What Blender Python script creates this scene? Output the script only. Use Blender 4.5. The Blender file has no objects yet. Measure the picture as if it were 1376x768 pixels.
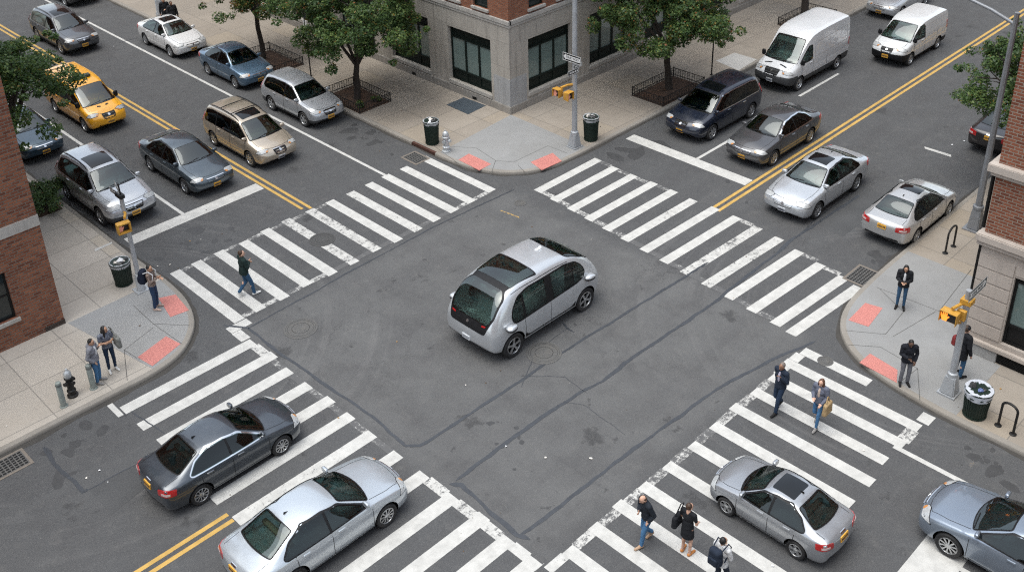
import bpy, bmesh, math, random
import numpy as np
from mathutils import Vector, Matrix, noise
from mathutils.bvhtree import BVHTree

random.seed(7)
scene = bpy.context.scene
COL = scene.collection
R = math.radians
V = Vector

# ------------------------------------------------------------------ objects
def link(o, parent=None):
    COL.objects.link(o)
    if parent is not None:
        o.parent = parent
    return o

def tag(o, label=None, cat=None, group=None, kind=None):
    if label: o['label'] = label
    if cat: o['category'] = cat
    if group: o['group'] = group
    if kind: o['kind'] = kind
    return o

def thing(name, label, cat, loc=(0, 0, 0), rz=0.0, group=None):
    o = bpy.data.objects.new(name, None)
    o.empty_display_size = 0.2
    o.location = loc
    o.rotation_euler = (0, 0, rz)
    link(o)
    return tag(o, label, cat, group)

def obj(name, bm, mats, parent=None, smooth=None, loc=None):
    """links a bmesh as ONE mesh object; smooth = angle in degrees for smooth shading"""
    me = bpy.data.meshes.new(name)
    bm.normal_update()
    bm.to_mesh(me)
    bm.free()
    return obj_me(name, me, mats, parent, smooth, loc)

def obj_me(name, me, mats, parent=None, smooth=None, loc=None):
    if not isinstance(mats, (list, tuple)):
        mats = [mats]
    for m in mats:
        me.materials.append(m)
    if smooth is not None:
        me.polygons.foreach_set('use_smooth', [True] * len(me.polygons))
        me.set_sharp_from_angle(angle=R(smooth))
    o = bpy.data.objects.new(name, me)
    if loc is not None:
        o.location = loc
    return link(o, parent)

def obj_np(name, verts, faces, mats, parent=None, smooth=None, midx=None, n=4):
    """verts (N,3), faces (M,n) numpy arrays"""
    me = bpy.data.meshes.new(name)
    verts = np.asarray(verts, np.float32); faces = np.asarray(faces, np.int32)
    me.vertices.add(len(verts)); me.vertices.foreach_set('co', verts.ravel())
    me.loops.add(faces.size); me.loops.foreach_set('vertex_index', faces.ravel())
    me.polygons.add(len(faces))
    me.polygons.foreach_set('loop_start', np.arange(0, faces.size, n, dtype=np.int32))
    if midx is not None:
        me.polygons.foreach_set('material_index', np.asarray(midx, np.int32))
    me.update(calc_edges=True)
    return obj_me(name, me, mats, parent, smooth)

def copy_tree(o, parent=None):
    c = o.copy()
    COL.objects.link(c)
    c.parent = parent
    for ch in [k for k in bpy.data.objects if k.parent == o]:
        copy_tree(ch, c)
    return c

# ------------------------------------------------------------------ bmesh shapes
def box(bm, x0, x1, y0, y1, z0, z1, mi=0):
    vs = [bm.verts.new(p) for p in ((x0, y0, z0), (x1, y0, z0), (x1, y1, z0), (x0, y1, z0),
                                    (x0, y0, z1), (x1, y0, z1), (x1, y1, z1), (x0, y1, z1))]
    for f in ((0, 3, 2, 1), (4, 5, 6, 7), (0, 1, 5, 4), (1, 2, 6, 5), (2, 3, 7, 6), (3, 0, 4, 7)):
        bm.faces.new([vs[i] for i in f]).material_index = mi
    return vs

def rbox(bm, x0, x1, y0, y1, z0, z1, r=0.01, mi=0, seg=2):
    vs = box(bm, x0, x1, y0, y1, z0, z1, mi)
    es = set()
    for v in vs:
        es.update(v.link_edges)
    bmesh.ops.bevel(bm, geom=list(es), offset=r, segments=seg, affect='EDGES', profile=0.5, material=mi)

def tube(bm, pts, rad, seg=10, mi=0, cap=True, up=None):
    """tube through points; rad a number or a list"""
    pts = [V(p) for p in pts]
    n = len(pts)
    rads = [rad] * n if not isinstance(rad, (list, tuple)) else rad
    rings = []
    prev = None
    for i, p in enumerate(pts):
        d = (pts[min(i + 1, n - 1)] - pts[max(i - 1, 0)])
        if d.length < 1e-9: d = V((0, 0, 1))
        d.normalize()
        if prev is None:
            a = V((0, 0, 1)) if abs(d.z) < .9 else V((1, 0, 0))
            s = d.cross(a).normalized()
        else:
            s = (prev - d * prev.dot(d)).normalized()
        prev = s
        t = d.cross(s).normalized()
        rings.append([bm.verts.new(p + (s * math.cos(2 * math.pi * k / seg) + t * math.sin(2 * math.pi * k / seg)) * rads[i]) for k in range(seg)])
    for i in range(n - 1):
        for k in range(seg):
            f = bm.faces.new((rings[i][k], rings[i][(k + 1) % seg], rings[i + 1][(k + 1) % seg], rings[i + 1][k]))
            f.material_index = mi
    if cap:
        bm.faces.new(list(reversed(rings[0]))).material_index = mi
        bm.faces.new(rings[-1]).material_index = mi
    return rings

def lathe(bm, prof, seg=24, mi=0, center=(0, 0, 0), cap=True):
    """prof: list of (r, z)"""
    c = V(center)
    rings = []
    for r, z in prof:
        rings.append([bm.verts.new(c + V((r * math.cos(2 * math.pi * k / seg), r * math.sin(2 * math.pi * k / seg), z))) for k in range(seg)])
    for i in range(len(rings) - 1):
        for k in range(seg):
            bm.faces.new((rings[i][k], rings[i][(k + 1) % seg], rings[i + 1][(k + 1) % seg], rings[i + 1][k])).material_index = mi
    if cap:
        bm.faces.new(list(reversed(rings[0]))).material_index = mi
        bm.faces.new(rings[-1]).material_index = mi
    return rings

def prism(bm, poly, z0, z1, mi=0, mi_side=None):
    """poly: ccw list of (x, y)"""
    a = [bm.verts.new((x, y, z0)) for x, y in poly]
    b = [bm.verts.new((x, y, z1)) for x, y in poly]
    bm.faces.new(list(reversed(a))).material_index = mi
    bm.faces.new(b).material_index = mi
    n = len(poly)
    for i in range(n):
        bm.faces.new((a[i], a[(i + 1) % n], b[(i + 1) % n], b[i])).material_index = mi if mi_side is None else mi_side

def sheet(bm, poly, z, mi=0):
    f = bm.faces.new([bm.verts.new((x, y, z)) for x, y in poly])
    f.material_index = mi
    return f

def chaikin(poly, n=2, q=0.25):
    for _ in range(n):
        out = []
        for i in range(len(poly)):
            a, b = poly[i], poly[(i + 1) % len(poly)]
            out.append((a[0] * (1 - q) + b[0] * q, a[1] * (1 - q) + b[1] * q))
            out.append((a[0] * q + b[0] * (1 - q), a[1] * q + b[1] * (1 - q)))
        poly = out
    return poly

def rpoly(poly, r=0.04, seg=3):
    """rounds each corner of a polygon with radius about r"""
    out = []
    n = len(poly)
    for i in range(n):
        p = V((*poly[i], 0)); a = V((*poly[i - 1], 0)); b = V((*poly[(i + 1) % n], 0))
        da, db = (a - p), (b - p)
        k = min(r, da.length * .45, db.length * .45)
        p0 = p + da.normalized() * k; p1 = p + db.normalized() * k
        for j in range(seg + 1):
            t = j / seg
            q = p0 * (1 - t) ** 2 + p * 2 * t * (1 - t) + p1 * t * t
            out.append((q.x, q.y))
    return out

def grow(poly, d):
    """offsets a polygon outwards (about its centre, per-edge)"""
    n = len(poly)
    area = sum(poly[i - 1][0] * poly[i][1] - poly[i][0] * poly[i - 1][1] for i in range(n))
    sgn = 1 if area > 0 else -1
    out = []
    for i in range(n):
        p = V(poly[i]); a = V(poly[i - 1]); b = V(poly[(i + 1) % n])
        e0 = (p - a); e1 = (b - p)
        if e0.length < 1e-9 or e1.length < 1e-9:
            continue
        e0.normalize(); e1.normalize()
        n0 = V((e0.y, -e0.x)) * sgn; n1 = V((e1.y, -e1.x)) * sgn
        m = (n0 + n1)
        if m.length < 1e-6: m = n0
        m.normalize()
        k = d / max(.35, m.dot(n0))
        out.append((p.x + m.x * k, p.y + m.y * k))
    return out

def shrink(poly, f=.972):
    cx = sum(q[0] for q in poly) / len(poly); cy = sum(q[1] for q in poly) / len(poly)
    return [(cx + (x - cx) * f, cy + (y - cy) * f) for x, y in poly]

def evaluated(o):
    dg = bpy.context.evaluated_depsgraph_get()
    dg.update()
    me = bpy.data.meshes.new_from_object(o.evaluated_get(dg), depsgraph=dg)
    return me

# ------------------------------------------------------------------ node helpers
def new_mat(name):
    m = bpy.data.materials.new(name)
    m.use_nodes = True
    nt = m.node_tree
    nt.nodes.clear()
    out = nt.nodes.new('ShaderNodeOutputMaterial')
    b = nt.nodes.new('ShaderNodeBsdfPrincipled')
    nt.links.new(b.outputs[0], out.inputs[0])
    return m, nt, b

class N:
    """short-hand for building node trees"""
    def __init__(s, nt): s.nt = nt
    def add(s, t, **kw):
        n = s.nt.nodes.new(t)
        for k, v in kw.items(): setattr(n, k, v)
        return n
    def put(s, inp, v):
        if hasattr(v, 'is_linked') or isinstance(v, bpy.types.NodeSocket): s.nt.links.new(v, inp)
        else: inp.default_value = v
    def coord(s, what='Object'): return s.add('ShaderNodeTexCoord').outputs[what]
    def pos(s): return s.add('ShaderNodeNewGeometry').outputs['Position']
    def noise(s, scale, vec=None, detail=4, rough=.55, dist=0, out='Fac', dim='3D'):
        n = s.add('ShaderNodeTexNoise'); n.noise_dimensions = dim
        if vec is not None: s.put(n.inputs['Vector'], vec)
        n.inputs['Scale'].default_value = scale; n.inputs['Detail'].default_value = detail
        n.inputs['Roughness'].default_value = rough; n.inputs['Distortion'].default_value = dist
        return n.outputs[out]
    def vor(s, scale, vec=None, feature='F1', out='Distance', rnd=1):
        n = s.add('ShaderNodeTexVoronoi', feature=feature)
        if vec is not None: s.put(n.inputs['Vector'], vec)
        n.inputs['Scale'].default_value = scale; n.inputs['Randomness'].default_value = rnd
        return n.outputs[out]
    def ramp(s, f, p0, p1, c0=(0, 0, 0, 1), c1=(1, 1, 1, 1), out='Color', interp='LINEAR'):
        n = s.add('ShaderNodeValToRGB'); n.color_ramp.interpolation = interp
        e = n.color_ramp.elements
        e[0].position = p0; e[1].position = p1; e[0].color = c0; e[1].color = c1
        s.put(n.inputs[0], f); return n.outputs[out]
    def rng(s, f, a, b, c=0., d=1.):
        n = s.add('ShaderNodeMapRange'); n.clamp = True
        s.put(n.inputs[0], f)
        for i, v in enumerate((a, b, c, d)): s.put(n.inputs[i + 1], v)
        return n.outputs[0]
    def math(s, op, a, b=0., c=None):
        n = s.add('ShaderNodeMath', operation=op); s.put(n.inputs[0], a); s.put(n.inputs[1], b)
        if c is not None: s.put(n.inputs[2], c)
        return n.outputs[0]
    def mix(s, f, a, b, mode='MIX'):
        n = s.add('ShaderNodeMix', data_type='RGBA', blend_type=mode)
        s.put(n.inputs[0], f); s.put(n.inputs[6], a); s.put(n.inputs[7], b)
        return n.outputs[2]
    def mapping(s, vec, scale=(1, 1, 1), loc=(0, 0, 0), rot=(0, 0, 0)):
        n = s.add('ShaderNodeMapping'); s.put(n.inputs[0], vec)
        n.inputs['Scale'].default_value = scale; n.inputs['Location'].default_value = loc; n.inputs['Rotation'].default_value = rot
        return n.outputs[0]
    def sep(s, vec):
        n = s.add('ShaderNodeSeparateXYZ'); s.put(n.inputs[0], vec); return n.outputs
    def comb(s, x, y, z=0.):
        n = s.add('ShaderNodeCombineXYZ')
        for i, v in enumerate((x, y, z)): s.put(n.inputs[i], v)
        return n.outputs[0]
    def bump(s, h, strength=.3, dist=.01):
        n = s.add('ShaderNodeBump'); n.inputs['Strength'].default_value = strength; n.inputs['Distance'].default_value = dist
        s.put(n.inputs['Height'], h); return n.outputs[0]

def c4(c): return (c[0], c[1], c[2], 1)

def simple_mat(name, col, rough=.6, metal=0., var=.12, scale=6., coat=0., spec=.5, bump=0., dirt=None, dirt_amt=.3):
    """a plain material with a little procedural variation in tone and gloss"""
    m, nt, b = new_mat(name)
    n = N(nt)
    co = n.coord('Object')
    f = n.noise(scale, co, 5)
    a = tuple(max(0, x * (1 - var)) for x in col); d = tuple(min(1, x * (1 + var)) for x in col)
    c = n.mix(f, c4(a), c4(d))
    if dirt is not None:
        g = n.rng(n.noise(scale * .35, co, 6, .65), .45, .75, 0, dirt_amt)
        c = n.mix(g, c, c4(dirt))
    n.put(b.inputs['Base Color'], c)
    n.put(b.inputs['Roughness'], n.rng(f, .2, .8, max(0, rough - .06), min(1, rough + .06)))
    b.inputs['Metallic'].default_value = metal
    b.inputs['Coat Weight'].default_value = coat
    b.inputs['Coat Roughness'].default_value = .06
    b.inputs['Specular IOR Level'].default_value = spec
    if bump:
        n.put(b.inputs['Normal'], n.bump(n.noise(scale * 8, co, 3), bump, .004))
    return m
MATS = {}
def M(name, *a, **k):
    if name not in MATS: MATS[name] = simple_mat(name, *a, **k)
    return MATS[name]

# ================================================================== VEHICLES
def paint(name, col, metal=.5, rough=.33, coat=1.):
    m, nt, b = new_mat('paint_' + name)
    n = N(nt)
    co = n.coord('Object')
    tone = n.noise(.9, co, 2)
    c = n.mix(n.rng(tone, .3, .7, 0, 1), c4([x * .96 for x in col]), c4([min(1, x * 1.04) for x in col]))
    dust = n.rng(n.noise(1.7, co, 6, .65), .42, .8, 0, .10)
    c = n.mix(dust, c, (.34, .33, .31, 1))
    n.put(b.inputs['Base Color'], c)
    b.inputs['Metallic'].default_value = metal
    n.put(b.inputs['Roughness'], n.rng(n.noise(2.5, co, 5), .3, .75, rough - .05, rough + .12))
    b.inputs['Coat Weight'].default_value = coat
    n.put(b.inputs['Coat Roughness'], n.rng(n.noise(3.1, co, 5), .35, .8, .04, .14))
    return m

def glass_mat(name, col, rough=.04, ior=1.52):
    m, nt, b = new_mat(name)
    n = N(nt)
    co = n.coord('Object')
    f = n.noise(1.3, co, 4)
    n.put(b.inputs['Base Color'], n.mix(f, c4([x * .55 for x in col]), c4([x * 1.5 for x in col])))
    n.put(b.inputs['Roughness'], n.rng(n.noise(3, co, 5), .35, .8, rough, rough + .07))
    b.inputs['IOR'].default_value = ior
    b.inputs['Specular IOR Level'].default_value = .5
    return m

def clear_glass(name, tint, ior):
    m = bpy.data.materials.new(name); m.use_nodes = True
    nt = m.node_tree; nt.nodes.clear(); n = N(nt)
    out = n.add('ShaderNodeOutputMaterial'); t = n.add('ShaderNodeBsdfTransparent'); g = n.add('ShaderNodeBsdfGlossy'); mx = n.add('ShaderNodeMixShader'); fr = n.add('ShaderNodeFresnel')
    fr.inputs['IOR'].default_value = ior
    co = n.coord('Object')
    f = n.noise(1.6, co, 4)
    n.put(t.inputs['Color'], n.mix(f, c4([x * .8 for x in tint]), c4(tint)))
    n.put(g.inputs['Roughness'], n.rng(n.noise(3, co, 5), .35, .8, .015, .06))
    g.inputs['Color'].default_value = (.93, .97, .96, 1)
    for a, b in ((fr.outputs[0], mx.inputs[0]), (t.outputs[0], mx.inputs[1]), (g.outputs[0], mx.inputs[2]), (mx.outputs[0], out.inputs[0])): nt.links.new(a, b)
    return m
SIDE_GLASS = clear_glass('side_glass', (.28, .36, .34), 1.55)
CLEAR_WS = clear_glass('windscreen_clear', (.40, .53, .495), 1.85)
PRIVACY = clear_glass('privacy_clear', (.09, .10, .10), 1.55)
INTERIOR = M('car_interior', (.016, .016, .017), .8, spec=.2)
SEATS = [M('seat_dark', (.028, .028, .03), .8), M('seat_grey', (.11, .108, .105), .85), M('seat_tan', (.24, .19, .14), .8)]
GLASS = glass_mat('car_glass', (.012, .022, .024))
GLASS_WS = glass_mat('windscreen_glass', (.010, .018, .019), .02, 2.15)
GLASS_TINT = glass_mat('privacy_glass', (.004, .005, .006), .05)
RUBBER = M('tyre_rubber', (.012, .012, .013), .8, var=.25, dirt=(.06, .055, .05), dirt_amt=.35)
BLACKTRIM = M('black_trim', (.007, .007, .008), .5, var=.2, spec=.3)
DARKPLASTIC = M('grey_plastic', (.045, .047, .05), .6, var=.15, dirt=(.12, .115, .11), dirt_amt=.3)
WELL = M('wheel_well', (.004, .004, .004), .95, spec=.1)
ALLOY = M('alloy_wheel', (.52, .53, .54), .32, .85, var=.08, dirt=(.12, .1, .085), dirt_amt=.5)
CHROME = M('chrome', (.72, .73, .74), .12, 1., var=.05)
LAMP_CLEAR = M('headlamp_lens', (.40, .41, .41), .22, 0., var=.35, scale=14, coat=.6)
LAMP_AMBER = M('amber_lens', (.50, .22, .07), .25, 0., var=.25, coat=.5)
LAMP_RED = M('red_lens', (.38, .012, .012), .16, 0., var=.25, coat=1.)
PLATE_Y = M('yellow_plate', (.72, .38, .05), .45, var=.08)
PLATE_W = M('white_plate', (.66, .68, .70), .45, var=.06)
INK = M('dark_ink', (.02, .022, .05), .5)
BADGE = M('badge_metal', (.6, .61, .62), .2, .9)
SEAM = M('panel_gap', (.008, .008, .009), .7)

def wheel_meshes(r, wd, style):
    """returns (tyre mesh, rim mesh); axis = y, outer face towards +y"""
    bm = bmesh.new()
    ri = r * .67
    prof = [(ri, -wd / 2 + .01), (ri + .02, -wd / 2), (r - .03, -wd / 2), (r - .006, -wd / 2 + .025), (r, -wd / 2 + .05), (r, wd / 2 - .05),
            (r - .006, wd / 2 - .025), (r - .03, wd / 2), (ri + .02, wd / 2 - .004), (ri, wd / 2 - .02)]
    lathe(bm, prof, 36, cap=False)
    bmesh.ops.rotate(bm, verts=bm.verts, matrix=Matrix.Rotation(R(-90), 3, 'X'))
    tyre = bpy.data.meshes.new('wheel'); bm.normal_update(); bm.to_mesh(tyre); bm.free()
    bm = bmesh.new()
    # barrel and dark back disc
    lathe(bm, [(ri + .004, wd / 2 - .016), (ri - .014, wd / 2 - .008), (ri - .02, wd / 2 - .02), (ri - .024, wd / 2 - .07)], 36, 0, cap=False)
    lathe(bm, [(ri - .02, wd / 2 - .074), (.03, wd / 2 - .066)], 24, 1)
    ns = {'five': 5, 'ten': 10, 'seven': 7, 'steel': 0, 'six': 6}[style]
    if ns == 0:
        lathe(bm, [(ri - .02, wd / 2 - .05), (ri * .72, wd / 2 - .022), (ri * .45, wd / 2 - .02), (ri * .36, wd / 2 - .05), (.0, wd / 2 - .05)], 24, 0)
        for k in range(8):
            a = 2 * math.pi * k / 8
            lathe(bm, [(.022, 0), (.022, .004)], 8, 1, (math.cos(a) * ri * .62, math.sin(a) * ri * .62, wd / 2 - .022))
    else:
        w0 = {5: .034, 6: .03, 7: .026, 10: .016}[ns]
        for k in range(ns):
            a = 2 * math.pi * k / ns
            ca, sa = math.cos(a), math.sin(a)
            def P(rr, s, z): return bm.verts.new((ca * rr - sa * s, sa * rr + ca * s, z))
            z0, z1 = wd / 2 - .022, wd / 2 - .01
            q = [P(.05, -w0 * .8, z0), P(ri - .012, -w0 * 1.25, z1), P(ri - .012, w0 * 1.25, z1), P(.05, w0 * .8, z0),
                 P(.05, -w0 * .8, z0 - .03), P(ri - .012, -w0 * 1.25, z1 - .03), P(ri - .012, w0 * 1.25, z1 - .03), P(.05, w0 * .8, z0 - .03)]
            for f in ((0, 1, 2, 3), (1, 0, 4, 5), (2, 1, 5, 6), (3, 2, 6, 7)):
                bm.faces.new([q[i] for i in f])
        lathe(bm, [(.07, wd / 2 - .06), (.068, wd / 2 - .018), (.03, wd / 2 - .006), (0.001, wd / 2 - .005)], 18, 0)
    bmesh.ops.rotate(bm, verts=bm.verts, matrix=Matrix.Rotation(R(-90), 3, 'X'))
    bmesh.ops.recalc_face_normals(bm, faces=bm.faces)
    rim = bpy.data.meshes.new('rim'); bm.normal_update(); bm.to_mesh(rim); bm.free()
    for me, ms in ((tyre, [RUBBER]), (rim, [ALLOY, WELL])):
        for m in ms: me.materials.append(m)
        me.polygons.foreach_set('use_smooth', [True] * len(me.polygons)); me.set_sharp_from_angle(angle=R(40))
    return tyre, rim
WHEELS = {}
def wheel_data(r, wd, style):
    k = (round(r, 3), wd, style)
    if k not in WHEELS: WHEELS[k] = wheel_meshes(r, wd, style)
    return WHEELS[k]

def body_mesh(st, bow, axles, arch_r, wheel_r, w_side, clad, mats, sub=2, crease={}, tcrease={}, clad_end=None, openings=()):
    """st: stations rear -> front of (x, zb, w, zs, ws, wr, zr, zt).  A caged, subdivided shell with wheel wells cut out."""
    bm = bmesh.new()
    rings = []
    for (x, zb, w, zs, ws, wr, zr, zt) in st:
        h = zs - zb
        half = [(w * .9, zb), (w * .985, zb + .12 * h), (w * 1.005, zb + .52 * h), (w * .99, zb + .86 * h), (ws, zs), (wr, zr), (wr * .55, zt - .22 * (zt - zr))]
        ring = [bm.verts.new((x, 0, zb))] + [bm.verts.new((x, y, z)) for y, z in half] + [bm.verts.new((x, 0, zt))] + \
               [bm.verts.new((x, -y, z)) for y, z in reversed(half)]
        rings.append(ring)
    n = len(rings[0])
    for a, b in zip(rings, rings[1:]):
        for k in range(n):
            bm.faces.new((a[k], a[(k + 1) % n], b[(k + 1) % n], b[k]))
    for ring, s, bw, stn in ((rings[0], -1, bow[0], st[0]), (rings[-1], 1, bow[1], st[-1])):
        ring[0].co.x += s * bw * .8; ring[8].co.x += s * bw * .6
        ring[7].co.x += s * bw * .45; ring[9].co.x += s * bw * .45
        ring[6].co.x += s * bw * .2; ring[10].co.x += s * bw * .2
        c = [ring[0]] + [bm.verts.new((stn[0] + s * bw, 0, ring[i].co.z)) for i in (2, 3, 4, 5)]
        for side in (0, 1):
            rr = [ring[i] for i in range(1, 8)] if side == 0 else [ring[16 - i] for i in range(1, 8)]
            fs = [(c[0], rr[0], rr[1], c[1]), (c[1], rr[1], rr[2], c[2]), (c[2], rr[2], rr[3], c[3]), (c[3], rr[3], rr[4], c[4]),
                  (c[4], rr[4], rr[5], rr[6], ring[8])]
            for f in fs: bm.faces.new(f)
    bmesh.ops.recalc_face_normals(bm, faces=bm.faces)
    cl = bm.edges.layers.float.new('crease_edge')
    for a, b in zip(rings, rings[1:]):
        for i, cv in crease.items():
            for j in (i, 16 - i):
                e = bm.edges.get((a[j], b[j]))
                if e: e[cl] = cv
    for si, cv in tcrease.items():
        rg = rings[si]
        for j in range(4, 12):
            e = bm.edges.get((rg[j], rg[j + 1]))
            if e: e[cl] = cv
    me = bpy.data.meshes.new('cage'); bm.to_mesh(me); bm.free()
    o = bpy.data.objects.new('cage', me); COL.objects.link(o)
    md = o.modifiers.new('s', 'SUBSURF'); md.levels = sub; md.render_levels = sub
    smooth = evaluated(o)
    bvh_bm = bmesh.new(); bvh_bm.from_mesh(smooth)
    bvh = BVHTree.FromBMesh(bvh_bm)
    bvh_bm.free()
    # wheel wells and glazed openings
    o.modifiers.clear()
    o.data = smooth
    cb = bmesh.new()
    for ax in axles:
        for s in (-1, 1):
            y0, y1 = sorted((s * (w_side - .30), s * (w_side + .3)))
            m4 = Matrix.Translation((ax, (y0 + y1) / 2, wheel_r + .02)) @ Matrix.Rotation(R(90), 4, 'X')
            bmesh.ops.create_cone(cb, cap_ends=True, segments=36, radius1=arch_r, radius2=arch_r, depth=y1 - y0, matrix=m4)
    cm = bpy.data.meshes.new('cut'); cb.to_mesh(cm); cb.free()
    co = bpy.data.objects.new('cut', cm); COL.objects.link(co)
    cuts = [co]
    for f in cm.polygons: f.material_index = 1
    for pr in openings:
        tb = bmesh.new(); prism_dir(tb, *pr)
        m2 = bpy.data.meshes.new('cut'); tb.to_mesh(m2); tb.free()
        for f in m2.polygons: f.material_index = 3
        c2 = bpy.data.objects.new('cut', m2); COL.objects.link(c2); cuts.append(c2)
    for me_ in [o.data] + [c_.data for c_ in cuts]:
        me_.materials.clear()
        for m_ in mats: me_.materials.append(m_)
    for c_ in cuts:
        md = o.modifiers.new('b', 'BOOLEAN'); md.operation = 'DIFFERENCE'; md.object = c_; md.solver = 'EXACT'
    res = evaluated(o)
    bpy.data.objects.remove(o)
    for c_ in cuts: bpy.data.objects.remove(c_)
    bm = bmesh.new(); bm.from_mesh(res)
    if clad:
        bmesh.ops.bisect_plane(bm, geom=bm.verts[:] + bm.edges[:] + bm.faces[:], plane_co=(0, 0, clad), plane_no=(0, 0, 1), dist=1e-5)
    if clad_end:
        for s_, zq, xq in ((1, clad_end[0], axles[1] + arch_r * .6), (-1, clad_end[1], axles[0] - arch_r * .6)):
            fs = [f for f in bm.faces if f.calc_center_median().x * s_ > xq * s_]
            g = list({v for f in fs for v in f.verts}) + list({e for f in fs for e in f.edges}) + fs
            bmesh.ops.bisect_plane(bm, geom=g, plane_co=(0, 0, zq), plane_no=(0, 0, 1), dist=1e-5)
    bm.normal_update()
    for f in bm.faces:
        c = f.calc_center_median()
        if f.material_index in (1, 3): continue
        f.material_index = 0
        if clad_end:
            if c.x > axles[1] + arch_r * .6 and c.z < clad_end[0] - 1e-4: f.material_index = 2
            if c.x < axles[0] - arch_r * .6 and c.z < clad_end[1] - 1e-4: f.material_index = 2
        if clad and c.z < clad - 1e-4: f.material_index = 2
        for ax in axles:
            d = math.hypot(c.x - ax, c.z - wheel_r - .02)
            rad = V((c.x - ax, 0, c.z - wheel_r - .02)).normalized()
            if d < arch_r + .004 and (abs(f.normal.dot(rad)) > .8 or abs(abs(c.y) - (w_side - .30)) < .01) and abs(c.y) < w_side + .2:
                if d < arch_r * .2 or abs(f.normal.y) > .9 or f.normal.dot(rad) < -.8: f.material_index = 1
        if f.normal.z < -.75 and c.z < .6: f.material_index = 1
    out = bpy.data.meshes.new('body'); bm.to_mesh(out); bm.free()
    for m in mats: out.materials.append(m)
    out.polygons.foreach_set('use_smooth', [True] * len(out.polygons)); out.set_sharp_from_angle(angle=R(38))
    return out, bvh

def basis(d, up=None):
    d = V(d).normalized()
    upv = V(up) if up else (V((0, 0, 1)) if abs(d.z) < .8 else V((1, 0, 0)))
    rt = d.cross(upv).normalized(); return d, rt, rt.cross(d).normalized()

def prism_dir(bm, center, d, poly, t0, t1, up=None):
    d, rt, u2 = basis(d, up)
    c = V(center)
    a = [bm.verts.new(c + rt * x + u2 * y + d * t0) for x, y in poly]; b = [bm.verts.new(c + rt * x + u2 * y + d * t1) for x, y in poly]
    n = len(poly)
    bm.faces.new(a); bm.faces.new(b[::-1])
    for i in range(n): bm.faces.new((a[i], a[(i + 1) % n], b[(i + 1) % n], b[i]))
    bmesh.ops.recalc_face_normals(bm, faces=bm.faces)

def side_opening(poly, w=1.4):
    rtx = (V((0, -1, 0)).cross(V((0, 0, 1)))).x
    return ((0, 0, 0), (0, -1, 0), [(x * rtx, z) for x, z in poly], -w, w)
def top_opening(poly, z0):
    rt = V((0, 0, -1)).cross(V((1, 0, 0)))
    return ((0, 0, 0), (0, 0, -1), [(y * rt.y, x) for x, y in poly], -4, -z0, (1, 0, 0))
def end_opening(poly, x1):
    rt = V((1, 0, 0)).cross(V((0, 0, 1)))
    return ((0, 0, 0), (1, 0, 0), [(y * rt.y, z) for y, z in poly], -4, x1)

def decal_bm(bvh, center, d, poly, off=.006, step=.09, rim=.012, up=None, bm=None, mi=0, hole=None):
    """projects a 2-D outline along direction d on to a surface: a thin shell that follows it, with a rim that sinks into it"""
    d = V(d).normalized()
    upv = V(up) if up else (V((0, 0, 1)) if abs(d.z) < .8 else V((1, 0, 0)))
    rt = d.cross(upv).normalized(); u2 = rt.cross(d).normalized()
    c = V(center)
    own = bm is None
    t = bmesh.new()
    if hole:
        va = [t.verts.new((x, y, 0)) for x, y in poly]; vb = [t.verts.new((x, y, 0)) for x, y in hole]
        for i in range(len(va)): t.faces.new((va[i], va[(i + 1) % len(va)], vb[(i + 1) % len(va)], vb[i]))
    else:
        t.faces.new([t.verts.new((x, y, 0)) for x, y in poly])
    xs = [p[0] for p in poly]; ys = [p[1] for p in poly]
    for lo, hi, no in ((min(xs), max(xs), (1, 0, 0)), (min(ys), max(ys), (0, 1, 0))):
        k = max(1, int((hi - lo) / step))
        for i in range(1, k):
            q = lo + (hi - lo) * i / k
            bmesh.ops.bisect_plane(t, geom=t.verts[:] + t.edges[:] + t.faces[:], plane_co=(no[0] * q, no[1] * q, 0), plane_no=no, dist=1e-5)
    bmesh.ops.remove_doubles(t, verts=t.verts, dist=1e-5)
    for v in t.verts:
        p = c + rt * v.co.x + u2 * v.co.y
        hit, nrm, _, _ = bvh.ray_cast(p - d * 4, d)
        if hit is None:
            hit, nrm, _, _ = bvh.find_nearest(p)
        v.co = hit + (nrm if nrm.dot(d) < 0 else -nrm) * off
    t.normal_update()
    for f in t.faces:
        if f.normal.dot(d) > 0: f.normal_flip()
    bd = [e for e in t.edges if len(e.link_faces) == 1]
    if rim and bd:
        ex = bmesh.ops.extrude_edge_only(t, edges=bd)
        for v in [g for g in ex['geom'] if isinstance(g, bmesh.types.BMVert)]:
            v.co = v.co + d * (rim + off)
    for f in t.faces: f.material_index = mi
    if own: return t
    tm = bpy.data.meshes.new('t'); t.to_mesh(tm); t.free(); bm.from_mesh(tm); bpy.data.meshes.remove(tm)
    return bm

def side_decal(bvh, s, poly, off, bm=None, step=.1, mi=0, rim=.012, hole=None):
    """poly given in (x, z) on the side s (+1 = left, -1 = right)"""
    # looking along d=(0,-s,0): rt = d x up
    rtx = (V((0, -s, 0)).cross(V((0, 0, 1)))).x
    return decal_bm(bvh, (0, 0, 0), (0, -s, 0), [(x * rtx, z) for x, z in poly], off, step, rim, bm=bm, mi=mi, hole=hole and [(x * rtx, z) for x, z in hole])

def top_decal(bvh, poly, off, bm=None, step=.1, mi=0, rim=.012, d=(0, 0, -1), hole=None):
    """poly in (x, y) seen from above"""
    dd = V(d).normalized(); up = V((1, 0, 0))
    rt = dd.cross(up).normalized()
    return decal_bm(bvh, (0, 0, 0), d, [(y * rt.y, x) for x, y in poly], off, step, rim, up=(1, 0, 0), bm=bm, mi=mi, hole=hole and [(y * rt.y, x) for x, y in hole])

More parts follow.
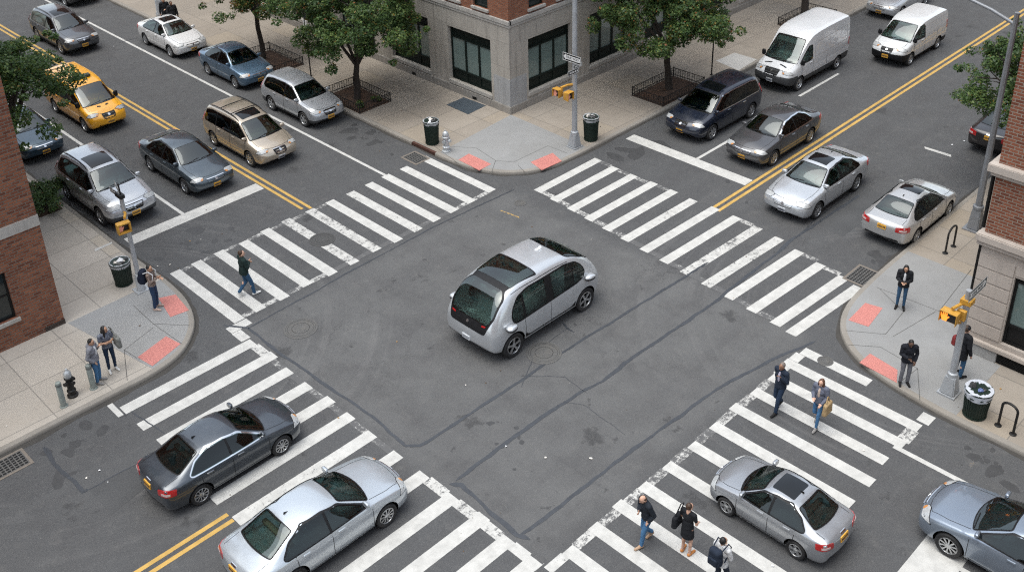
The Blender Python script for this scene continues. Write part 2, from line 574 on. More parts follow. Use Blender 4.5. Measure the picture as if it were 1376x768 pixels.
def end_decal(bvh, s, poly, off, bm=None, step=.1, mi=0, rim=.012, hole=None):
    """poly in (y, z) on the front (s=+1) or the rear (s=-1)"""
    rt = V((-s, 0, 0)).cross(V((0, 0, 1)))
    return decal_bm(bvh, (0, 0, 0), (-s, 0, 0), [(y * rt.y, z) for y, z in poly], off, step, rim, bm=bm, mi=mi, hole=hole and [(y * rt.y, z) for y, z in hole])

def strip(p0, p1, w):
    """a thin quad round a segment (2-D)"""
    a, b = V(p0), V(p1); d = (b - a).normalized(); n = V((-d.y, d.x)) * w / 2
    return [tuple(a - n), tuple(b - n), tuple(b + n), tuple(a + n)]

def polyline_decal(fn, bvh, pts, w, off, bm, *a, **k):
    for p, q in zip(pts, pts[1:]):
        if a: fn(bvh, *a, strip(p, q, w), off, bm=bm, **k)
        else: fn(bvh, strip(p, q, w), off, bm=bm, **k)

SED = dict(L=4.80, W=1.82, H=1.46, axles=(-1.33, 1.42), wr=.325, bow=(.10, .14), st=[
    (-2.34, .40, .72, .84, .70, .58, .90, .915),
    (-2.28, .27, .83, .93, .78, .64, .99, 1.005),
    (-2.02, .22, .885, .965, .83, .68, 1.035, 1.06),
    (-1.72, .20, .905, .965, .845, .67, 1.06, 1.085),
    (-1.15, .19, .915, .96, .865, .585, 1.33, 1.385),
    (-.75, .19, .918, .95, .87, .57, 1.405, 1.46),
    (-.15, .19, .918, .94, .872, .575, 1.425, 1.485),
    (.30, .19, .915, .93, .87, .57, 1.37, 1.43),
    (1.02, .19, .91, .925, .85, .70, .975, 1.025),
    (1.30, .19, .908, .895, .84, .66, .935, .975),
    (1.85, .20, .895, .81, .81, .62, .86, .895),
    (2.16, .23, .84, .71, .76, .58, .76, .79),
    (2.27, .36, .72, .60, .66, .5, .655, .67)],
    ws_top=(.30, .49), ws_bot=(1.03, .665), ws_bow=.13, rw_top=(-1.05, .49), rw_bot=(-1.74, .595), rw_bow=-.08,
    dlo=[(.92, .965), (.22, 1.325), (-.25, 1.385), (-.80, 1.375), (-1.22, 1.23), (-1.50, 1.01), (-1.42, .985)], bpil=-.20,
    doors=(.98, -.20, -1.22), hood=(1.06, 2.12), head=(2.06, .66, .70), tail=(-2.2, .68, .84), grille=(.62, .40, .34), plate_f=.42, plate_r=.80, trunk=True)

SUV = dict(L=4.58, W=1.84, H=1.70, axles=(-1.33, 1.33), wr=.355, bow=(.08, .13), st=[
    (-2.22, .46, .76, .95, .74, .62, 1.04, 1.06),
    (-2.17, .32, .86, 1.03, .83, .68, 1.16, 1.19),
    (-2.02, .27, .905, 1.06, .86, .66, 1.40, 1.44),
    (-1.80, .24, .92, 1.06, .87, .635, 1.60, 1.65),
    (-1.1, .23, .925, 1.05, .875, .645, 1.655, 1.71),
    (-.3, .23, .925, 1.035, .877, .645, 1.66, 1.72),
    (.28, .23, .923, 1.025, .875, .61, 1.57, 1.63),
    (.98, .23, .918, 1.03, .86, .72, 1.09, 1.14),
    (1.28, .24, .915, 1.0, .855, .68, 1.05, 1.09),
    (1.80, .25, .90, .91, .82, .64, .97, 1.005),
    (2.05, .28, .85, .79, .77, .6, .86, .89),
    (2.16, .42, .73, .66, .67, .5, .74, .755)],
    ws_top=(.30, .535), ws_bot=(1.0, .685), ws_bow=.11, rw_top=(-1.93, .55), rw_bot=(-2.13, .62), rw_bow=-.02, rw_end=True,
    dlo=[(.90, 1.07), (.20, 1.51), (-.3, 1.575), (-1.2, 1.56), (-1.72, 1.47), (-1.86, 1.18), (-1.70, 1.10)], bpil=-.16,
    doors=(.95, -.16, -1.20), hood=(1.02, 2.0), head=(1.98, .66, .80), tail=(-2.12, .74, 1.04), grille=(.56, .62, .48), plate_f=.50, plate_r=.78, trunk=False)

MINI = dict(L=5.10, W=1.96, H=1.75, axles=(-1.55, 1.48), wr=.35, bow=(.09, .17), st=[
    (-2.48, .44, .82, .95, .80, .70, 1.06, 1.08),
    (-2.43, .30, .91, 1.03, .89, .76, 1.2, 1.23),
    (-2.30, .25, .955, 1.07, .92, .735, 1.46, 1.50),
    (-2.10, .22, .97, 1.07, .93, .71, 1.66, 1.71),
    (-1.2, .21, .978, 1.055, .935, .72, 1.71, 1.765),
    (-.2, .21, .98, 1.04, .935, .72, 1.71, 1.77),
    (.50, .21, .978, 1.02, .93, .68, 1.60, 1.66),
    (1.38, .21, .97, 1.02, .90, .76, 1.09, 1.15),
    (1.62, .22, .965, .98, .885, .71, 1.035, 1.09),
    (2.05, .23, .94, .88, .85, .66, .945, .99),
    (2.30, .27, .88, .77, .79, .6, .835, .87),
    (2.42, .42, .74, .63, .67, .5, .70, .72)],
    ws_top=(.54, .60), ws_bot=(1.40, .76), ws_bow=.14, rw_top=(-2.22, .62), rw_bot=(-2.40, .70), rw_bow=-.02, rw_end=True,
    dlo=[(1.24, 1.07), (.40, 1.54), (-.2, 1.60), (-1.6, 1.59), (-2.08, 1.52), (-2.17, 1.18), (-2.08, 1.10)], bpil=.0, bpil2=-1.18,
    doors=(1.15, .0, -1.18), hood=(1.42, 2.24), head=(2.2, .72, .80), tail=(-2.36, .82, 1.12), grille=(.5, .64, .50), plate_f=.46, plate_r=.84, trunk=False)

CARGO = dict(L=4.74, W=1.76, H=1.86, axles=(-1.45, 1.45), wr=.325, bow=(.05, .20), st=[
    (-2.33, .40, .80, 1.0, .79, .72, 1.2, 1.22),
    (-2.31, .28, .86, 1.06, .85, .80, 1.55, 1.58),
    (-2.26, .25, .87, 1.08, .86, .795, 1.78, 1.83),
    (-2.08, .24, .875, 1.08, .868, .76, 1.81, 1.86),
    (-1.0, .22, .878, 1.07, .87, .765, 1.83, 1.885),
    (.0, .22, .88, 1.06, .87, .76, 1.82, 1.88),
    (.55, .22, .88, 1.05, .865, .70, 1.69, 1.76),
    (1.42, .22, .87, 1.04, .84, .72, 1.13, 1.20),
    (1.66, .23, .865, 1.0, .82, .68, 1.06, 1.13),
    (1.98, .25, .84, .90, .78, .62, .965, 1.02),
    (2.14, .30, .78, .80, .72, .56, .86, .90),
    (2.22, .42, .66, .66, .62, .48, .74, .76)],
    ws_top=(.56, .60), ws_bot=(1.46, .72), ws_bow=.15, rw_top=None, rw_bot=None, rw_bow=0,
    dlo=[(1.30, 1.12), (.52, 1.62), (.22, 1.66), (.14, 1.60), (.16, 1.10)], bpil=None, doors=(1.2, .10, -1.15), hood=(1.48, 2.1), head=(2.02, .64, .86),
    tail=(-2.30, .83, 1.1), grille=(.5, .82, .70), plate_f=.52, plate_r=.84, trunk=False)

TAXI = dict(CARGO); TAXI.update(rw_top=(-2.27, .6), rw_bot=(-2.32, .66), rw_end=True,
    dlo=[(1.30, 1.12), (.52, 1.62), (-.2, 1.68), (-1.6, 1.67), (-2.1, 1.60), (-2.16, 1.16), (-2.0, 1.12)], bpil=.12, bpil2=-1.02)

HIGH = dict(L=5.98, W=2.06, H=2.52, axles=(-1.85, 1.90), wr=.36, bow=(.04, .17), st=[
    (-2.95, .45, .94, 1.1, .94, .88, 1.5, 1.52),
    (-2.93, .35, .99, 1.2, .99, .94, 2.0, 2.03),
    (-2.88, .32, 1.01, 1.22, 1.01, .935, 2.42, 2.50),
    (-2.72, .31, 1.02, 1.22, 1.02, .92, 2.47, 2.56),
    (-1.5, .30, 1.025, 1.22, 1.02, .92, 2.48, 2.58),
    (.0, .30, 1.025, 1.2, 1.02, .92, 2.47, 2.57),
    (.80, .30, 1.025, 1.2, 1.015, .89, 2.36, 2.46),
    (1.20, .30, 1.022, 1.2, 1.0, .84, 2.06, 2.15),
    (2.02, .31, 1.01, 1.2, .95, .84, 1.33, 1.40),
    (2.28, .32, 1.0, 1.14, .92, .78, 1.22, 1.29),
    (2.64, .35, .96, 1.02, .87, .70, 1.10, 1.16),
    (2.80, .40, .89, .90, .80, .62, .97, 1.01),
    (2.88, .50, .76, .74, .70, .54, .82, .84)],
    ws_top=(1.10, .70), ws_bot=(2.06, .83), ws_bow=.14, rw_top=None, rw_bot=None, rw_bow=0,
    dlo=[(1.86, 1.27), (1.06, 1.92), (.86, 1.94), (.80, 1.88), (.82, 1.30), (1.2, 1.25)], bpil=None, doors=(1.75, .70, -.6), hood=(2.12, 2.7), head=(2.68, .76, .98),
    tail=(-2.93, .96, 1.2), grille=(.55, .95, .74), plate_f=.58, plate_r=.9, trunk=False)

SED.update(crease={5: .55, 6: .3, 3: .3, 1: .3}, tcrease={1: .7, 4: .35, 8: .5, 10: .35})
SUV.update(crease={5: .6, 6: .35, 3: .3, 1: .4}, tcrease={1: .4, 3: .5, 7: .5, 9: .4})
MINI.update(crease={5: .55, 6: .35, 3: .3, 1: .3}, tcrease={1: .4, 3: .5, 7: .5, 9: .4})
CARGO.update(crease={5: .4, 6: .5, 3: .35, 1: .4}, tcrease={1: .6, 3: .5, 7: .5, 9: .4})
TAXI.update(crease={5: .4, 6: .35, 3: .35, 1: .4}, tcrease={1: .5, 3: .5, 7: .5, 9: .4})
HIGH.update(crease={5: .3, 6: .6, 3: .5, 1: .4}, tcrease={1: .6, 3: .6, 7: .4, 8: .5, 10: .4})

def scaled(T, kx, ky, kz):
    S = dict(T)
    S['st'] = [(a * kx, b * kz, c * ky, d * kz, e * ky, f * ky, g * kz, h * kz) for a, b, c, d, e, f, g, h in T['st']]
    S['axles'] = tuple(a * kx for a in T['axles'])
    for k in ('ws_top', 'ws_bot', 'rw_top', 'rw_bot'):
        if T[k]: S[k] = (T[k][0] * kx, T[k][1] * ky)
    S['dlo'] = [(a * kx, b * kz) for a, b in T['dlo']]
    for k in ('bpil', 'bpil2'):
        if T.get(k) is not None: S[k] = T[k] * kx
    S['doors'] = tuple(a * kx for a in T['doors']); S['hood'] = tuple(a * kx for a in T['hood'])
    S['head'] = (T['head'][0] * kx, T['head'][1] * ky, T['head'][2] * kz); S['tail'] = (T['tail'][0] * kx, T['tail'][1] * ky, T['tail'][2] * kz)
    g = T['grille']; S['grille'] = (g[0] * ky, g[1] * kz, g[2] * kz)
    S['plate_f'] = T['plate_f'] * kz; S['plate_r'] = T['plate_r'] * kz
    S['L'], S['W'], S['H'] = T['L'] * kx, T['W'] * ky, T['H'] * kz
    return S

def car(name, label, cat, T, k, loc, rz, pmat, group=None, clad=None, plate='y', wheel='ten', sunroof=False, rails=False, amber=False, tint=False,
        spoiler=False, cladmat=None, roof_ribs=0, chrome_side=False, extra=None, clad_z=None, clad_end=None):
    S = scaled(T, *k)
    root = thing(name, label, cat, loc, rz, group)
    wside = max(s[2] for s in S['st'])
    wr = S['wr'] * (.5 * (k[0] + k[2]))
    mats = [pmat, WELL, cladmat or DARKPLASTIC, INTERIOR]
    kx, ky, kz = k
    def trap(top, bot, bow):
        n = 6
        up_ = [(top[0] + .25 * bow * (1 - (2 * i / n - 1) ** 2), top[1] * (2 * i / n - 1)) for i in range(n + 1)]
        dn_ = [(bot[0] + bow * (1 - (2 * i / n - 1) ** 2), bot[1] * (2 * i / n - 1)) for i in range(n + 1)]
        return up_ + dn_[::-1]
    def cut(poly, x0, x1):
        t = bmesh.new(); t.faces.new([t.verts.new((x, z, 0)) for x, z in poly])
        for xq, no in ((x0, (-1, 0, 0)), (x1, (1, 0, 0))):
            bmesh.ops.bisect_plane(t, geom=t.verts[:] + t.edges[:] + t.faces[:], plane_co=(xq, 0, 0), plane_no=no, clear_outer=True)
        t.faces.ensure_lookup_table()
        p = [(l.vert.co.x, l.vert.co.y) for l in t.faces[0].loops]; t.free(); return p
    belt = min(z for x, z in S['dlo'])
    wsp = rpoly(trap(S['ws_top'], S['ws_bot'], S['ws_bow']), .05)
    dlo = rpoly(S['dlo'], .05)
    pil = [S[q] for q in ('bpil', 'bpil2') if S.get(q) is not None]
    edges = [9.] + pil + [-9.]
    panes = []
    for i in range(len(edges) - 1):
        hi = edges[i] - (.032 if i > 0 else 0); lo = edges[i + 1] + (.032 if i + 1 < len(edges) - 1 else 0)
        panes.append(cut(dlo, lo, hi))
    openings = [top_opening(list(wsp), belt - .14)] + [side_opening(list(q)) for q in panes]
    rwp = None
    if S.get('rw_top'):
        if S.get('rw_end'):
            st = S['st']; zt_ = st[3][7]; zb_ = st[1][6] + .02
            rwp = rpoly([(-S['rw_bot'][1], zb_), (S['rw_bot'][1], zb_), (S['rw_top'][1], zt_ - .14 * kz), (-S['rw_top'][1], zt_ - .14 * kz)], .06)
            openings.append(end_opening(list(rwp), S['axles'][0] + .1))
        else:
            rwp = rpoly(trap(S['rw_top'], S['rw_bot'], S['rw_bow']), .05)
            openings.append(top_opening(list(rwp), belt - .03))
    me, bvh = body_mesh(S['st'], S['bow'], S['axles'], wr + .055, wr, wside, clad_z, mats, crease=S.get('crease', {}), tcrease=S.get('tcrease', {}), clad_end=clad_end, openings=openings)
    body = bpy.data.objects.new('body', me); link(body, root)
    # seats and steering wheel seen through the glass
    seat_m = SEATS[len(label) % 3 if not name == 'cargo_van' else 0]
    def seat(x, y, w, top, head=True):
        bm = bmesh.new()
        rbox(bm, x - .09, x + .06, y - w / 2, y + w / 2, belt - .16, top, .05, seg=2)
        for v in bm.verts: v.co.x -= (v.co.z - belt) * .28
        if head:
            hb = bmesh.new(); rbox(hb, x - .07, x + .03, y - .13, y + .13, top + .03, top + .16, .035)
            for v in hb.verts: v.co.x -= (v.co.z - belt) * .28
            tm = bpy.data.meshes.new('t'); hb.to_mesh(tm); hb.free(); bm.from_mesh(tm); bpy.data.meshes.remove(tm)
        obj('seat', bm, seat_m, root, 50)
    xf = S['doors'][1] + .06
    for s in (1, -1): seat(xf, s * .38 * ky, .50, belt + .20 * kz)
    if S.get('rw_top'): 
        seat(S['doors'][2] + .12 * kx, 0, 1.16 * ky, belt + .10 * kz, False)
    bm = bmesh.new()
    pts = [(S['ws_bot'][0] - .52 - .08 * math.sin(a_), .38 * ky + .17 * math.cos(a_), belt - .06 + .15 * math.sin(a_)) for a_ in [2 * math.pi * i / 18 for i in range(19)]]
    tube(bm, pts, .014, 6)
    obj('steering_wheel', bm, INTERIOR, root, 60)
    # wheels
    ty, rm = wheel_data(wr, .215, wheel)
    for ax in S['axles']:
        for s in (1, -1):
            w = bpy.data.objects.new('wheel', ty); link(w, root)
            w.location = (ax, s * (wside - .118), wr + .004)
            w.rotation_euler = (0, random.uniform(0, 6), 0 if s > 0 else math.pi)
            if s < 0: w.rotation_euler = (0, random.uniform(0, 6), math.pi)
            rr = bpy.data.objects.new('rim', rm); link(rr, w)
    # glass: windscreen and rear window
    obj('window_trim', top_decal(bvh, grow(wsp, .030), .005, step=.12, hole=grow(wsp, -.014)), BLACKTRIM, root, 40)
    obj('windscreen', top_decal(bvh, wsp, .011, step=.08, rim=0), CLEAR_WS, root, 40)
    # wipers
    bm = bmesh.new()
    for y0, y1 in ((.12 * ky, .62 * ky), (-.45 * ky, .05 * ky)):
        xa = S['ws_bot'][0] + S['ws_bow'] * .8
        top_decal(bvh, strip((xa - .02, y0), (xa - .10, y1), .022), .020, bm=bm, step=.12)
    obj('wiper', bm, BLACKTRIM, root)
    if rwp:
        rg = PRIVACY if tint else CLEAR_WS
        if S.get('rw_end'):
            obj('window_trim', end_decal(bvh, -1, grow(rwp, .03), .005, hole=grow(rwp, -.014)), BLACKTRIM, root, 40)
            obj('rear_window', end_decal(bvh, -1, rwp, .011, rim=0), rg, root, 40)
        else:
            obj('window_trim', top_decal(bvh, grow(rwp, .024), .005, step=.12, hole=grow(rwp, -.014)), BLACKTRIM, root, 40)
            obj('rear_window', top_decal(bvh, rwp, .011, step=.08, rim=0), rg, root, 40)
    # side windows
    for s in (1, -1):
        obj('window_trim', side_decal(bvh, s, grow(dlo, .026), .005, hole=grow(dlo, -.014)), CHROME if chrome_side else BLACKTRIM, root, 40)
        for xp in pil:
            q = cut(grow(dlo, -.006), xp - .045, xp + .045)
            obj('pillar_trim', side_decal(bvh, s, q, .008), BLACKTRIM, root, 40)
        for i, q in enumerate(panes):
            obj('side_window', side_decal(bvh, s, q, .011, rim=0), PRIVACY if (tint and i > 0) else SIDE_GLASS, root, 40)
        # seams: doors, sill line
        bm = bmesh.new()
        zt = min(z for x, z in S['dlo']) - .01
        st = S['st']
        zb = min(q[1] for q in st) + .12 * kz
        for xd in S['doors']:
            x2 = xd + (.04 if xd > 0 else 0)
            if T is SED or T is SUV:
                if xd == S['doors'][-1]:
                    polyline_decal(side_decal, bvh, [(x2, zt), (x2 + .02, .62 * kz), (x2 + .26 * kx, .36 * kz)], .014, .0035, bm, s, rim=0)
                    continue
            polyline_decal(side_decal, bvh, [(x2, zt), (x2 - .01, zb + .2), (x2, zb)], .014, .0035, bm, s, rim=0)
        polyline_decal(side_decal, bvh, [(S['doors'][0], zb), (S['doors'][-1] + .26 * kx, zb)], .014, .0035, bm, s, rim=0)
        obj('panel_gap', bm, SEAM, root)
        # handles
        hz = zt - .10 * kz
        hx = [S['doors'][1] + .17 * kx, S['doors'][2] + .17 * kx]
        for x in hx[:1 if T is CARGO or T is HIGH else 2]:
            obj('door_handle', side_decal(bvh, s, rpoly([(x, hz), (x + .19, hz - .004), (x + .19, hz + .026), (x, hz + .03)], .012), .028, rim=.03), pmat if not chrome_side else CHROME, root, 40)
        # mirror
        mx = S['dlo'][0][0] - .05; mz = S['dlo'][0][1] + .06
        hit = bvh.ray_cast(V((mx, s * 3, mz)), V((0, -s, 0)))[0] or V((mx, s * wside * .9, mz))
        bm = bmesh.new()
        big = T in (CARGO, HIGH, TAXI)
        hx2, hy2, hz2 = (.06, .095, .135) if big else (.065, .105, .066)
        bmesh.ops.create_uvsphere(bm, u_segments=14, v_segments=10, radius=1)
        for v in bm.verts:
            q = v.co
            sq = lambda t: math.copysign(abs(t) ** .6, t)
            v.co = V((max(sq(q.x), -.35) * hx2, sq(q.y) * hy2, sq(q.z) * hz2))
        bmesh.ops.translate(bm, verts=bm.verts, vec=(mx, hit.y + s * (.115), mz + .02))
        tube(bm, [(mx + .02, hit.y - s * .03, mz - .02), (mx, hit.y + s * .10, mz + .01)], .022, 8, 1)
        for f in bm.faces:
            if f.normal.x < -.95: pass
        obj('side_mirror', bm, [BLACKTRIM if (big or amber == 'blackmirror') else pmat, BLACKTRIM], root, 50)
        # headlight, wrapped round the corner
        hx_, hy_, hz_ = S['head']
        dvec = V((-1, -s * .62, -.38))
        lw, lh = (.25 * ky, .085 * kz)
        shape = [(-lw, -lh * .5), (-lw * .2, -lh), (lw * .9, -lh * .4), (lw, lh * .8), (lw * .5, lh * 1.15), (-lw * .6, lh * .6)]
        if s > 0: shape = [(-a, b) for a, b in shape]
        # +x of the plane is d x up
        hd = obj('headlight', decal_bm(bvh, (hx_, s * hy_, hz_), dvec, rpoly(grow(shape, .012), .02), .006, .06), BLACKTRIM, root, 40)
        obj('lens', decal_bm(bvh, (hx_, s * hy_, hz_), dvec, rpoly(shape, .02), .011, .06), LAMP_CLEAR, hd, 40)
        if amber:
            sh2 = [(p[0] * .20 + (lw * .78 if s < 0 else -lw * .78), p[1] * .5) for p in shape]
            obj('turn_signal', decal_bm(bvh, (hx_, s * hy_, hz_), dvec, rpoly(sh2, .02), .016, .06), LAMP_AMBER, hd, 40)
        # tail light
        tx_, ty_, tz_ = S['tail']
        dv = V((1, -s * .7, -.2))
        if S.get('rw_end') or T in (CARGO, HIGH):
            lw, lh = .10 * ky, .21 * kz
            dv = V((1, -s * .9, 0))
        else:
            lw, lh = .25 * ky, .10 * kz
        shape = [(-lw, -lh * .8), (lw, -lh), (lw * .95, lh * .7), (lw * .3, lh), (-lw, lh * .9)]
        if s < 0: shape = [(-a, b) for a, b in shape]
        tl = obj('tail_light', decal_bm(bvh, (tx_, s * ty_, tz_), dv, rpoly(shape, .03), .010, .06), LAMP_RED, root, 40)
        sh2 = [(p[0] * .5, p[1] * .35 - lh * .2) for p in shape]
        obj('reverse_lamp', decal_bm(bvh, (tx_, s * ty_, tz_), dv, sh2, .014, .06), M('reverse_lens', (.55, .45, .43), .2, coat=1.), tl, 40)
    # front: grille, lower intake, plate, badge, fog lamps
    gw, gz1, gz0 = S['grille'] if len(S['grille']) == 3 else (.5, .6, .5)
    gz = S['head'][2] - .075 * kz
    gh = .085 * kz if T in (SED,) else .115 * kz
    if T is HIGH: gh = .17 * kz; gw *= 1.12; gz = S['head'][2] - .03
    gp = [(-gw * .62, gz + gh * .8), (-gw * .50, gz - gh), (gw * .50, gz - gh), (gw * .62, gz + gh * .8)]
    g = obj('grille', end_decal(bvh, 1, rpoly(gp, .06), .006), BLACKTRIM, root, 40)
    bm = bmesh.new()
    for q in (-.25, .80) if T not in (CARGO, HIGH, TAXI) else (-.3, .35):
        zz = gz + gh * q
        ww = gw * (.53 + .05 * q)
        end_decal(bvh, 1, [(-ww, zz), (ww, zz), (ww, zz + .013), (-ww, zz + .013)], .012, bm=bm)
    obj('grille_bar', bm, CHROME if T not in (CARGO, HIGH, TAXI) else DARKPLASTIC, g, 40)
    obj('badge', end_decal(bvh, 1, [(.052 * math.cos(a), gz + gh * .25 + .036 * math.sin(a)) for a in [i * math.pi / 8 for i in range(16)]], .022, step=.3), BADGE, g, 40)
    lz = S['plate_f'] - .13 * kz
    lp = [(-gw * 1.05, lz + .065), (-gw * .9, lz - .06), (gw * .9, lz - .06), (gw * 1.05, lz + .065)]
    obj('lower_intake', end_decal(bvh, 1, rpoly(lp, .04), .006), BLACKTRIM, root, 40)
    pm = PLATE_Y if plate[0] == 'y' else PLATE_W
    for s, z in ((1, S['plate_f']), (-1, S['plate_r'])):
        pl = [(-.155, z - .078), (.155, z - .078), (.155, z + .078), (-.155, z + .078)]
        if s < 0 and not S.get('trunk'):
            z = S['plate_r']
        p = obj('license_plate', end_decal(bvh, s, rpoly(pl, .015), .022, step=.4, rim=.03), pm, root, 40)
        bm = bmesh.new()
        for i in range(6):
            x = -.115 + i * .046
            end_decal(bvh, s, [(x - .014, z - .03), (x + .014, z - .03), (x + .014, z + .035), (x - .014, z + .035)], .026, bm=bm, step=.4, rim=0)
        obj('lettering', bm, INK, p)
    # hood and trunk seams
    bm = bmesh.new()
    h0, h1 = S['hood']
    hw = wside * .80
    polyline_decal(top_decal, bvh, [(h0 + .02, hw * .93), (h0 + (h1 - h0) * .5, hw * .93), (h1 - .12, hw * .84), (h1, hw * .62)], .012, .003, bm, rim=0)
    polyline_decal(top_decal, bvh, [(h0 + .02, -hw * .93), (h0 + (h1 - h0) * .5, -hw * .93), (h1 - .12, -hw * .84), (h1, -hw * .62)], .012, .003, bm, rim=0)
    polyline_decal(top_decal, bvh, [(h1, hw * .62), (h1 + .05, hw * .3), (h1 + .06, 0), (h1 + .05, -hw * .3), (h1, -hw * .62)], .012, .003, bm, rim=0)
    if S.get('trunk'):
        t0 = S['rw_bot'][0] - .05; t1 = -S['L'] / 2 + .08
        polyline_decal(top_decal, bvh, [(t0, hw * .86), (t1 + .1, hw * .86)], .012, .003, bm, rim=0)
        polyline_decal(top_decal, bvh, [(t0, -hw * .86), (t1 + .1, -hw * .86)], .012, .003, bm, rim=0)
        obj('trunk_badge', end_decal(bvh, -1, [(-.1, S['plate_r'] + .115), (.1, S['plate_r'] + .115), (.1, S['plate_r'] + .145), (-.1, S['plate_r'] + .145)], .012), CHROME, root, 40)
    obj('panel_gap', bm, SEAM, root)
    # rear bumper strip
    obj('bumper_strip', end_decal(bvh, -1, rpoly([(-wside * .7, .36 * kz), (wside * .7, .36 * kz), (wside * .66, .44 * kz), (-wside * .66, .44 * kz)], .03), .006), BLACKTRIM, root, 40)
    if sunroof:
        x1 = S['ws_top'][0] - .14; x0 = x1 - (.62 if sunroof is True else sunroof)
        yw = S['ws_top'][1] * .78
        obj('sunroof', top_decal(bvh, rpoly([(x0, -yw), (x1, -yw * .96), (x1, yw * .96), (x0, yw)], .05), .008), GLASS_TINT, root, 40)
    if rails:
        for s in (1, -1):
            yr = S['ws_top'][1] * 1.02
            bm = bmesh.new(); pts = []
            xa, xb = S['ws_top'][0] - .15, min(x for x, z in S['dlo']) + .15
            for i in range(9):
                x = xa + (xb - xa) * i / 8
                hit = bvh.ray_cast(V((x, s * yr, 5)), V((0, 0, -1)))[0]
                pts.append((x, s * yr, hit.z + (.05 if 0 < i < 8 else -.005)))
            tube(bm, pts, .02, 8)
            obj('roof_rail', bm, M('rail_metal', (.09, .09, .095), .35, .6) if rails != 'cross' else BLACKTRIM, root, 50)
        if rails == 'cross':
            for q in (.25, .62):
                x = xa + (xb - xa) * q
                bm = bmesh.new()
                zz = bvh.ray_cast(V((x, 0, 5)), V((0, 0, -1)))[0].z + .05
                tube(bm, [(x, -yr, zz - .02), (x, -yr * .5, zz + .005), (x, yr * .5, zz + .005), (x, yr, zz - .02)], .02, 8)
                obj('roof_bar', bm, BLACKTRIM, root, 50)
    if roof_ribs:
        xa, xb = S['ws_top'][0] - .95, min(x for x, z in S['dlo']) + .25
        for i in range(roof_ribs):
            y = (i - (roof_ribs - 1) / 2) * 1.0 * ky / roof_ribs
            obj('roof_rib', top_decal(bvh, strip((xa, y), (xb, y), .03), .010, step=.3), pmat, root, 40)
    # aerial fin
    if T in (SED, SUV):
        x = S['rw_top'][0] + .22
        zz = bvh.ray_cast(V((x, 0, 5)), V((0, 0, -1)))[0].z
        bm = bmesh.new()
        v = [bm.verts.new(p) for p in ((x - .08, -.018, zz - .01), (x - .08, .018, zz - .01), (x + .09, 0, zz - .01), (x - .07, 0, zz + .055))]
        for f in ((0, 2, 3), (2, 1, 3), (1, 0, 3)): bm.faces.new([v[i] for i in f])
        obj('aerial', bm, BLACKTRIM, root)
    if spoiler:
        pass
    if extra: extra(root, bvh, S, pmat)
    return root

POD = dict(L=4.62, W=1.92, H=1.80, axles=(-1.46, 1.46), wr=.345, bow=(.13, .15), st=[
    (-2.20, .46, .74, .70, .72, .64, .82, .84),
    (-2.14, .32, .85, .80, .83, .74, 1.00, 1.03),
    (-1.96, .26, .925, .92, .89, .775, 1.27, 1.31),
    (-1.66, .23, .945, .98, .915, .785, 1.54, 1.58),
    (-1.20, .22, .955, 1.01, .925, .785, 1.70, 1.755),
    (-.4, .22, .955, 1.02, .925, .785, 1.755, 1.82),
    (.5, .22, .955, 1.02, .925, .785, 1.755, 1.82),
    (1.15, .22, .955, 1.01, .925, .78, 1.68, 1.735),
    (1.65, .23, .945, .98, .915, .77, 1.47, 1.52),
    (1.98, .26, .92, .92, .885, .74, 1.20, 1.24),
    (2.16, .32, .84, .80, .82, .68, .96, .98),
    (2.23, .46, .72, .70, .70, .60, .80, .81)])

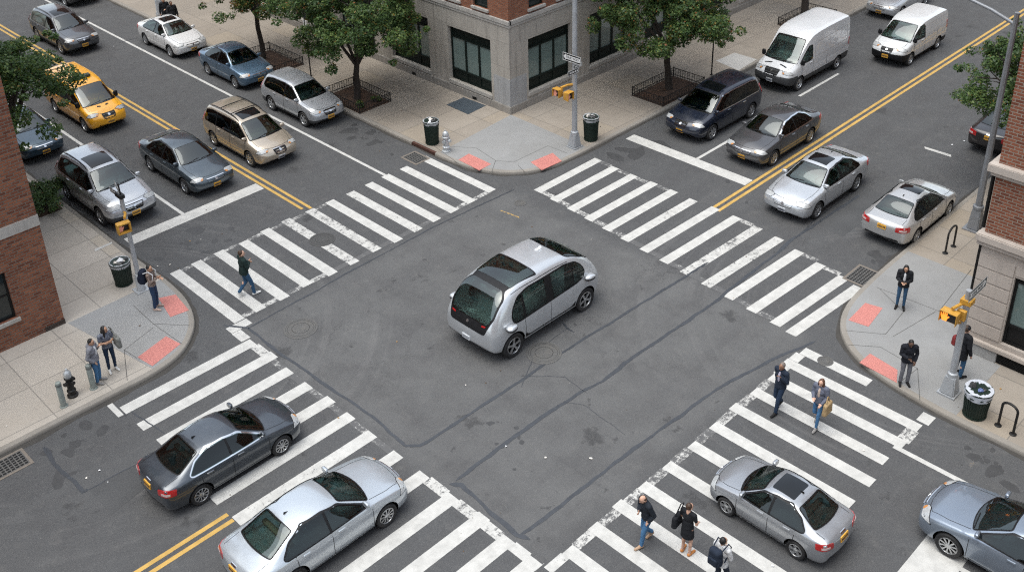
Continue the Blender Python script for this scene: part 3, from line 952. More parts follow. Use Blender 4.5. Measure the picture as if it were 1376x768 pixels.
def pod(name, label, cat, k, loc, rz, pmat):
    """the rounded one-box vehicle in the middle of the junction (its glazed hatch end is -x)"""
    T = dict(POD)
    kx, ky, kz = k
    T['st'] = [(a * kx, b * kz, c * ky, d * kz, e * ky, f * ky, g * kz, h * kz) for a, b, c, d, e, f, g, h in POD['st']]
    root = thing(name, label, cat, loc, rz)
    wr = POD['wr'] * (kx + kz) / 2
    wside = max(s[2] for s in T['st'])
    axles = [a * kx for a in POD['axles']]
    X = lambda x: x * kx
    Y = lambda y: y * ky
    Z = lambda z: z * kz
    d = V((1, 0, -.72)).normalized()
    c = (X(-1.85), 0, Z(1.22))
    glass = rpoly([(-Y(.63), -.29 * kz), (Y(.63), -.29 * kz), (Y(.695), -.05 * kz), (Y(.65), .40 * kz), (Y(.52), .59 * kz), (-Y(.52), .59 * kz), (-Y(.65), .40 * kz), (-Y(.695), -.05 * kz)], .10, 4)
    rg = rpoly([(X(-1.20), -Y(.60)), (X(-.30), -Y(.64)), (X(-.30), Y(.64)), (X(-1.20), Y(.60))], .05)
    fw = rpoly([(X(.92), -Y(.62)), (X(1.45), -Y(.68)), (X(1.88), -Y(.62)), (X(1.98), 0), (X(1.88), Y(.62)), (X(1.45), Y(.68)), (X(.92), Y(.62)), (X(.86), 0)], .14, 4)
    dlo = [(X(-1.42), Z(.98)), (X(-1.30), Z(.93)), (X(1.10), Z(1.00)), (X(1.38), Z(1.05)), (X(1.47), Z(1.17)), (X(1.40), Z(1.33)), (X(1.18), Z(1.50)), (X(.75), Z(1.585)),
           (X(-.75), Z(1.585)), (X(-1.15), Z(1.50)), (X(-1.38), Z(1.30)), (X(-1.46), Z(1.10))]
    dlo = rpoly(dlo, .10, 4)
    def cut(poly, x0, x1):
        t = bmesh.new(); t.faces.new([t.verts.new((x, z, 0)) for x, z in poly])
        for xq, no in ((x0, (-1, 0, 0)), (x1, (1, 0, 0))):
            bmesh.ops.bisect_plane(t, geom=t.verts[:] + t.edges[:] + t.faces[:], plane_co=(xq, 0, 0), plane_no=no, clear_outer=True)
        t.faces.ensure_lookup_table()
        p = [(l.vert.co.x, l.vert.co.y) for l in t.faces[0].loops]; t.free(); return p
    panes = [cut(dlo, x0, x1) for x0, x1 in ((-9, X(-1.02)), (X(-.98), X(-.12)), (X(.12), X(.95)), (X(.99), 9))]
    ops = [side_opening(list(q)) for q in panes] + [top_opening(list(rg), Z(.95)), top_opening(list(fw), Z(.86)), (c, d, list(glass), -3, .75 * kx)]
    me, bvh = body_mesh(T['st'], POD['bow'], axles, wr + .06, wr, wside, None, [pmat, WELL, BLACKTRIM, M('pod_interior', (.07, .07, .072), .8)], sub=3, openings=ops)
    link(bpy.data.objects.new('body', me), root)
    for sx, sy, wd in ((-.95, 0, 1.3), (.25, .42, .5), (.25, -.42, .5), (1.05, .42, .5)):
        bm = bmesh.new(); rbox(bm, X(sx) - .1, X(sx) + .08, Y(sy) - wd * ky / 2, Y(sy) + wd * ky / 2, Z(.80), Z(1.22), .06, seg=2)
        for v in bm.verts: v.co.x -= (v.co.z - Z(.95)) * .22
        obj('seat', bm, M('pod_seat', (.36, .36, .37), .8), root, 50)
        for hy in ((-.3, .3) if sx < 0 else (0,)):
            bm = bmesh.new(); rbox(bm, X(sx) - .14, X(sx) - .03, Y(sy) + hy * ky - .14, Y(sy) + hy * ky + .14, Z(1.24), Z(1.36), .04); obj('headrest', bm, M('pod_seat', (.2, .2, .205)), root, 50)
    bm = bmesh.new(); rbox(bm, X(-.75), X(-.1), -.28, .28, Z(.95), Z(1.02), .03); obj('console', bm, M('pod_console', (.34, .34, .33), .5), root, 50)
    ty, rm = wheel_data(wr, .22, 'five')
    for ax in axles:
        for s in (1, -1):
            w = link(bpy.data.objects.new('wheel', ty), root)
            w.location = (ax, s * (wside - .118), wr + .004)
            w.rotation_euler = (0, random.uniform(0, 6), 0 if s > 0 else math.pi)
            link(bpy.data.objects.new('rim', rm), w)
    # glazed hatch: a black panel with a bright glass over its upper part
    hatch = rpoly([(-Y(.60), -.53 * kz), (Y(.60), -.53 * kz), (Y(.735), -.08 * kz), (Y(.69), .42 * kz), (Y(.55), .63 * kz), (-Y(.55), .63 * kz), (-Y(.69), .42 * kz), (-Y(.735), -.08 * kz)], .10, 4)
    obj('hatch_panel', decal_bm(bvh, c, d, hatch, .007, .07, rim=.02, hole=grow(glass, -.014)), BLACKTRIM, root, 45)
    obj('rear_window', decal_bm(bvh, c, d, glass, .012, .07, rim=0), CLEAR_WS, root, 45)
    for s in (1, -1):
        tl = [(s * Y(.46), -.36 * kz), (s * Y(.575), -.345 * kz), (s * Y(.59), -.30 * kz), (s * Y(.47), -.32 * kz)]
        obj('tail_light', decal_bm(bvh, c, d, tl, .016, .08), LAMP_RED, root, 45)
    obj('badge', decal_bm(bvh, c, d, [(.042 * math.cos(a), -.39 * kz + .048 * math.sin(a)) for a in [i * math.pi / 7 for i in range(14)]], .018, .3), BADGE, root, 45)
    # roof glass and far windscreen
    tr_ = rpoly([(X(-1.46), -Y(.52)), (X(-1.2), -Y(.63)), (X(-.26), -Y(.68)), (X(-.26), Y(.68)), (X(-1.2), Y(.63)), (X(-1.46), Y(.52))], .06)
    tr_ = rpoly([(X(-1.46), -Y(.56)), (X(-.26), -Y(.68)), (X(-.26), Y(.68)), (X(-1.46), Y(.56))], .05)
    obj('roof_trim', top_decal(bvh, tr_, .006, step=.08, hole=grow(rg, -.014)), BLACKTRIM, root, 45)
    obj('glass_roof', top_decal(bvh, rg, .012, step=.08, rim=0), CLEAR_WS, root, 45)
    obj('window_trim', top_decal(bvh, grow(fw, .03), .006, step=.08, hole=grow(fw, -.014)), BLACKTRIM, root, 45)
    obj('windscreen', top_decal(bvh, fw, .012, step=.08, rim=0), CLEAR_WS, root, 45)
    # the long pill-shaped side windows
    for s in (1, -1):
        obj('window_trim', side_decal(bvh, s, grow(dlo, .03), .006, step=.07, hole=grow(dlo, -.014)), BLACKTRIM, root, 45)
        for xa, xb in ((X(-1.04), X(-.96)), (X(-.14), X(.14)), (X(.93), X(1.01))):
            obj('pillar_trim', side_decal(bvh, s, cut(grow(dlo, -.006), xa, xb), .009), BLACKTRIM, root, 45)
        for q in panes:
            obj('side_window', side_decal(bvh, s, q, .012, step=.07, rim=0), SIDE_GLASS, root, 45)
        sill = rpoly([(X(-.98), .17), (X(.98), .17), (X(1.02), Z(.50)), (X(.84), Z(.40)), (X(-.84), Z(.40)), (X(-1.02), Z(.50))], .05)
        obj('rocker_panel', side_decal(bvh, s, sill, .007, step=.12), BLACKTRIM, root, 45)
        bm = bmesh.new()
        for x, zz in ((X(0), Z(.92)), (X(-1.02), Z(.9))):
            polyline_decal(side_decal, bvh, [(x, zz), (x + (.0 if x == 0 else .04), Z(.36))], .012, .0035, bm, s, rim=0)
        obj('panel_gap', bm, SEAM, root)
        # pod-shaped mirrors / sensor arms at both ends
        for mx, mz in ((X(-1.62), Z(.93)), (X(1.62), Z(.99))):
            hit = bvh.ray_cast(V((mx, s * 3, mz)), V((0, -s, 0)))[0]
            bm = bmesh.new()
            bmesh.ops.create_uvsphere(bm, u_segments=16, v_segments=12, radius=1)
            for v in bm.verts:
                q = v.co
                v.co = V((q.x * .20 + .05 * (1 - q.y * q.y) * (1 if mx < 0 else -1), q.y * .13, q.z * .075 + .015))
            bmesh.ops.translate(bm, verts=bm.verts, vec=(mx - .03, hit.y + s * .12, mz + .02))
            tube(bm, [(mx + .03, hit.y - s * .04, mz - .03), (mx, hit.y + s * .08, mz - .02)], [.05, .03], 10, 0)
            mo = obj('side_mirror', bm, pmat, root, 60)
            bm = bmesh.new()
            sgn = -1 if mx < 0 else 1
            bmesh.ops.create_uvsphere(bm, u_segments=14, v_segments=8, radius=1)
            for v in bm.verts: v.co = V((v.co.x * .202 + .05 * (1 - v.co.y ** 2) * (1 if mx < 0 else -1), v.co.y * .132, v.co.z * .05))
            bmesh.ops.translate(bm, verts=bm.verts, vec=(mx - .03, hit.y + s * .123, mz - .022))
            obj('mirror_base', bm, BLACKTRIM, mo, 60)
            # lamps at the far (front) end
        dvec = V((-1, -s * .5, -.15))
        shape = rpoly([(-.17, -.05), (.17, -.06), (.18, .05), (-.15, .06)], .04)
        obj('headlight', decal_bm(bvh, (X(2.1), s * Y(.6), Z(.72)), dvec, shape, .01, .06), LAMP_CLEAR, root, 45)
    # hatch-end bumper: plate, dark diffuser; front intake
    pl = [(-.16, Z(.47)), (.16, Z(.47)), (.16, Z(.47) + .15), (-.16, Z(.47) + .15)]
    p = obj('license_plate', end_decal(bvh, -1, rpoly(pl, .015), .02, step=.5, rim=.03), PLATE_W, root, 40)
    bm = bmesh.new()
    for i in range(6):
        x = -.115 + i * .046
        end_decal(bvh, -1, [(x - .013, Z(.47) + .045), (x + .013, Z(.47) + .045), (x + .013, Z(.47) + .10), (x - .013, Z(.47) + .10)], .024, bm=bm, step=.5, rim=0)
    obj('lettering', bm, M('grey_ink', (.25, .26, .3), .5), p)
    for s in (-1, 1):
        q = rpoly([(-Y(.72), Z(.30)), (Y(.72), Z(.30)), (Y(.80), Z(.40)), (Y(.62), Z(.365)), (-Y(.62), Z(.365)), (-Y(.80), Z(.40))], .03)
        obj('diffuser', end_decal(bvh, s, q, .007), BLACKTRIM, root, 45)
    # roof sensor
    bm = bmesh.new()
    zz = bvh.ray_cast(V((X(.62), Y(.02), 5)), V((0, 0, -1)))[0].z
    lathe(bm, [(.06, zz - .02), (.06, zz + .03), (.045, zz + .06), (.03, zz + .065)], 14, 0, (X(.66), 0, 0))
    rbox(bm, X(.66) - .2, X(.66) - .02, -.05, .05, zz - .01, zz + .035, .015)
    obj('roof_sensor', bm, M('sensor_white', (.7, .71, .72), .3), root, 50)
    # roof seam lines
    bm = bmesh.new()
    for s in (1, -1):
        polyline_decal(top_decal, bvh, [(X(-1.3), s * Y(.70)), (X(-.4), s * Y(.735)), (X(.9), s * Y(.735))], .012, .003, bm, rim=0)
    obj('panel_gap', bm, SEAM, root)
    return root

# ================================================================== PEOPLE
def ico(bm, c, r, rot=None, sub=2):
    res = bmesh.ops.create_icosphere(bm, subdivisions=sub, radius=1)
    for v in res['verts']:
        q = V((v.co.x * r[0], v.co.y * r[1], v.co.z * r[2]))
        if rot is not None: q = rot @ q
        v.co = q + V(c)

def cap(bm, a, b, ra, rb, seg=12):
    a, b = V(a), V(b)
    d = (b - a)
    if d.length < 1e-5: d = V((0, 0, .001))
    dn = d.normalized()
    pts, rad = [], []
    for t in (-1, -.8, -.45): pts.append(a + dn * ra * t); rad.append(ra * math.sqrt(max(0.0004, 1 - t * t)))
    for t in (0, .33, .66, 1): pts.append(a + d * t); rad.append(ra + (rb - ra) * t)
    for t in (.45, .8, 1): pts.append(b + dn * rb * t); rad.append(rb * math.sqrt(max(0.0004, 1 - t * t)))
    tube(bm, pts, rad, seg)

def cone(bm, rings, seg=20):
    """rings: (centre, rx, ry) horizontal ellipses"""
    rr = []
    for c, rx, ry in rings:
        rr.append([bm.verts.new((c[0] + rx * math.cos(2 * math.pi * k / seg), c[1] + ry * math.sin(2 * math.pi * k / seg), c[2])) for k in range(seg)])
    for a, b in zip(rr, rr[1:]):
        for k in range(seg):
            bm.faces.new((a[k], a[(k + 1) % seg], b[(k + 1) % seg], b[k]))
    bm.faces.new(rr[0][::-1]); bm.faces.new(rr[-1])

CLOUD = bpy.data.textures.new('folds', 'CLOUDS'); CLOUD.noise_scale = .085; CLOUD.noise_depth = 2
def fuse(name, bm, mats, parent, voxel=.011, smooth=3, folds=0.):
    """melts overlapping closed shapes into one continuous surface"""
    bmesh.ops.recalc_face_normals(bm, faces=bm.faces)
    me = bpy.data.meshes.new('tmp'); bm.to_mesh(me); bm.free()
    o = bpy.data.objects.new('tmp', me); COL.objects.link(o)
    md = o.modifiers.new('r', 'REMESH'); md.mode = 'VOXEL'; md.voxel_size = voxel; md.use_smooth_shade = True
    if folds:
        d = o.modifiers.new('d', 'DISPLACE'); d.texture = CLOUD; d.strength = folds; d.mid_level = .5
    s = o.modifiers.new('s', 'SMOOTH'); s.factor = .5; s.iterations = smooth
    res = evaluated(o)
    bpy.data.objects.remove(o)
    res.name = name
    for m in mats if isinstance(mats, (list, tuple)) else [mats]: res.materials.append(m)
    res.polygons.foreach_set('use_smooth', [True] * len(res.polygons))
    return link(bpy.data.objects.new(name, res), parent)

def cloth(name, col, var=.25, scale=9, pattern=None, rough=.85):
    key = 'cloth_' + name
    if key in MATS: return MATS[key]
    m, nt, b = new_mat(key); n = N(nt); co = n.coord('Object')
    f = n.noise(scale, co, 5, .6)
    c = n.mix(f, c4([x * (1 - var) for x in col]), c4([min(1, x * (1 + var)) for x in col]))
    if pattern is not None:
        p = n.ramp(n.noise(34, co, 2, .5, 1.5), .46, .54)
        c = n.mix(p, c, c4(pattern))
    n.put(b.inputs['Base Color'], c); b.inputs['Roughness'].default_value = rough
    b.inputs['Specular IOR Level'].default_value = .25
    n.put(b.inputs['Normal'], n.bump(n.noise(40, co, 4), .4, .006))
    MATS[key] = m
    return m
SKIN = {'light': M('skin_light', (.58, .35, .25), .5, var=.12), 'tan': M('skin_tan', (.44, .25, .16), .5, var=.12),
        'brown': M('skin_brown', (.24, .125, .075), .5, var=.12), 'dark': M('skin_dark', (.12, .065, .042), .5, var=.12)}
HAIR = {'black': M('hair_black', (.012, .010, .009), .5, var=.4, scale=40), 'brown': M('hair_brown', (.05, .026, .014), .5, var=.4, scale=40),
        'auburn': M('hair_auburn', (.09, .035, .016), .5, var=.4, scale=40), 'grey': M('hair_grey', (.16, .13, .11), .6, var=.3, scale=40)}
EYE = M('eye_dark', (.01, .008, .006), .2)
LIP = M('lips', (.30, .10, .08), .5)

ARMS = {  # elbow, wrist relative to a 1.72 m body, for the right side (+x); mirrored for the left
    'hang': ((.245, -.03, 1.13), (.255, .05, .89)), 'phone': ((.215, .02, 1.14), (.075, .27, 1.17)), 'chest': ((.222, .05, 1.15), (.02, .20, 1.20)),
    'swing_f': ((.245, .06, 1.14), (.22, .25, .97)), 'swing_b': ((.25, -.13, 1.15), (.26, -.14, .91)), 'strap': ((.235, .03, 1.15), (.13, .17, 1.33)),
    'pocket': ((.255, -.06, 1.14), (.20, .08, .95)), 'hip': ((.232, .02, 1.13), (.17, .20, 1.02))}

def person(label, loc, rz, h=1.72, walk=0, arms=('hang', 'hang'), skin='tan', hair=('black', 'short'), top=None, top_cut='jacket', sleeves='long', inner=None,
           bottom=None, legs='trousers', shoes=None, yaw=0., pitch=0., lean=0., bulk=1., hat=None, group='people on the crossing and the corners', shoe_sole=None):
    root = thing('person', label, 'person', (loc[0], loc[1], loc[2]), rz, group)
    k = h / 1.72
    def S(p): return V((p[0], p[1], p[2])) * k
    def L(p):   # lean the upper body forward about the hips
        q = S(p); z0 = .92 * k
        if q.z > z0: q.y += math.tan(lean) * (q.z - z0)
        return q
    B = bulk
    # legs
    lg = []
    for s in (1, -1):
        fwd = walk * s
        hip = S((s * .088, 0, .92))
        if walk == 0:
            knee, ank, toe = S((s * .10, .025, .50)), S((s * .105, -.015, .085)), S((s * .135, .15, .035))
        elif fwd > 0:
            knee, ank, toe = S((s * .09, .15, .52)), S((s * .085, .20, .09)), S((s * .095, .37, .045))
        else:
            knee, ank, toe = S((s * .09, .05, .50)), S((s * .085, -.22, .19)), S((s * .09, -.10, .05))
        lg.append((s, hip, knee, ank, toe))
    sh = [(s, L((s * .178 * B, 0, 1.405))) for s in (1, -1)]
    am = []
    for (s, p), kind in zip(sh, arms):
        e, w = ARMS[kind]
        am.append((s, p, L((s * e[0] * (1 + (B - 1) * .7), e[1], e[2])), L((s * w[0] if kind not in ('chest',) else s * w[0], w[1], w[2]))))
    hc = L((0, .02, 1.59))
    HR = Matrix.Rotation(yaw, 3, 'Z') @ Matrix.Rotation(-pitch, 3, 'X')
    piv = L((0, -.005, 1.50))
    def hd(p):  # p relative to the head centre
        base = hc - piv
        return piv + HR @ (base + V(p) * k)
    # ---- the body, one surface
    bm = bmesh.new()
    ico(bm, hd((0, 0, 0)), S((.074, .094, .112)), HR)
    ico(bm, hd((0, .030, -.065)), S((.052, .058, .050)), HR)
    cap(bm, hd((0, .088, .005)), hd((0, .106, -.028)), .010 * k, .015 * k, 8)
    for s in (1, -1):
        ico(bm, hd((s * .076, -.008, -.012)), S((.012, .022, .032)), HR, 1)
    cap(bm, L((0, -.02, 1.42)), hd((0, -.02, -.05)), .058 * k, .052 * k)
    ico(bm, L((0, 0, 1.28)), S((.158 * B, .10 * B, .18)))
    ico(bm, L((0, .005, 1.08)), S((.135 * B, .092 * B, .16)))
    ico(bm, S((0, -.01, .95)), S((.15 * B, .105 * B, .12)))
    cap(bm, sh[0][1] * .92 + V((0, 0, .08 * sh[0][1].z)), sh[1][1] * .92 + V((0, 0, .08 * sh[0][1].z)), .06 * k, .06 * k)
    for s, hip, kn, an, toe in lg:
        cap(bm, hip, kn, .078 * B * k, .052 * k); cap(bm, kn, an, .054 * k, .036 * k)
        ico(bm, kn.lerp(an, .3) + V((0, -.015, 0)), (.048 * k, .052 * k, .11 * k))
        cap(bm, an + V((0, -.02, -.03)) * k, toe, .036 * k, .026 * k)
    for s, p, e, w in am:
        cap(bm, p, e, .05 * k, .037 * k); cap(bm, e, w, .039 * k, .026 * k)
        d = (w - e).normalized()
        side = V((-s, 0, 0)) if abs(d.x) < .7 else V((0, 0, 1))
        nrm = d.cross(side).normalized(); side = nrm.cross(d).normalized()
        pc = w + d * .055 * k
        rotm = Matrix((side, d, nrm)).transposed()
        ico(bm, pc, S((.040, .052, .017)), rotm)
        curl = -nrm if (nrm.z > 0) else nrm
        if kind_is_hang(arms, s): curl = V((-s, 0, 0))
        for i, ln in enumerate((.066, .075, .070, .054)):
            b0 = pc + d * .040 * k + side * (.028 - i * .0187) * k
            b1 = b0 + (d + curl * .25).normalized() * ln * .55 * k
            b2 = b1 + (d * .75 + curl * .75).normalized() * ln * .55 * k
            cap(bm, b0, b1, .0092 * k, .0086 * k, 8); cap(bm, b1, b2, .0086 * k, .0074 * k, 8)
        t0 = w + d * .03 * k + side * .03 * k
        t1 = t0 + (side * .7 + d * .7).normalized() * .035 * k
        cap(bm, t0, t1, .012 * k, .0105 * k, 8); cap(bm, t1, t1 + (d * .9 + curl * .5).normalized() * .03 * k, .0105 * k, .0085 * k, 8)
    fuse('body', bm, SKIN[skin], root, .0085, 2)
    # ---- face details
    for s in (1, -1):
        e = bmesh.new(); ico(e, hd((s * .030, .082, .008)), (.011 * k, .008 * k, .007 * k), HR, 2)
        obj('eye', e, EYE, root, 60)
        e = bmesh.new(); cap(e, hd((s * .018, .088, .026)), hd((s * .045, .078, .027)), .0045 * k, .0035 * k, 6)
        obj('eyebrow', e, HAIR[hair[0]], root, 60)
    e = bmesh.new(); cap(e, hd((-.020, .083, -.062)), hd((.020, .083, -.062)), .006 * k, .006 * k, 8)
    obj('mouth', e, LIP, root, 60)
    # ---- hair
    if hair[1] != 'bald':
        bm = bmesh.new()
        ico(bm, hd((0, -.030, .026)), S((.083, .090, .104)), HR)
        if hair[1] == 'fringe':
            ico(bm, hd((0, .05, .07)), S((.062, .05, .04)), HR)
        if hair[1] in ('long', 'bob'):
            ico(bm, hd((0, -.045, -.05)), S((.086, .066, .12)), HR)
            for s in (1, -1):
                ico(bm, hd((s * .07, .0, -.03)), S((.03, .055, .10)), HR)
        if hair[1] == 'long':
            cap(bm, hd((0, -.06, -.08)), hd((0, -.085, -.28)), .075 * k, .055 * k)
            for s in (1, -1): cap(bm, hd((s * .075, .0, -.06)), hd((s * .085, .03, -.24)), .032 * k, .026 * k)
        if hair[1] == 'curly':
            rnd = random.Random(3)
            for i in range(26):
                a, z = rnd.uniform(0, 6.28), rnd.uniform(.0, .11)
                ico(bm, hd((math.cos(a) * .07, -.02 + math.sin(a) * .075, z)), S((.03, .03, .03)), None, 1)
        fuse('hair', bm, HAIR[hair[0]], root, .0085, 1, .006)
    else:
        bm = bmesh.new()
        for s in (1, -1): ico(bm, hd((s * .062, -.03, .0)), S((.018, .055, .045)), HR)
        ico(bm, hd((0, -.078, -.005)), S((.06, .022, .05)), HR)
        fuse('hair', bm, HAIR[hair[0]], root, .0085, 1)
    if hat is not None:
        bm = bmesh.new()
        ico(bm, hd((0, -.012, .045)), S((.088, .103, .085)), HR)
        fuse('beanie', bm, hat, root, .009, 2, .004)
    # ---- trousers / skirt
    if bottom is not None:
        bm = bmesh.new()
        if legs == 'trousers':
            ico(bm, S((0, -.01, .95)), S((.166 * B, .122 * B, .125)))
            for s, hip, kn, an, toe in lg:
                cap(bm, hip, kn, .092 * B * k, .066 * k); cap(bm, kn, an + V((0, 0, .01)), .067 * k, .054 * k)
            fuse('trousers', bm, bottom, root, .010, 2, .016)
        elif legs == 'slim':
            ico(bm, S((0, -.01, .95)), S((.160 * B, .117 * B, .125)))
            for s, hip, kn, an, toe in lg:
                cap(bm, hip, kn, .086 * B * k, .058 * k); cap(bm, kn, an + V((0, 0, .02)), .060 * k, .043 * k)
            fuse('trousers', bm, bottom, root, .010, 2, .010)
        elif legs == 'skirt':
            cone(bm, [(S((0, 0, .60)), .185 * k, .15 * k), (S((0, 0, .80)), .178 * k, .142 * k), (S((0, 0, .98)), .15 * k, .115 * k), (S((0, 0, 1.05)), .135 * k, .10 * k)])
            fuse('skirt', bm, bottom, root, .010, 3, .014)
    # ---- top
    g = {'jacket': .030, 'coat': .034, 'shirt': .016, 'tee': .015, 'hoodie': .034}[top_cut]
    hem = {'jacket': .86, 'coat': .66, 'shirt': .93, 'tee': .93, 'hoodie': .88}[top_cut]
    bm = bmesh.new()
    ico(bm, L((0, 0, 1.27)), S((.158 * B + g, .102 * B + g, .18)))
    ico(bm, L((0, .005, 1.08)), S((.137 * B + g, .094 * B + g, .17)))
    cone(bm, [(S((0, -.005, hem)), (.155 * B + g) * k, (.113 * B + g) * k), (S((0, -.005, .97)), (.150 * B + g) * k, (.108 * B + g) * k), (L((0, 0, 1.15)), (.13 * B + g) * k, (.09 * B + g) * k)])
    cap(bm, L((.155 * B, 0, 1.405)), L((-.155 * B, 0, 1.405)), (.056 + g) * k, (.056 + g) * k)
    for s, p, e, w in am:
        cap(bm, p, e if sleeves == 'long' else p.lerp(e, .62), (.050 + g * .8) * k, (.040 + g * .7) * k)
        if sleeves == 'long': cap(bm, e, e.lerp(w, .97), (.041 + g * .7) * k, (.030 + g * .6) * k)
    if top_cut in ('jacket', 'coat', 'shirt'):
        cap(bm, L((.05, -.03, 1.47)), L((-.05, -.03, 1.47)), .042 * k, .042 * k)
    if top_cut == 'hoodie':
        cap(bm, L((.07, -.075, 1.47)), L((-.07, -.075, 1.47)), .058 * k, .058 * k)
    fuse({'jacket': 'jacket', 'coat': 'coat', 'shirt': 'shirt', 'tee': 'shirt', 'hoodie': 'hooded_top'}[top_cut], bm, top, root, .010, 2, .022 if top_cut not in ('tee', 'shirt') else .012)
    if inner is not None:      # shirt front showing between the open edges of the jacket
        bm = bmesh.new()
        y = (.102 * B + g) + .004
        ico(bm, L((0, y - .055, 1.24)), S((.055, .06, .20)))
        fuse('shirt', bm, inner, root, .010, 2, .006)
    # ---- shoes
    for s, hip, kn, an, toe in lg:
        bm = bmesh.new()
        heel = an + V((0, -.028 * k, -.042 * k))
        d = (toe - heel).normalized()
        cap(bm, heel, toe + d * .02 * k, .047 * k, .036 * k)
        ico(bm, an + V((0, .03 * k, -.02 * k)), (.044 * k, .06 * k, .05 * k))
        z0 = min(heel.z - .047 * k, toe.z - .036 * k)
        so = fuse('shoe', bm, shoes, root, .009, 2)
        if shoe_sole is not None:
            bm = bmesh.new()
            cap(bm, heel + V((0, 0, -.026 * k)), toe + d * .02 * k + V((0, 0, -.02 * k)), .040 * k, .032 * k)
            for v in bm.verts: v.co.z = max(v.co.z, .003) if False else v.co.z
            obj('sole', bm, shoe_sole, so, 60)
    return root

def kind_is_hang(arms, s):
    return arms[0 if s > 0 else 1] in ('hang', 'swing_f', 'swing_b')

def at_person(p, q):
    """a local point of a person (x right, y forward, z up) in the world"""
    r = Matrix.Rotation(p.rotation_euler.z, 3, 'Z')
    return V(p.location) + r @ V(q)

def bag(name, label, cat, p, c, size, mat, strap=None, strap_mat=None, tilt=0., sub=None):
    """a soft bag carried by person p; c = centre in the person's frame"""
    root = thing(name, label, cat, at_person(p, c), p.rotation_euler.z)
    bm = bmesh.new()
    rbox(bm, -size[0] / 2, size[0] / 2, -size[1] / 2, size[1] / 2, -size[2] / 2, size[2] / 2, min(size) * .38, seg=3)
    for v in bm.verts:
        if v.co.z < 0: v.co.y *= 1.12
        else: v.co.x *= .9
    fuse('bag_body', bm, mat, root, .010, 3, .02)
    if strap:
        for pts in strap:
            bm = bmesh.new()
            tube(bm, [V(q) - V(c) for q in pts], .016, 8)
            obj('strap', bm, strap_mat or mat, root, 60)
    if sub == 'backpack':
        bm = bmesh.new()
        rbox(bm, -size[0] * .36, size[0] * .36, -size[1] * .72, -size[1] * .40, -size[2] * .38, size[2] * .06, .03, seg=3)
        fuse('front_pocket', bm, mat, root, .010, 2, .008)
    return root

# ================================================================== TREES
def leaf_mat(name, col, trans=.42):
    m = bpy.data.materials.new(name); m.use_nodes = True
    nt = m.node_tree; nt.nodes.clear(); n = N(nt)
    out = n.add('ShaderNodeOutputMaterial')
    b = n.add('ShaderNodeBsdfPrincipled'); t = n.add('ShaderNodeBsdfTranslucent'); mx = n.add('ShaderNodeMixShader')
    co = n.coord('Object')
    f = n.noise(2.2, co, 4, .6); f2 = n.noise(23, co, 2)
    c = n.mix(n.rng(f, .3, .7), c4([x * .7 for x in col]), c4([x * 1.3 for x in col]))
    c = n.mix(n.rng(f2, .3, .7, 0, .5), c, c4((col[0] * 1.5, col[1] * 1.25, col[2] * .8)))
    n.put(b.inputs['Base Color'], c); b.inputs['Roughness'].default_value = .5
    b.inputs['Specular IOR Level'].default_value = .4
    n.put(t.inputs['Color'], c)
    mx.inputs[0].default_value = trans
    nt.links.new(b.outputs[0], mx.inputs[1]); nt.links.new(t.outputs[0], mx.inputs[2]); nt.links.new(mx.outputs[0], out.inputs[0])
    return m
LEAVES = [leaf_mat('leaf_deep', (.046, .092, .036)), leaf_mat('leaf_green', (.074, .138, .046)), leaf_mat('leaf_light', (.135, .20, .062)),
          leaf_mat('leaf_yellow', (.22, .17, .045)), leaf_mat('leaf_rust', (.25, .10, .04))]
BARK = M('bark', (.038, .030, .024), .9, var=.45, scale=9, bump=.8)

def leaves_mesh(rng, centers, radii, n_each, size, weights, flat=.75, tilt=.6):
    """clusters of folded leaf blades; returns verts, tris-as-quads, material indices"""
    allv, allm = [], []
    for c, r, cnt in zip(centers, radii, n_each):
        d = rng.normal(size=(cnt, 3)); d /= np.linalg.norm(d, axis=1)[:, None]
        rad = r * rng.uniform(.25, 1., cnt) ** .55
        p = np.asarray(c) + d * rad[:, None] * np.array([1, 1, flat])
        nrm = d * .55 + rng.normal(size=(cnt, 3)) * tilt + np.array([0, 0, .75])
        nrm /= np.linalg.norm(nrm, axis=1)[:, None]
        a = rng.normal(size=(cnt, 3)); a -= nrm * (a * nrm).sum(1)[:, None]; a /= np.linalg.norm(a, axis=1)[:, None]
        b = np.cross(nrm, a)
        s = size * rng.uniform(.6, 1.35, cnt)[:, None]
        droop = nrm * s * rng.uniform(-.25, .05, cnt)[:, None]
        q = np.stack([p - a * s * .55, p + b * s * .36 + droop * .2, p + a * s * .6 + droop, p - b * s * .36 + droop * .2], 1)
        allv.append(q.reshape(-1, 3))
        w = np.array(weights(c), float); w /= w.sum()
        allm.append(rng.choice(len(w), cnt, p=w))
    v = np.concatenate(allv); m = np.concatenate(allm)
    return v, np.arange(len(v)).reshape(-1, 4), m

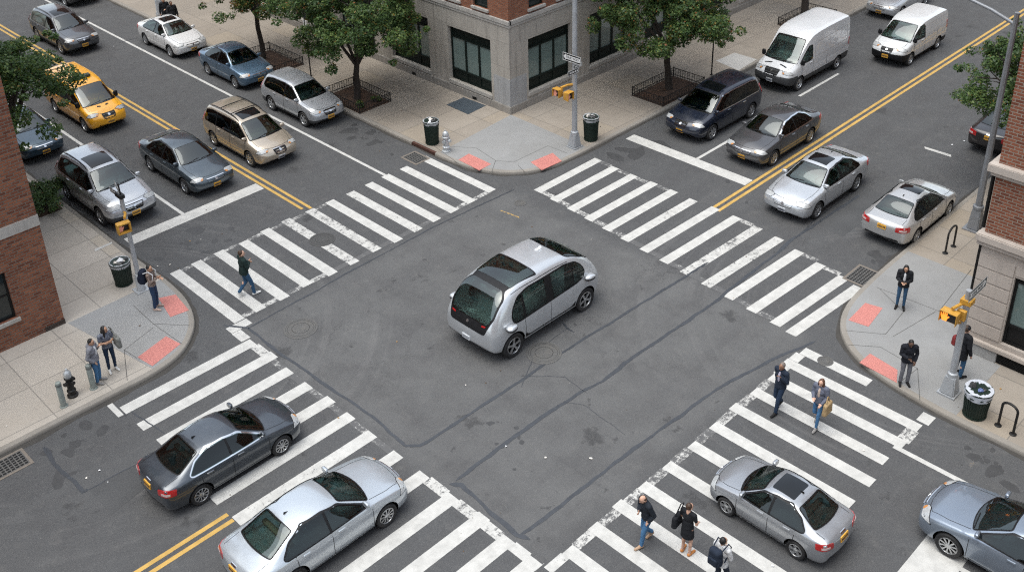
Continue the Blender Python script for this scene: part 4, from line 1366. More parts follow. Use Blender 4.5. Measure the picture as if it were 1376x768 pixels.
def tree(label, base, crown, rad, n_clumps=60, per=150, leaf=.15, seed=1, weights=(3, 4, 2, .3, .1), trunk_r=.13, flat=.8, autumn=None, group='street trees', hide=None, low=.0, lobes=()):
    rng = np.random.default_rng(seed); rnd = random.Random(seed)
    root = thing('street_tree', label, 'tree', (base[0], base[1], base[2]), 0, group)
    c = V(crown) - V(base)
    # trunk and limbs
    bm = bmesh.new()
    fork = V((c.x * .35, c.y * .35, max(1.4, c.z - rad * .75)))
    tube(bm, [(0, 0, -.1), (0, 0, .05), fork * .35 + V((.03, .02, 0)), fork * .7 + V((-.03, .03, 0)), fork], [trunk_r * 1.5, trunk_r * 1.15, trunk_r, trunk_r * .92, trunk_r * .85], 12)
    ends = []
    for i in range(9):
        a = i * 2.4 + rnd.uniform(-.3, .3)
        el = rnd.uniform(.15, 1.25)
        d = V((math.cos(a) * math.cos(el), math.sin(a) * math.cos(el), math.sin(el) * flat + .15))
        e = c + d * rad * .72 - V((0, 0, rad * .15))
        mid = fork.lerp(e, .5) + V((rnd.uniform(-.2, .2), rnd.uniform(-.2, .2), rnd.uniform(0, .3)))
        tube(bm, [fork * .93, mid, e], [trunk_r * .6, trunk_r * .36, trunk_r * .12], 7)
        for j in range(3):
            e2 = e + V((rnd.uniform(-1, 1), rnd.uniform(-1, 1), rnd.uniform(-.6, .7))) * rad * .35
            tube(bm, [mid.lerp(e, .4 + .2 * j), e2], [trunk_r * .2, trunk_r * .07], 5)
    obj('trunk', bm, BARK, root, 60)
    # crown: clumps on an uneven shell and some inside, with gaps between
    cs, rs, ns = [], [], []
    for i in range(n_clumps):
        for _ in range(30):
            d = V(rng.normal(size=3)).normalized()
            if d.z > -.72: break
        t = rng.uniform(.35, 1.0) ** .6
        lump = 1 + .33 * noise.noise(d * 2.1 + V((seed * 7.3, 0, 0)))
        p = c + V((d.x, d.y, d.z * flat)) * rad * t * lump
        if p.z < low: continue
        cs.append(tuple(p)); r = rng.uniform(.30, .62) * (rad / 2.8) ** .5
        rs.append(r); ns.append(int(per * (r / .45) ** 2 * rng.uniform(.7, 1.2)))
    for lc, lr in lobes:
        for i in range(int(n_clumps * (lr / rad) ** 2)):
            d = V(rng.normal(size=3)).normalized() * rng.uniform(.3, 1) ** .6 * lr
            cs.append(tuple(V(lc) - V(base) + d)); r = rng.uniform(.3, .5); rs.append(r); ns.append(int(per * (r / .45) ** 2))
    # loose sprays that stick out of the outline
    for i in range(n_clumps // 3):
        d = V(rng.normal(size=3)).normalized()
        if d.z < -.6: d.z = -d.z
        lump = 1 + .33 * noise.noise(d * 2.1 + V((seed * 7.3, 0, 0)))
        p = c + V((d.x, d.y, d.z * flat)) * rad * lump * rng.uniform(1.02, 1.16)
        if p.z < low: continue
        cs.append(tuple(p)); rs.append(rng.uniform(.16, .28)); ns.append(int(per * .28))
    def wt(p):
        if autumn is None: 
            f = noise.noise(V(p) * .8 + V((seed, 3, 1)))
            return [max(.1, weights[0] * (1 - f * 1.2)), weights[1], max(.1, weights[2] * (1 + f * 1.6)), weights[3], weights[4]]
        k = max(0, 1 - (V(p) - (V(autumn) - V(base))).length / 1.3)
        return [weights[0] * (1 - .8 * k), weights[1] * (1 - .6 * k), weights[2] + 1.2 * k, weights[3] + 3. * k, weights[4] + 2.2 * k]
    v, f, m = leaves_mesh(rng, cs, rs, ns, leaf, wt)
    obj_np('crown', v, f, LEAVES, root, None, m)
    return root

def shrub(label, loc, rad, h, seed, n=16, per=120, leaf=.07, weights=(3, 4, 2, .1, .05), group='low shrubs in the planting bed'):
    rng = np.random.default_rng(seed)
    root = thing('shrub', label, 'shrub', (loc[0], loc[1], loc[2]), 0, group)
    bm = bmesh.new()
    cs, rs, ns = [], [], []
    for i in range(n):
        a = rng.uniform(0, 6.28); r = rad * rng.uniform(.1, 1) ** .5 * .8
        z = h * rng.uniform(.35, .9) * (1 - .35 * (r / rad) ** 2)
        p = (math.cos(a) * r, math.sin(a) * r, z)
        tube(bm, [(p[0] * .25, p[1] * .25, 0), (p[0] * .6, p[1] * .6, z * .5), p], [.016, .011, .005], 5)
        cs.append(p); rs.append(rng.uniform(.16, .28) * rad / .6); ns.append(per)
    obj('stem', bm, BARK, root)
    v, f, m = leaves_mesh(rng, cs, rs, ns, leaf, lambda p: weights, .8)
    obj_np('foliage', v, f, LEAVES, root, None, m)
    return root

# ================================================================== GROUND AND PAVEMENTS
def asphalt_mat():
    m, nt, b = new_mat('asphalt'); n = N(nt)
    p = n.pos(); xyz = n.sep(p)
    x, y = xyz[0], xyz[1]
    big = n.noise(.16, p, 5, .6)
    mid = n.noise(.9, p, 6, .65)
    fine = n.noise(28, p, 4, .7)
    grit = n.vor(75, p, out='Color')
    gs = n.sep(grit)[0]
    base = n.mix(n.rng(big, .36, .64), (.062, .062, .064, 1), (.090, .0895, .090, 1))
    # streets along y and x are a different, cooler and darker lift than the junction
    ax = n.math('ABSOLUTE', n.math('ADD', x, .65)); ay = n.math('ABSOLUTE', n.math('ADD', y, .85))
    box_ = n.math('MULTIPLY', n.rng(ax, 5.6, 6.2, 1, 0), n.rng(ay, 6.2, 6.8, 1, 0))
    c = n.mix(box_, n.mix(.75, base, (.061, .0625, .064, 1)), n.mix(.5, base, (.124, .124, .120, 1)))
    # polished wheel tracks, worn grey, running both ways
    wob = n.math('MULTIPLY', n.math('SUBTRACT', n.noise(.10, p, 2), .5), .9)
    def track(coord, centre, w):
        d = n.math('ABSOLUTE', n.math('SUBTRACT', n.math('ADD', coord, wob), centre))
        return n.rng(d, 0, w, 1, 0)
    tr = None
    for coord, cs in ((x, (-5.3, -2.9, -1.9, .5, 1.5)), (y, (3.9, 1.6, .4, -2.1, -3.7, -5.6))):
        for q in cs:
            t = track(coord, q, .75)
            tr = t if tr is None else n.math('MAXIMUM', tr, t)
    tr = n.math('MULTIPLY', tr, n.rng(n.noise(.35, p, 5, .6), .3, .75))
    c = n.mix(n.math('MULTIPLY', tr, .62), c, (.048, .047, .049, 1))
    # swept arcs left by turning tyres
    for cx, cy in ((8.2, -9.6), (-9.9, 8.4)):
        r = n.math('SQRT', n.math('ADD', n.math('POWER', n.math('SUBTRACT', x, cx), 2.), n.math('POWER', n.math('SUBTRACT', y, cy), 2.)))
        st = n.noise(1.0, n.comb(n.math('MULTIPLY', r, 2.6), 0., 0.), 4, .65)
        band = n.math('MULTIPLY', n.rng(r, 4.2, 5.6, 0, 1), n.rng(r, 7.6, 10.5, 1, 0))
        f = n.math('MULTIPLY', n.math('MULTIPLY', n.rng(st, .5, .66), band), n.rng(n.noise(.22, p, 3), .42, .62))
        c = n.mix(n.math('MULTIPLY', f, .6), c, (.17, .165, .16, 1))
    c = n.mix(n.rng(mid, .45, .68, 0, .5), c, (.052, .051, .052, 1))
    c = n.mix(n.rng(n.noise(2.1, p, 6, .7), .54, .72, 0, .4), c, (.13, .125, .118, 1))
    # drag streaks along each street
    s1 = n.noise(1., n.mapping(p, (3.2, .12, 1)), 5, .6); s2 = n.noise(1., n.mapping(p, (.12, 3.2, 1)), 5, .6)
    c = n.mix(n.rng(s1, .55, .75, 0, .22), c, (.045, .045, .047, 1))
    c = n.mix(n.rng(s2, .55, .75, 0, .22), c, (.12, .117, .113, 1))
    # oil drips: sparse spots with ragged edges
    wp = n.add('ShaderNodeVectorMath', operation='ADD')
    nt.links.new(p, wp.inputs[0]); nt.links.new(n.noise(3.4, p, 4, out='Color'), wp.inputs[1])
    for sc, th, amt in ((.55, .20, .70), (1.3, .16, .65), (3.2, .14, .5)):
        v = n.add('ShaderNodeTexVoronoi'); nt.links.new(wp.outputs[0], v.inputs['Vector']); v.inputs['Scale'].default_value = sc
        rnd = n.sep(v.outputs['Color'])[0]
        spot = n.math('MULTIPLY', n.rng(v.outputs['Distance'], th * .55, th, 1, 0), n.math('GREATER_THAN', rnd, .62))
        c = n.mix(n.math('MULTIPLY', spot, amt), c, (.024, .024, .025, 1))
    # pale specks of litter, gum and chipped stone
    v = n.add('ShaderNodeTexVoronoi'); nt.links.new(p, v.inputs['Vector']); v.inputs['Scale'].default_value = 3.1
    sp = n.math('MULTIPLY', n.rng(v.outputs['Distance'], .03, .045, 1, 0), n.math('GREATER_THAN', n.sep(v.outputs['Color'])[1], .86))
    c = n.mix(n.math('MULTIPLY', sp, .6), c, (.32, .31, .29, 1))
    # hair cracks
    cr = n.vor(.42, wp.outputs[0], 'DISTANCE_TO_EDGE')
    crm = n.math('MULTIPLY', n.rng(cr, .004, .010, 1, 0), n.rng(n.noise(.25, p, 3), .52, .62))
    c = n.mix(n.math('MULTIPLY', crm, .55), c, (.03, .03, .03, 1))
    c = n.mix(n.rng(fine, .35, .75, 0, .35), c, (.135, .132, .13, 1))
    c = n.mix(n.rng(gs, .80, 1., 0, .3), c, (.19, .188, .182, 1))
    n.put(b.inputs['Base Color'], c)
    n.put(b.inputs['Roughness'], n.rng(mid, .3, .7, .72, .9))
    b.inputs['Specular IOR Level'].default_value = .35
    n.put(b.inputs['Normal'], n.bump(n.math('ADD', n.math('MULTIPLY', fine, .6), gs), .35, .006))
    return m
ASPHALT = asphalt_mat()

def paint_mat(name, col, wear):
    """road paint, chipped away down to the asphalt; each marking carries its own wear"""
    m, nt, b = new_mat(name); n = N(nt)
    p = n.pos()
    a = n.add('ShaderNodeAttribute'); a.attribute_name = 'wear'
    w = a.outputs['Fac']
    f = n.noise(7, p, 6, .75)
    g = n.noise(1.3, p, 4, .6)
    h = n.noise(42, p, 3, .7)
    gg = n.noise(.45, n.mapping(p, (1, 1, 1), (3, 7, 0)), 3)
    k = n.math('ADD', n.math('ADD', n.math('MULTIPLY', f, .5), n.math('MULTIPLY', g, .25)), n.math('ADD', n.math('MULTIPLY', h, .22), n.math('MULTIPLY', gg, .12)))
    th = n.math('ADD', n.math('MULTIPLY', w, .42), .27)
    on = n.rng(n.math('SUBTRACT', k, th), -.03, .025)
    dirt = n.mix(n.rng(n.noise(3.3, p, 6, .7), .40, .72, 0, .6), c4(col), c4([x * .55 for x in col]))
    dirt = n.mix(n.rng(n.noise(.5, p, 3), .5, .8, 0, .3), dirt, c4([x * .62 for x in col]))
    asp = n.mix(f, (.07, .07, .072, 1), (.12, .118, .115, 1))
    n.put(b.inputs['Base Color'], n.mix(on, asp, dirt))
    b.inputs['Roughness'].default_value = .75
    n.put(b.inputs['Normal'], n.bump(n.noise(60, p, 3), .3, .004))
    return m
WHITE = paint_mat('road_paint_white', (.52, .51, .48), .2)
YELLOW = paint_mat('road_paint_yellow', (.52, .325, .085), .2)

def concrete_mat(name, c0, c1, slab=None, joint=(.10, .095, .088), gum=True, off=(0, 0)):
    m, nt, b = new_mat(name); n = N(nt)
    p = n.pos(); xyz = n.sep(p)
    c = n.mix(n.rng(n.noise(.5, p, 5, .6), .3, .7), c4(c0), c4(c1))
    if slab:
        u = n.math('DIVIDE', n.math('ADD', xyz[0], off[0]), slab[0]); v = n.math('DIVIDE', n.math('ADD', xyz[1], off[1]), slab[1])
        wn = n.add('ShaderNodeTexWhiteNoise'); n.put(wn.inputs['Vector'], n.comb(n.math('FLOOR', u), n.math('FLOOR', v), 0.))
        c = n.mix(n.math('MULTIPLY', wn.outputs['Value'], .55), c, c4([x * .74 for x in c0]))
        c = n.mix(n.math('GREATER_THAN', wn.outputs['Value'], .86), c, n.mix(.5, c, c4([c1[0] * 1.05, c1[1] * 1.0, c1[2] * .9])))
    c = n.mix(n.rng(n.noise(2.2, p, 6, .7), .45, .8, 0, .35), c, c4([x * .62 for x in c0]))
    c = n.mix(n.rng(n.noise(.23, p, 4), .5, .75, 0, .35), c, (c0[0] * .8, c0[1] * .74, c0[2] * .64, 1))
    c = n.mix(n.rng(n.noise(45, p, 3, .7), .35, .7, 0, .2), c, c4([min(1, x * 1.3) for x in c1]))
    if gum:
        for sc, th in ((2.0, .12), (1.1, .075)):
            v_ = n.add('ShaderNodeTexVoronoi'); nt.links.new(p, v_.inputs['Vector']); v_.inputs['Scale'].default_value = sc
            q = n.sep(v_.outputs['Color'])
            th_ = n.math('MULTIPLY', q[2], th)
            spot = n.math('MULTIPLY', n.math('LESS_THAN', v_.outputs['Distance'], th_), n.math('GREATER_THAN', q[0], .45))
            c = n.mix(n.math('MULTIPLY', spot, .75), c, (.05, .046, .042, 1))
    if slab:
        def edge(t, sz):
            fr = n.math('FRACT', t)
            d = n.math('MINIMUM', fr, n.math('SUBTRACT', 1., fr))
            return n.rng(n.math('MULTIPLY', d, sz), .010, .020, 1, 0)
        j = n.math('MAXIMUM', edge(u, slab[0]), edge(v, slab[1]))
        c = n.mix(n.math('MULTIPLY', j, .55), c, c4(joint))
    n.put(b.inputs['Base Color'], c)
    b.inputs['Roughness'].default_value = .85
    b.inputs['Specular IOR Level'].default_value = .3
    n.put(b.inputs['Normal'], n.bump(n.noise(38, p, 4, .7), .3, .004))
    return m
WALK_W = concrete_mat('sidewalk_pale', (.372, .336, .29), (.428, .388, .338), (1.62, 1.62), off=(.9, .55))
WALK = concrete_mat('sidewalk_concrete', (.272, .236, .196), (.322, .283, .238), (1.62, 1.62), off=(.9, .55))
CORNER = concrete_mat('corner_concrete', (.232, .231, .227), (.272, .271, .266))
KERB = concrete_mat('kerb_stone', (.205, .187, .163), (.275, .252, .222), None, gum=False)
PALE = concrete_mat('pale_concrete', (.39, .38, .36), (.43, .42, .40), None)

def struct(o): o['kind'] = 'structure'; return o

GR = 420.
bm = bmesh.new(); sheet(bm, [(-GR, -GR), (GR, -GR), (GR, GR), (-GR, GR)], 0)
struct(obj('road', bm, ASPHALT))

def smooth_curve(pts, n=4):
    out = []
    P = [V((*p, 0)) for p in pts]
    for i in range(len(P) - 1):
        p0, p1, p2, p3 = P[max(i - 1, 0)], P[i], P[i + 1], P[min(i + 2, len(P) - 1)]
        for j in range(n):
            t = j / n
            q = .5 * ((2 * p1) + (p2 - p0) * t + (2 * p0 - 5 * p1 + 4 * p2 - p3) * t * t + (3 * p1 - p0 - 3 * p2 + p3) * t ** 3)
            out.append((q.x, q.y))
    out.append((P[-1].x, P[-1].y))
    return out

NORTH = [(5.40, 11.6), (5.39, 10.3), (5.42, 9.1), (5.66, 7.62), (6.40, 6.38), (7.62, 5.70), (9.2, 5.56), (10.6, 5.55)]
WEST = [(-6.78, 12.0), (-6.75, 10.6), (-6.72, 9.7), (-6.82, 8.3), (-7.17, 7.12), (-7.68, 6.37), (-8.42, 5.78), (-9.4, 5.52), (-10.6, 5.5)]
EAST = [(10.8, -7.25), (9.08, -7.28), (7.45, -7.42), (6.32, -7.80), (5.50, -8.52), (4.98, -9.52), (4.70, -11.0), (4.60, -12.2), (4.60, -13)]
SOUTH = [(-10.6, -7.25), (-9.4, -7.3), (-8.4, -7.6), (-7.6, -8.3), (-7.0, -9.3), (-6.78, -10.4), (-6.75, -11.6)]
FAR = 300
def block(edge, far_a, far_b, far_c, walk=None):
    """kerb line (walked with the pavement on its left or right), then out to the far corners; builds pavement and kerb"""
    c = smooth_curve(edge, 5)
    line = [far_a] + c + [far_b]
    # inward normal: towards far_c
    inner = []
    for i, p in enumerate(line):
        a = V(line[max(i - 1, 0)]); b = V(line[min(i + 1, len(line) - 1)])
        d = (b - a).normalized(); nn = V((-d.y, d.x))
        if nn.dot(V(far_c) - V(p)) < 0: nn = -nn
        inner.append(tuple(V(p) + nn * .17))
    poly = inner + [far_c]
    area = sum(poly[i - 1][0] * poly[i][1] - poly[i][0] * poly[i - 1][1] for i in range(len(poly)))
    if area < 0: poly = poly[::-1]
    bm = bmesh.new(); sheet(bm, poly, .130)
    struct(obj('sidewalk', bm, walk or WALK))
    bm = bmesh.new()
    prof = [(0., 0.), (0., .105), (.03, .132), (.172, .134)]
    rows = []
    for p, q in zip(line, inner):
        d = (V(q) - V(p)) / .17
        rows.append([bm.verts.new((p[0] + d.x * o, p[1] + d.y * o, z)) for o, z in prof])
    for r0, r1 in zip(rows, rows[1:]):
        for k in range(len(prof) - 1):
            bm.faces.new((r0[k], r1[k], r1[k + 1], r0[k + 1]))
    bmesh.ops.recalc_face_normals(bm, faces=bm.faces)
    for f in bm.faces:
        if f.normal.z < -.3: f.normal_flip()
    struct(obj('kerb', bm, KERB, None, 50))
    return inner
nin = block(NORTH, (5.45, FAR), (FAR, 5.5), (FAR, FAR))
win = block(WEST, (-6.9, FAR), (-FAR, 5.5), (-FAR, FAR), WALK_W)
ein = block(EAST, (FAR, -7.1), (4.4, -FAR), (FAR, -FAR))
sin_ = block(SOUTH, (-FAR, -7.25), (-6.75, -FAR), (-FAR, -FAR))

def inside(pts, f): return [p for p in pts if f(p)]
# the newer, greyer corner aprons
def apron(poly, name='corner_apron'):
    area = sum(poly[i - 1][0] * poly[i][1] - poly[i][0] * poly[i - 1][1] for i in range(len(poly)))
    if area < 0: poly = poly[::-1]
    bm = bmesh.new(); sheet(bm, poly, .1342)
    return struct(obj(name, bm, CORNER))
n_arc = inside(nin, lambda p: p[1] <= 9.75 and p[0] <= 9.85)
apron([(10.0, 10.14)] + [(5.58, 9.8)] + n_arc + [(9.9, 5.74)])
w_arc = inside(win, lambda p: p[1] <= 9.7 and p[0] >= -9.2)
apron([(-10.1, 9.74), (-6.9, 9.8)] + w_arc + [(-9.35, 5.69)])
e_arc = inside(ein, lambda p: p[0] <= 11.4 and p[1] >= -12.1)
apron([(11.45, -10.86), (11.45, -7.42)] + e_arc + [(4.78, -12.15), (7.62, -12.15), (7.62, -10.86)])

def flat(name, polys, z, mat, kind='structure', parent=None):
    bm = bmesh.new()
    for p in polys:
        area = sum(p[i - 1][0] * p[i][1] - p[i][0] * p[i - 1][1] for i in range(len(p)))
        sheet(bm, p if area > 0 else p[::-1], z)
    o = obj(name, bm, mat, parent)
    if kind: o['kind'] = kind
    return o

def line_strips(pts, w): return [strip(a, b, w) for a, b in zip(pts, pts[1:])]
JOINT = M('joint_dark', (.085, .082, .076), .9)
# scored lines of the ramps on the three corners
J = []
for pts in (
    [(5.780, 10.407), (5.291, 7.892)], [(6.821, 8.963), (6.585, 7.584), (5.732, 6.956)], [(6.821, 8.963), (5.780, 10.407)], [(6.977, 6.967), (6.585, 7.584)], [(6.977, 6.967), (8.931, 6.938), (8.977, 5.909)],
    [(6.919, 6.659), (6.631, 5.883)],
    [(-8.210, 9.108), (-8.254, 7.707), (-7.502, 6.792)], [(-8.254, 7.707), (-8.209, 6.993), (-8.143, 6.113)], [(-8.349, 7.529), (-9.511, 7.147), (-10.129, 5.742)], [(-9.511, 7.147), (-9.435, 6.496)],
    [(8.786, -7.788), (8.149, -8.920), (6.743, -9.064), (6.092, -8.102)], [(8.797, -7.679), (8.928, -9.697), (11.809, -9.418)], [(5.537, -8.513), (6.081, -9.247), (5.895, -10.495), (4.682, -11.160)],
    [(5.895, -10.495), (5.005, -10.406)], [(8.866, -9.631), (6.794, -9.277)]):
    J += line_strips(pts, .018)
flat('pavement_joint', J, .1365, JOINT)
flat('pale_slab', [[(20.842, 7.084), (22.288, 7.015), (22.286, 5.737), (20.564, 5.622)]], .1345, PALE)
flat('pavement_hatch', [[(8.806, 13.009), (9.858, 13.028), (9.929, 11.643), (8.769, 11.556)]], .1385, M('steel_hatch', (.075, .095, .115), .55, .4, var=.15, scale=12, bump=.3))

def tactile_mat():
    m, nt, b = new_mat('tactile_red'); n = N(nt); p = n.pos()
    c = n.mix(n.noise(3, p, 6, .7), (.44, .15, .125, 1), (.52, .205, .175, 1))
    xyz = n.sep(p)
    def saw(t):
        f = n.math('FRACT', n.math('MULTIPLY', t, 1 / .06)); return n.math('SUBTRACT', f, .5)
    r = n.math('SQRT', n.math('ADD', n.math('POWER', saw(xyz[0]), 2.), n.math('POWER', saw(xyz[1]), 2.)))
    dome = n.rng(r, .18, .36, 1, 0)
    c = n.mix(n.math('MULTIPLY', dome, .25), c, (.56, .25, .215, 1))
    n.put(b.inputs['Base Color'], c); b.inputs['Roughness'].default_value = .75
    n.put(b.inputs['Normal'], n.bump(dome, .8, .006))
    return m
TACT = tactile_mat()
for lab, cat, q in (
    ('red tactile pad beside the silver hydrant', 'tactile paving', [(6.270, 8.817), (6.259, 7.503), (5.585, 7.478), (5.623, 8.734)]),
    ('red tactile pad by the tall signal pole', 'tactile paving', [(8.602, 6.351), (8.333, 5.601), (7.255, 5.677), (7.436, 6.463)]),
    ('red tactile pad beside the young man with a backpack', 'tactile paving', [(-7.454, 8.857), (-6.963, 8.635), (-7.106, 7.531), (-7.704, 7.632)]),
    ('red tactile pad near the standing couple', 'tactile paving', [(-9.402, 6.513), (-8.298, 6.831), (-8.180, 6.151), (-9.295, 5.805)]),
    ('red tactile pad near the woman holding a phone', 'tactile paving', [(7.779, -7.836), (7.893, -8.362), (6.730, -8.513), (6.622, -7.903)]),
    ('red tactile pad at the feet of the man in a black puffer', 'tactile paving', [(5.588, -9.180), (5.444, -10.113), (4.918, -10.361), (5.011, -9.164)])):
    bm = bmesh.new()
    area = sum(q[i - 1][0] * q[i][1] - q[i][0] * q[i - 1][1] for i in range(4))
    prism(bm, q if area > 0 else q[::-1], .120, .142)
    tag(obj('tactile_pad', bm, TACT), lab, cat, 'red tactile pads at the kerb ramps')

# ================================================================== ROAD MARKINGS
def marking(name, items, mat, z=.004):
    """items: (polygon, wear 0..1)"""
    bm = bmesh.new(); lay = bm.verts.layers.float.new('wear')
    for k, (p, w) in enumerate(items):
        area = sum(p[i - 1][0] * p[i][1] - p[i][0] * p[i - 1][1] for i in range(len(p)))
        f = sheet(bm, p if area > 0 else p[::-1], z)
        for v in f.verts: v[lay] = w
    return struct(obj(name, bm, mat))
def rect(x0, x1, y0, y1): return [(x0, y0), (x1, y0), (x1, y1), (x0, y1)]
rw = random.Random(11)
# crosswalk across the upper-left street (stripes run along y)
it = []; ix = []
UX = [-6.4, -5.6, -4.72, -3.76, -2.79, -1.88, -.85, .05, .99, 1.91, 2.76, 3.67, 4.76]
WU = [.02, .05, .0, .03, .05, .58, .55, .15, .48, .1, .12, .08, .1]
for i, x0 in enumerate(UX):
    it.append((rect(x0, x0 + .38, 6.02 + rw.uniform(-.06, .06), 10.08 + rw.uniform(-.08, .08)), WU[i]))
    if i < 12:
        ix.append((rect(x0 + .38, UX[i + 1], 6.04, 6.26), (.64 if i < 4 or i > 9 else .86) + .06 * rw.random()))
        if i < 7: ix.append((rect(x0 + .38, UX[i + 1], 9.88, 10.06), .74))
marking('crosswalk', it, WHITE, .005); marking('crosswalk_edge_line', ix, WHITE, .004)
# across the upper-right street (stripes along x)
it = []; ix = []
for i in range(14):
    y0 = 4.98 - .945 * i + (.32 if i == 13 else 0)
    sk = .02 * i; xi = 6.08 - .085 * i; xo = 9.58 + rw.uniform(-.06, .06) - max(0, i - 8) * .2
    it.append(([(xi, y0 - .37 + sk), (xo, y0 - .37), (xo, y0), (xi, y0 + sk)], [.08, .1, .05, .08, .1, .48, .12, .1, .58, .54, .1, .08, .05, .05][i]))
    if i < 12:
        ix.append(([(xi, y0 - .945 + sk), (xi + .24, y0 - .945 + sk), (xi + .24, y0 - .37 + sk), (xi, y0 - .37 + sk)], [.62, .66, .66, .68, .7, .85, .82, .82, .86, .86, .82, .75, .6, .6][i]))
        if i in (0, 1, 2, 3, 7, 10, 11): ix.append((rect(xo - .22, xo, y0 - .945, y0 - .37), .72 + .06 * rw.random()))
marking('crosswalk', it, WHITE, .005); marking('crosswalk_edge_line', ix, WHITE, .004)
# across the lower-left street
it = []; ix = []
for i in range(14):
    y0 = ([4.91, 3.92, 2.95, 1.99, 1.02, .06, -.95, -2.06, -3.12, -4.23, -5.25, -6.2, -7.1, -8.0][i]) + .06
    y9 = ([3.92, 2.95, 1.99, 1.02, .06, -.95, -2.06, -3.12, -4.23, -5.25, -6.2, -7.1, -8.0, -9.][i]) + .06
    if y0 < -7.2: continue
    it.append((rect(-10.75 + rw.uniform(-.08, .08), -6.46 + rw.uniform(-.06, .06), y0 - .40, y0), [.03, .04, .03, .02, .03, .15, .45, .2, .28, .04, .05, .06, .05, .1][i]))
    if i < 13:
        if i == 0 or i > 7: ix.append((rect(-6.74, -6.44, max(y9, -7.45), y0 - .40), .6 if i != 11 else .3))
        elif i < 7: ix.append((rect(-6.7, -6.5, y9, y0 - .40), .84))
ix.append((rect(-6.76, -6.44, 5.03, 5.60), .5)); ix.append((rect(-6.74, -6.0, 5.62, 5.98), .5)); ix.append((rect(-11.0, -10.84, 4.6, 5.3), .3))
marking('crosswalk', it, WHITE, .005); marking('crosswalk_edge_line', ix, WHITE, .004)
# across the lower-right street
it = []; ix = []
for i in range(13):
    x1 = [3.71, 2.85, 1.98, 1.05, .05, -.95, -1.99, -2.98, -3.89, -4.85, -5.8, -6.75, -7.7][i] + .22
    x9 = [2.85, 1.98, 1.05, .05, -.95, -1.99, -2.98, -3.89, -4.85, -5.8, -6.75, -7.7, -8.6][i] + .22
    if x1 < -6.3: continue
    it.append((rect(x1 - .36, x1, (-11.65 if i > 0 else -11.6) + rw.uniform(-.1, .08), -7.52 + rw.uniform(-.06, .06)), [.03, .05, .06, .1, .1, .12, .3, .08, .06, .05, .04, .05, .05][i]))
    if i < 12: ix.append((rect(max(x9, -6.9), x1 - .36, -7.78, -7.52), [.58, .64, .68, .70, .80, .76, .74, .68, .66, .62, .45, .4, .4][i]))
it.append((rect(4.35, 4.72, -9.75, -7.6), .05)); ix.append((rect(3.94, 4.34, -7.80, -7.5), .3))
ix.append((rect(3.0, 3.6, -11.7, -11.35), .62)); ix.append((rect(4.02, 4.45, -11.75, -11.4), .2))
marking('crosswalk', it, WHITE, .005); marking('crosswalk_edge_line', ix, WHITE, .004)
# stop lines
marking('stop_line', [(rect(-6.42, -.90, 12.75, 13.35), .08)], WHITE, .0052)
marking('stop_line', [(rect(11.75, 12.3, -.70, 5.15), .12)], WHITE, .0052)
marking('stop_line', [(rect(-1.35, .95, -14.45, -13.45), .22)], WHITE, .0052)
# lane lines
marking('lane_line', [(rect(2.90, 3.03, 10.1, 200), .12)], WHITE)
marking('lane_line', [(rect(-4.12, -3.99, 13.35, 200), .12)], WHITE)
marking('lane_line', [(rect(12.3, 14.7, 1.85, 1.98), .1), (rect(20.2, 23.6, 2.06, 2.19), .1)] + [(rect(29.3 + 9 * i, 32.7 + 9 * i, 2.1, 2.23), .12) for i in range(12)], WHITE)
marking('lane_line', [(rect(2.60, 2.75, -120, -11.45), .1)], WHITE)
marking('lane_line', [(rect(-.02, .12, -60, -14.45), .12)], WHITE)
for xy in (rect(-.86, -.74, 10.35, 200), rect(-.60, -.48, 10.15, 200)):
    marking('yellow_line', [(xy[:2] + [(xy[2][0], 12.9), (xy[3][0], 12.9)], .40), ([(xy[0][0], 12.9), (xy[1][0], 12.9)] + xy[2:], .12)], YELLOW)
for dy in (-1.13, -.86):
    marking('yellow_line', [([(9.5, dy), (9.5, dy + .13), (200, dy + .13 + .3), (200, dy + .3)], .10)], YELLOW)
for dy in (-1.06, -.80):
    marking('yellow_line', [(rect(-200, -10.78, dy, dy + .125), .08)], YELLOW)
# short chalky marks
marking('parking_mark', [([(19.281, -4.178), (19.117, -4.290), (19.136, -5.360), (19.317, -5.276)], .5)], WHITE, .0045)
marking('painted_mark', [([(3.414, -13.131), (3.236, -13.249), (3.530, -13.215), (3.595, -13.167)], .85), ([(4.165, 4.940), (4.108, 4.843), (4.234, 3.923), (4.290, 4.017)], .72), ([(-5.996, 3.232),(-5.986, 3.170),(-5.642, 3.588),(-5.674, 3.621)], .85)], YELLOW, .0045)
marking('painted_mark', [([(-7.538, 13.250), (-7.587, 13.091), (-6.920, 13.154), (-6.892, 13.267)], .3)], WHITE, .137)

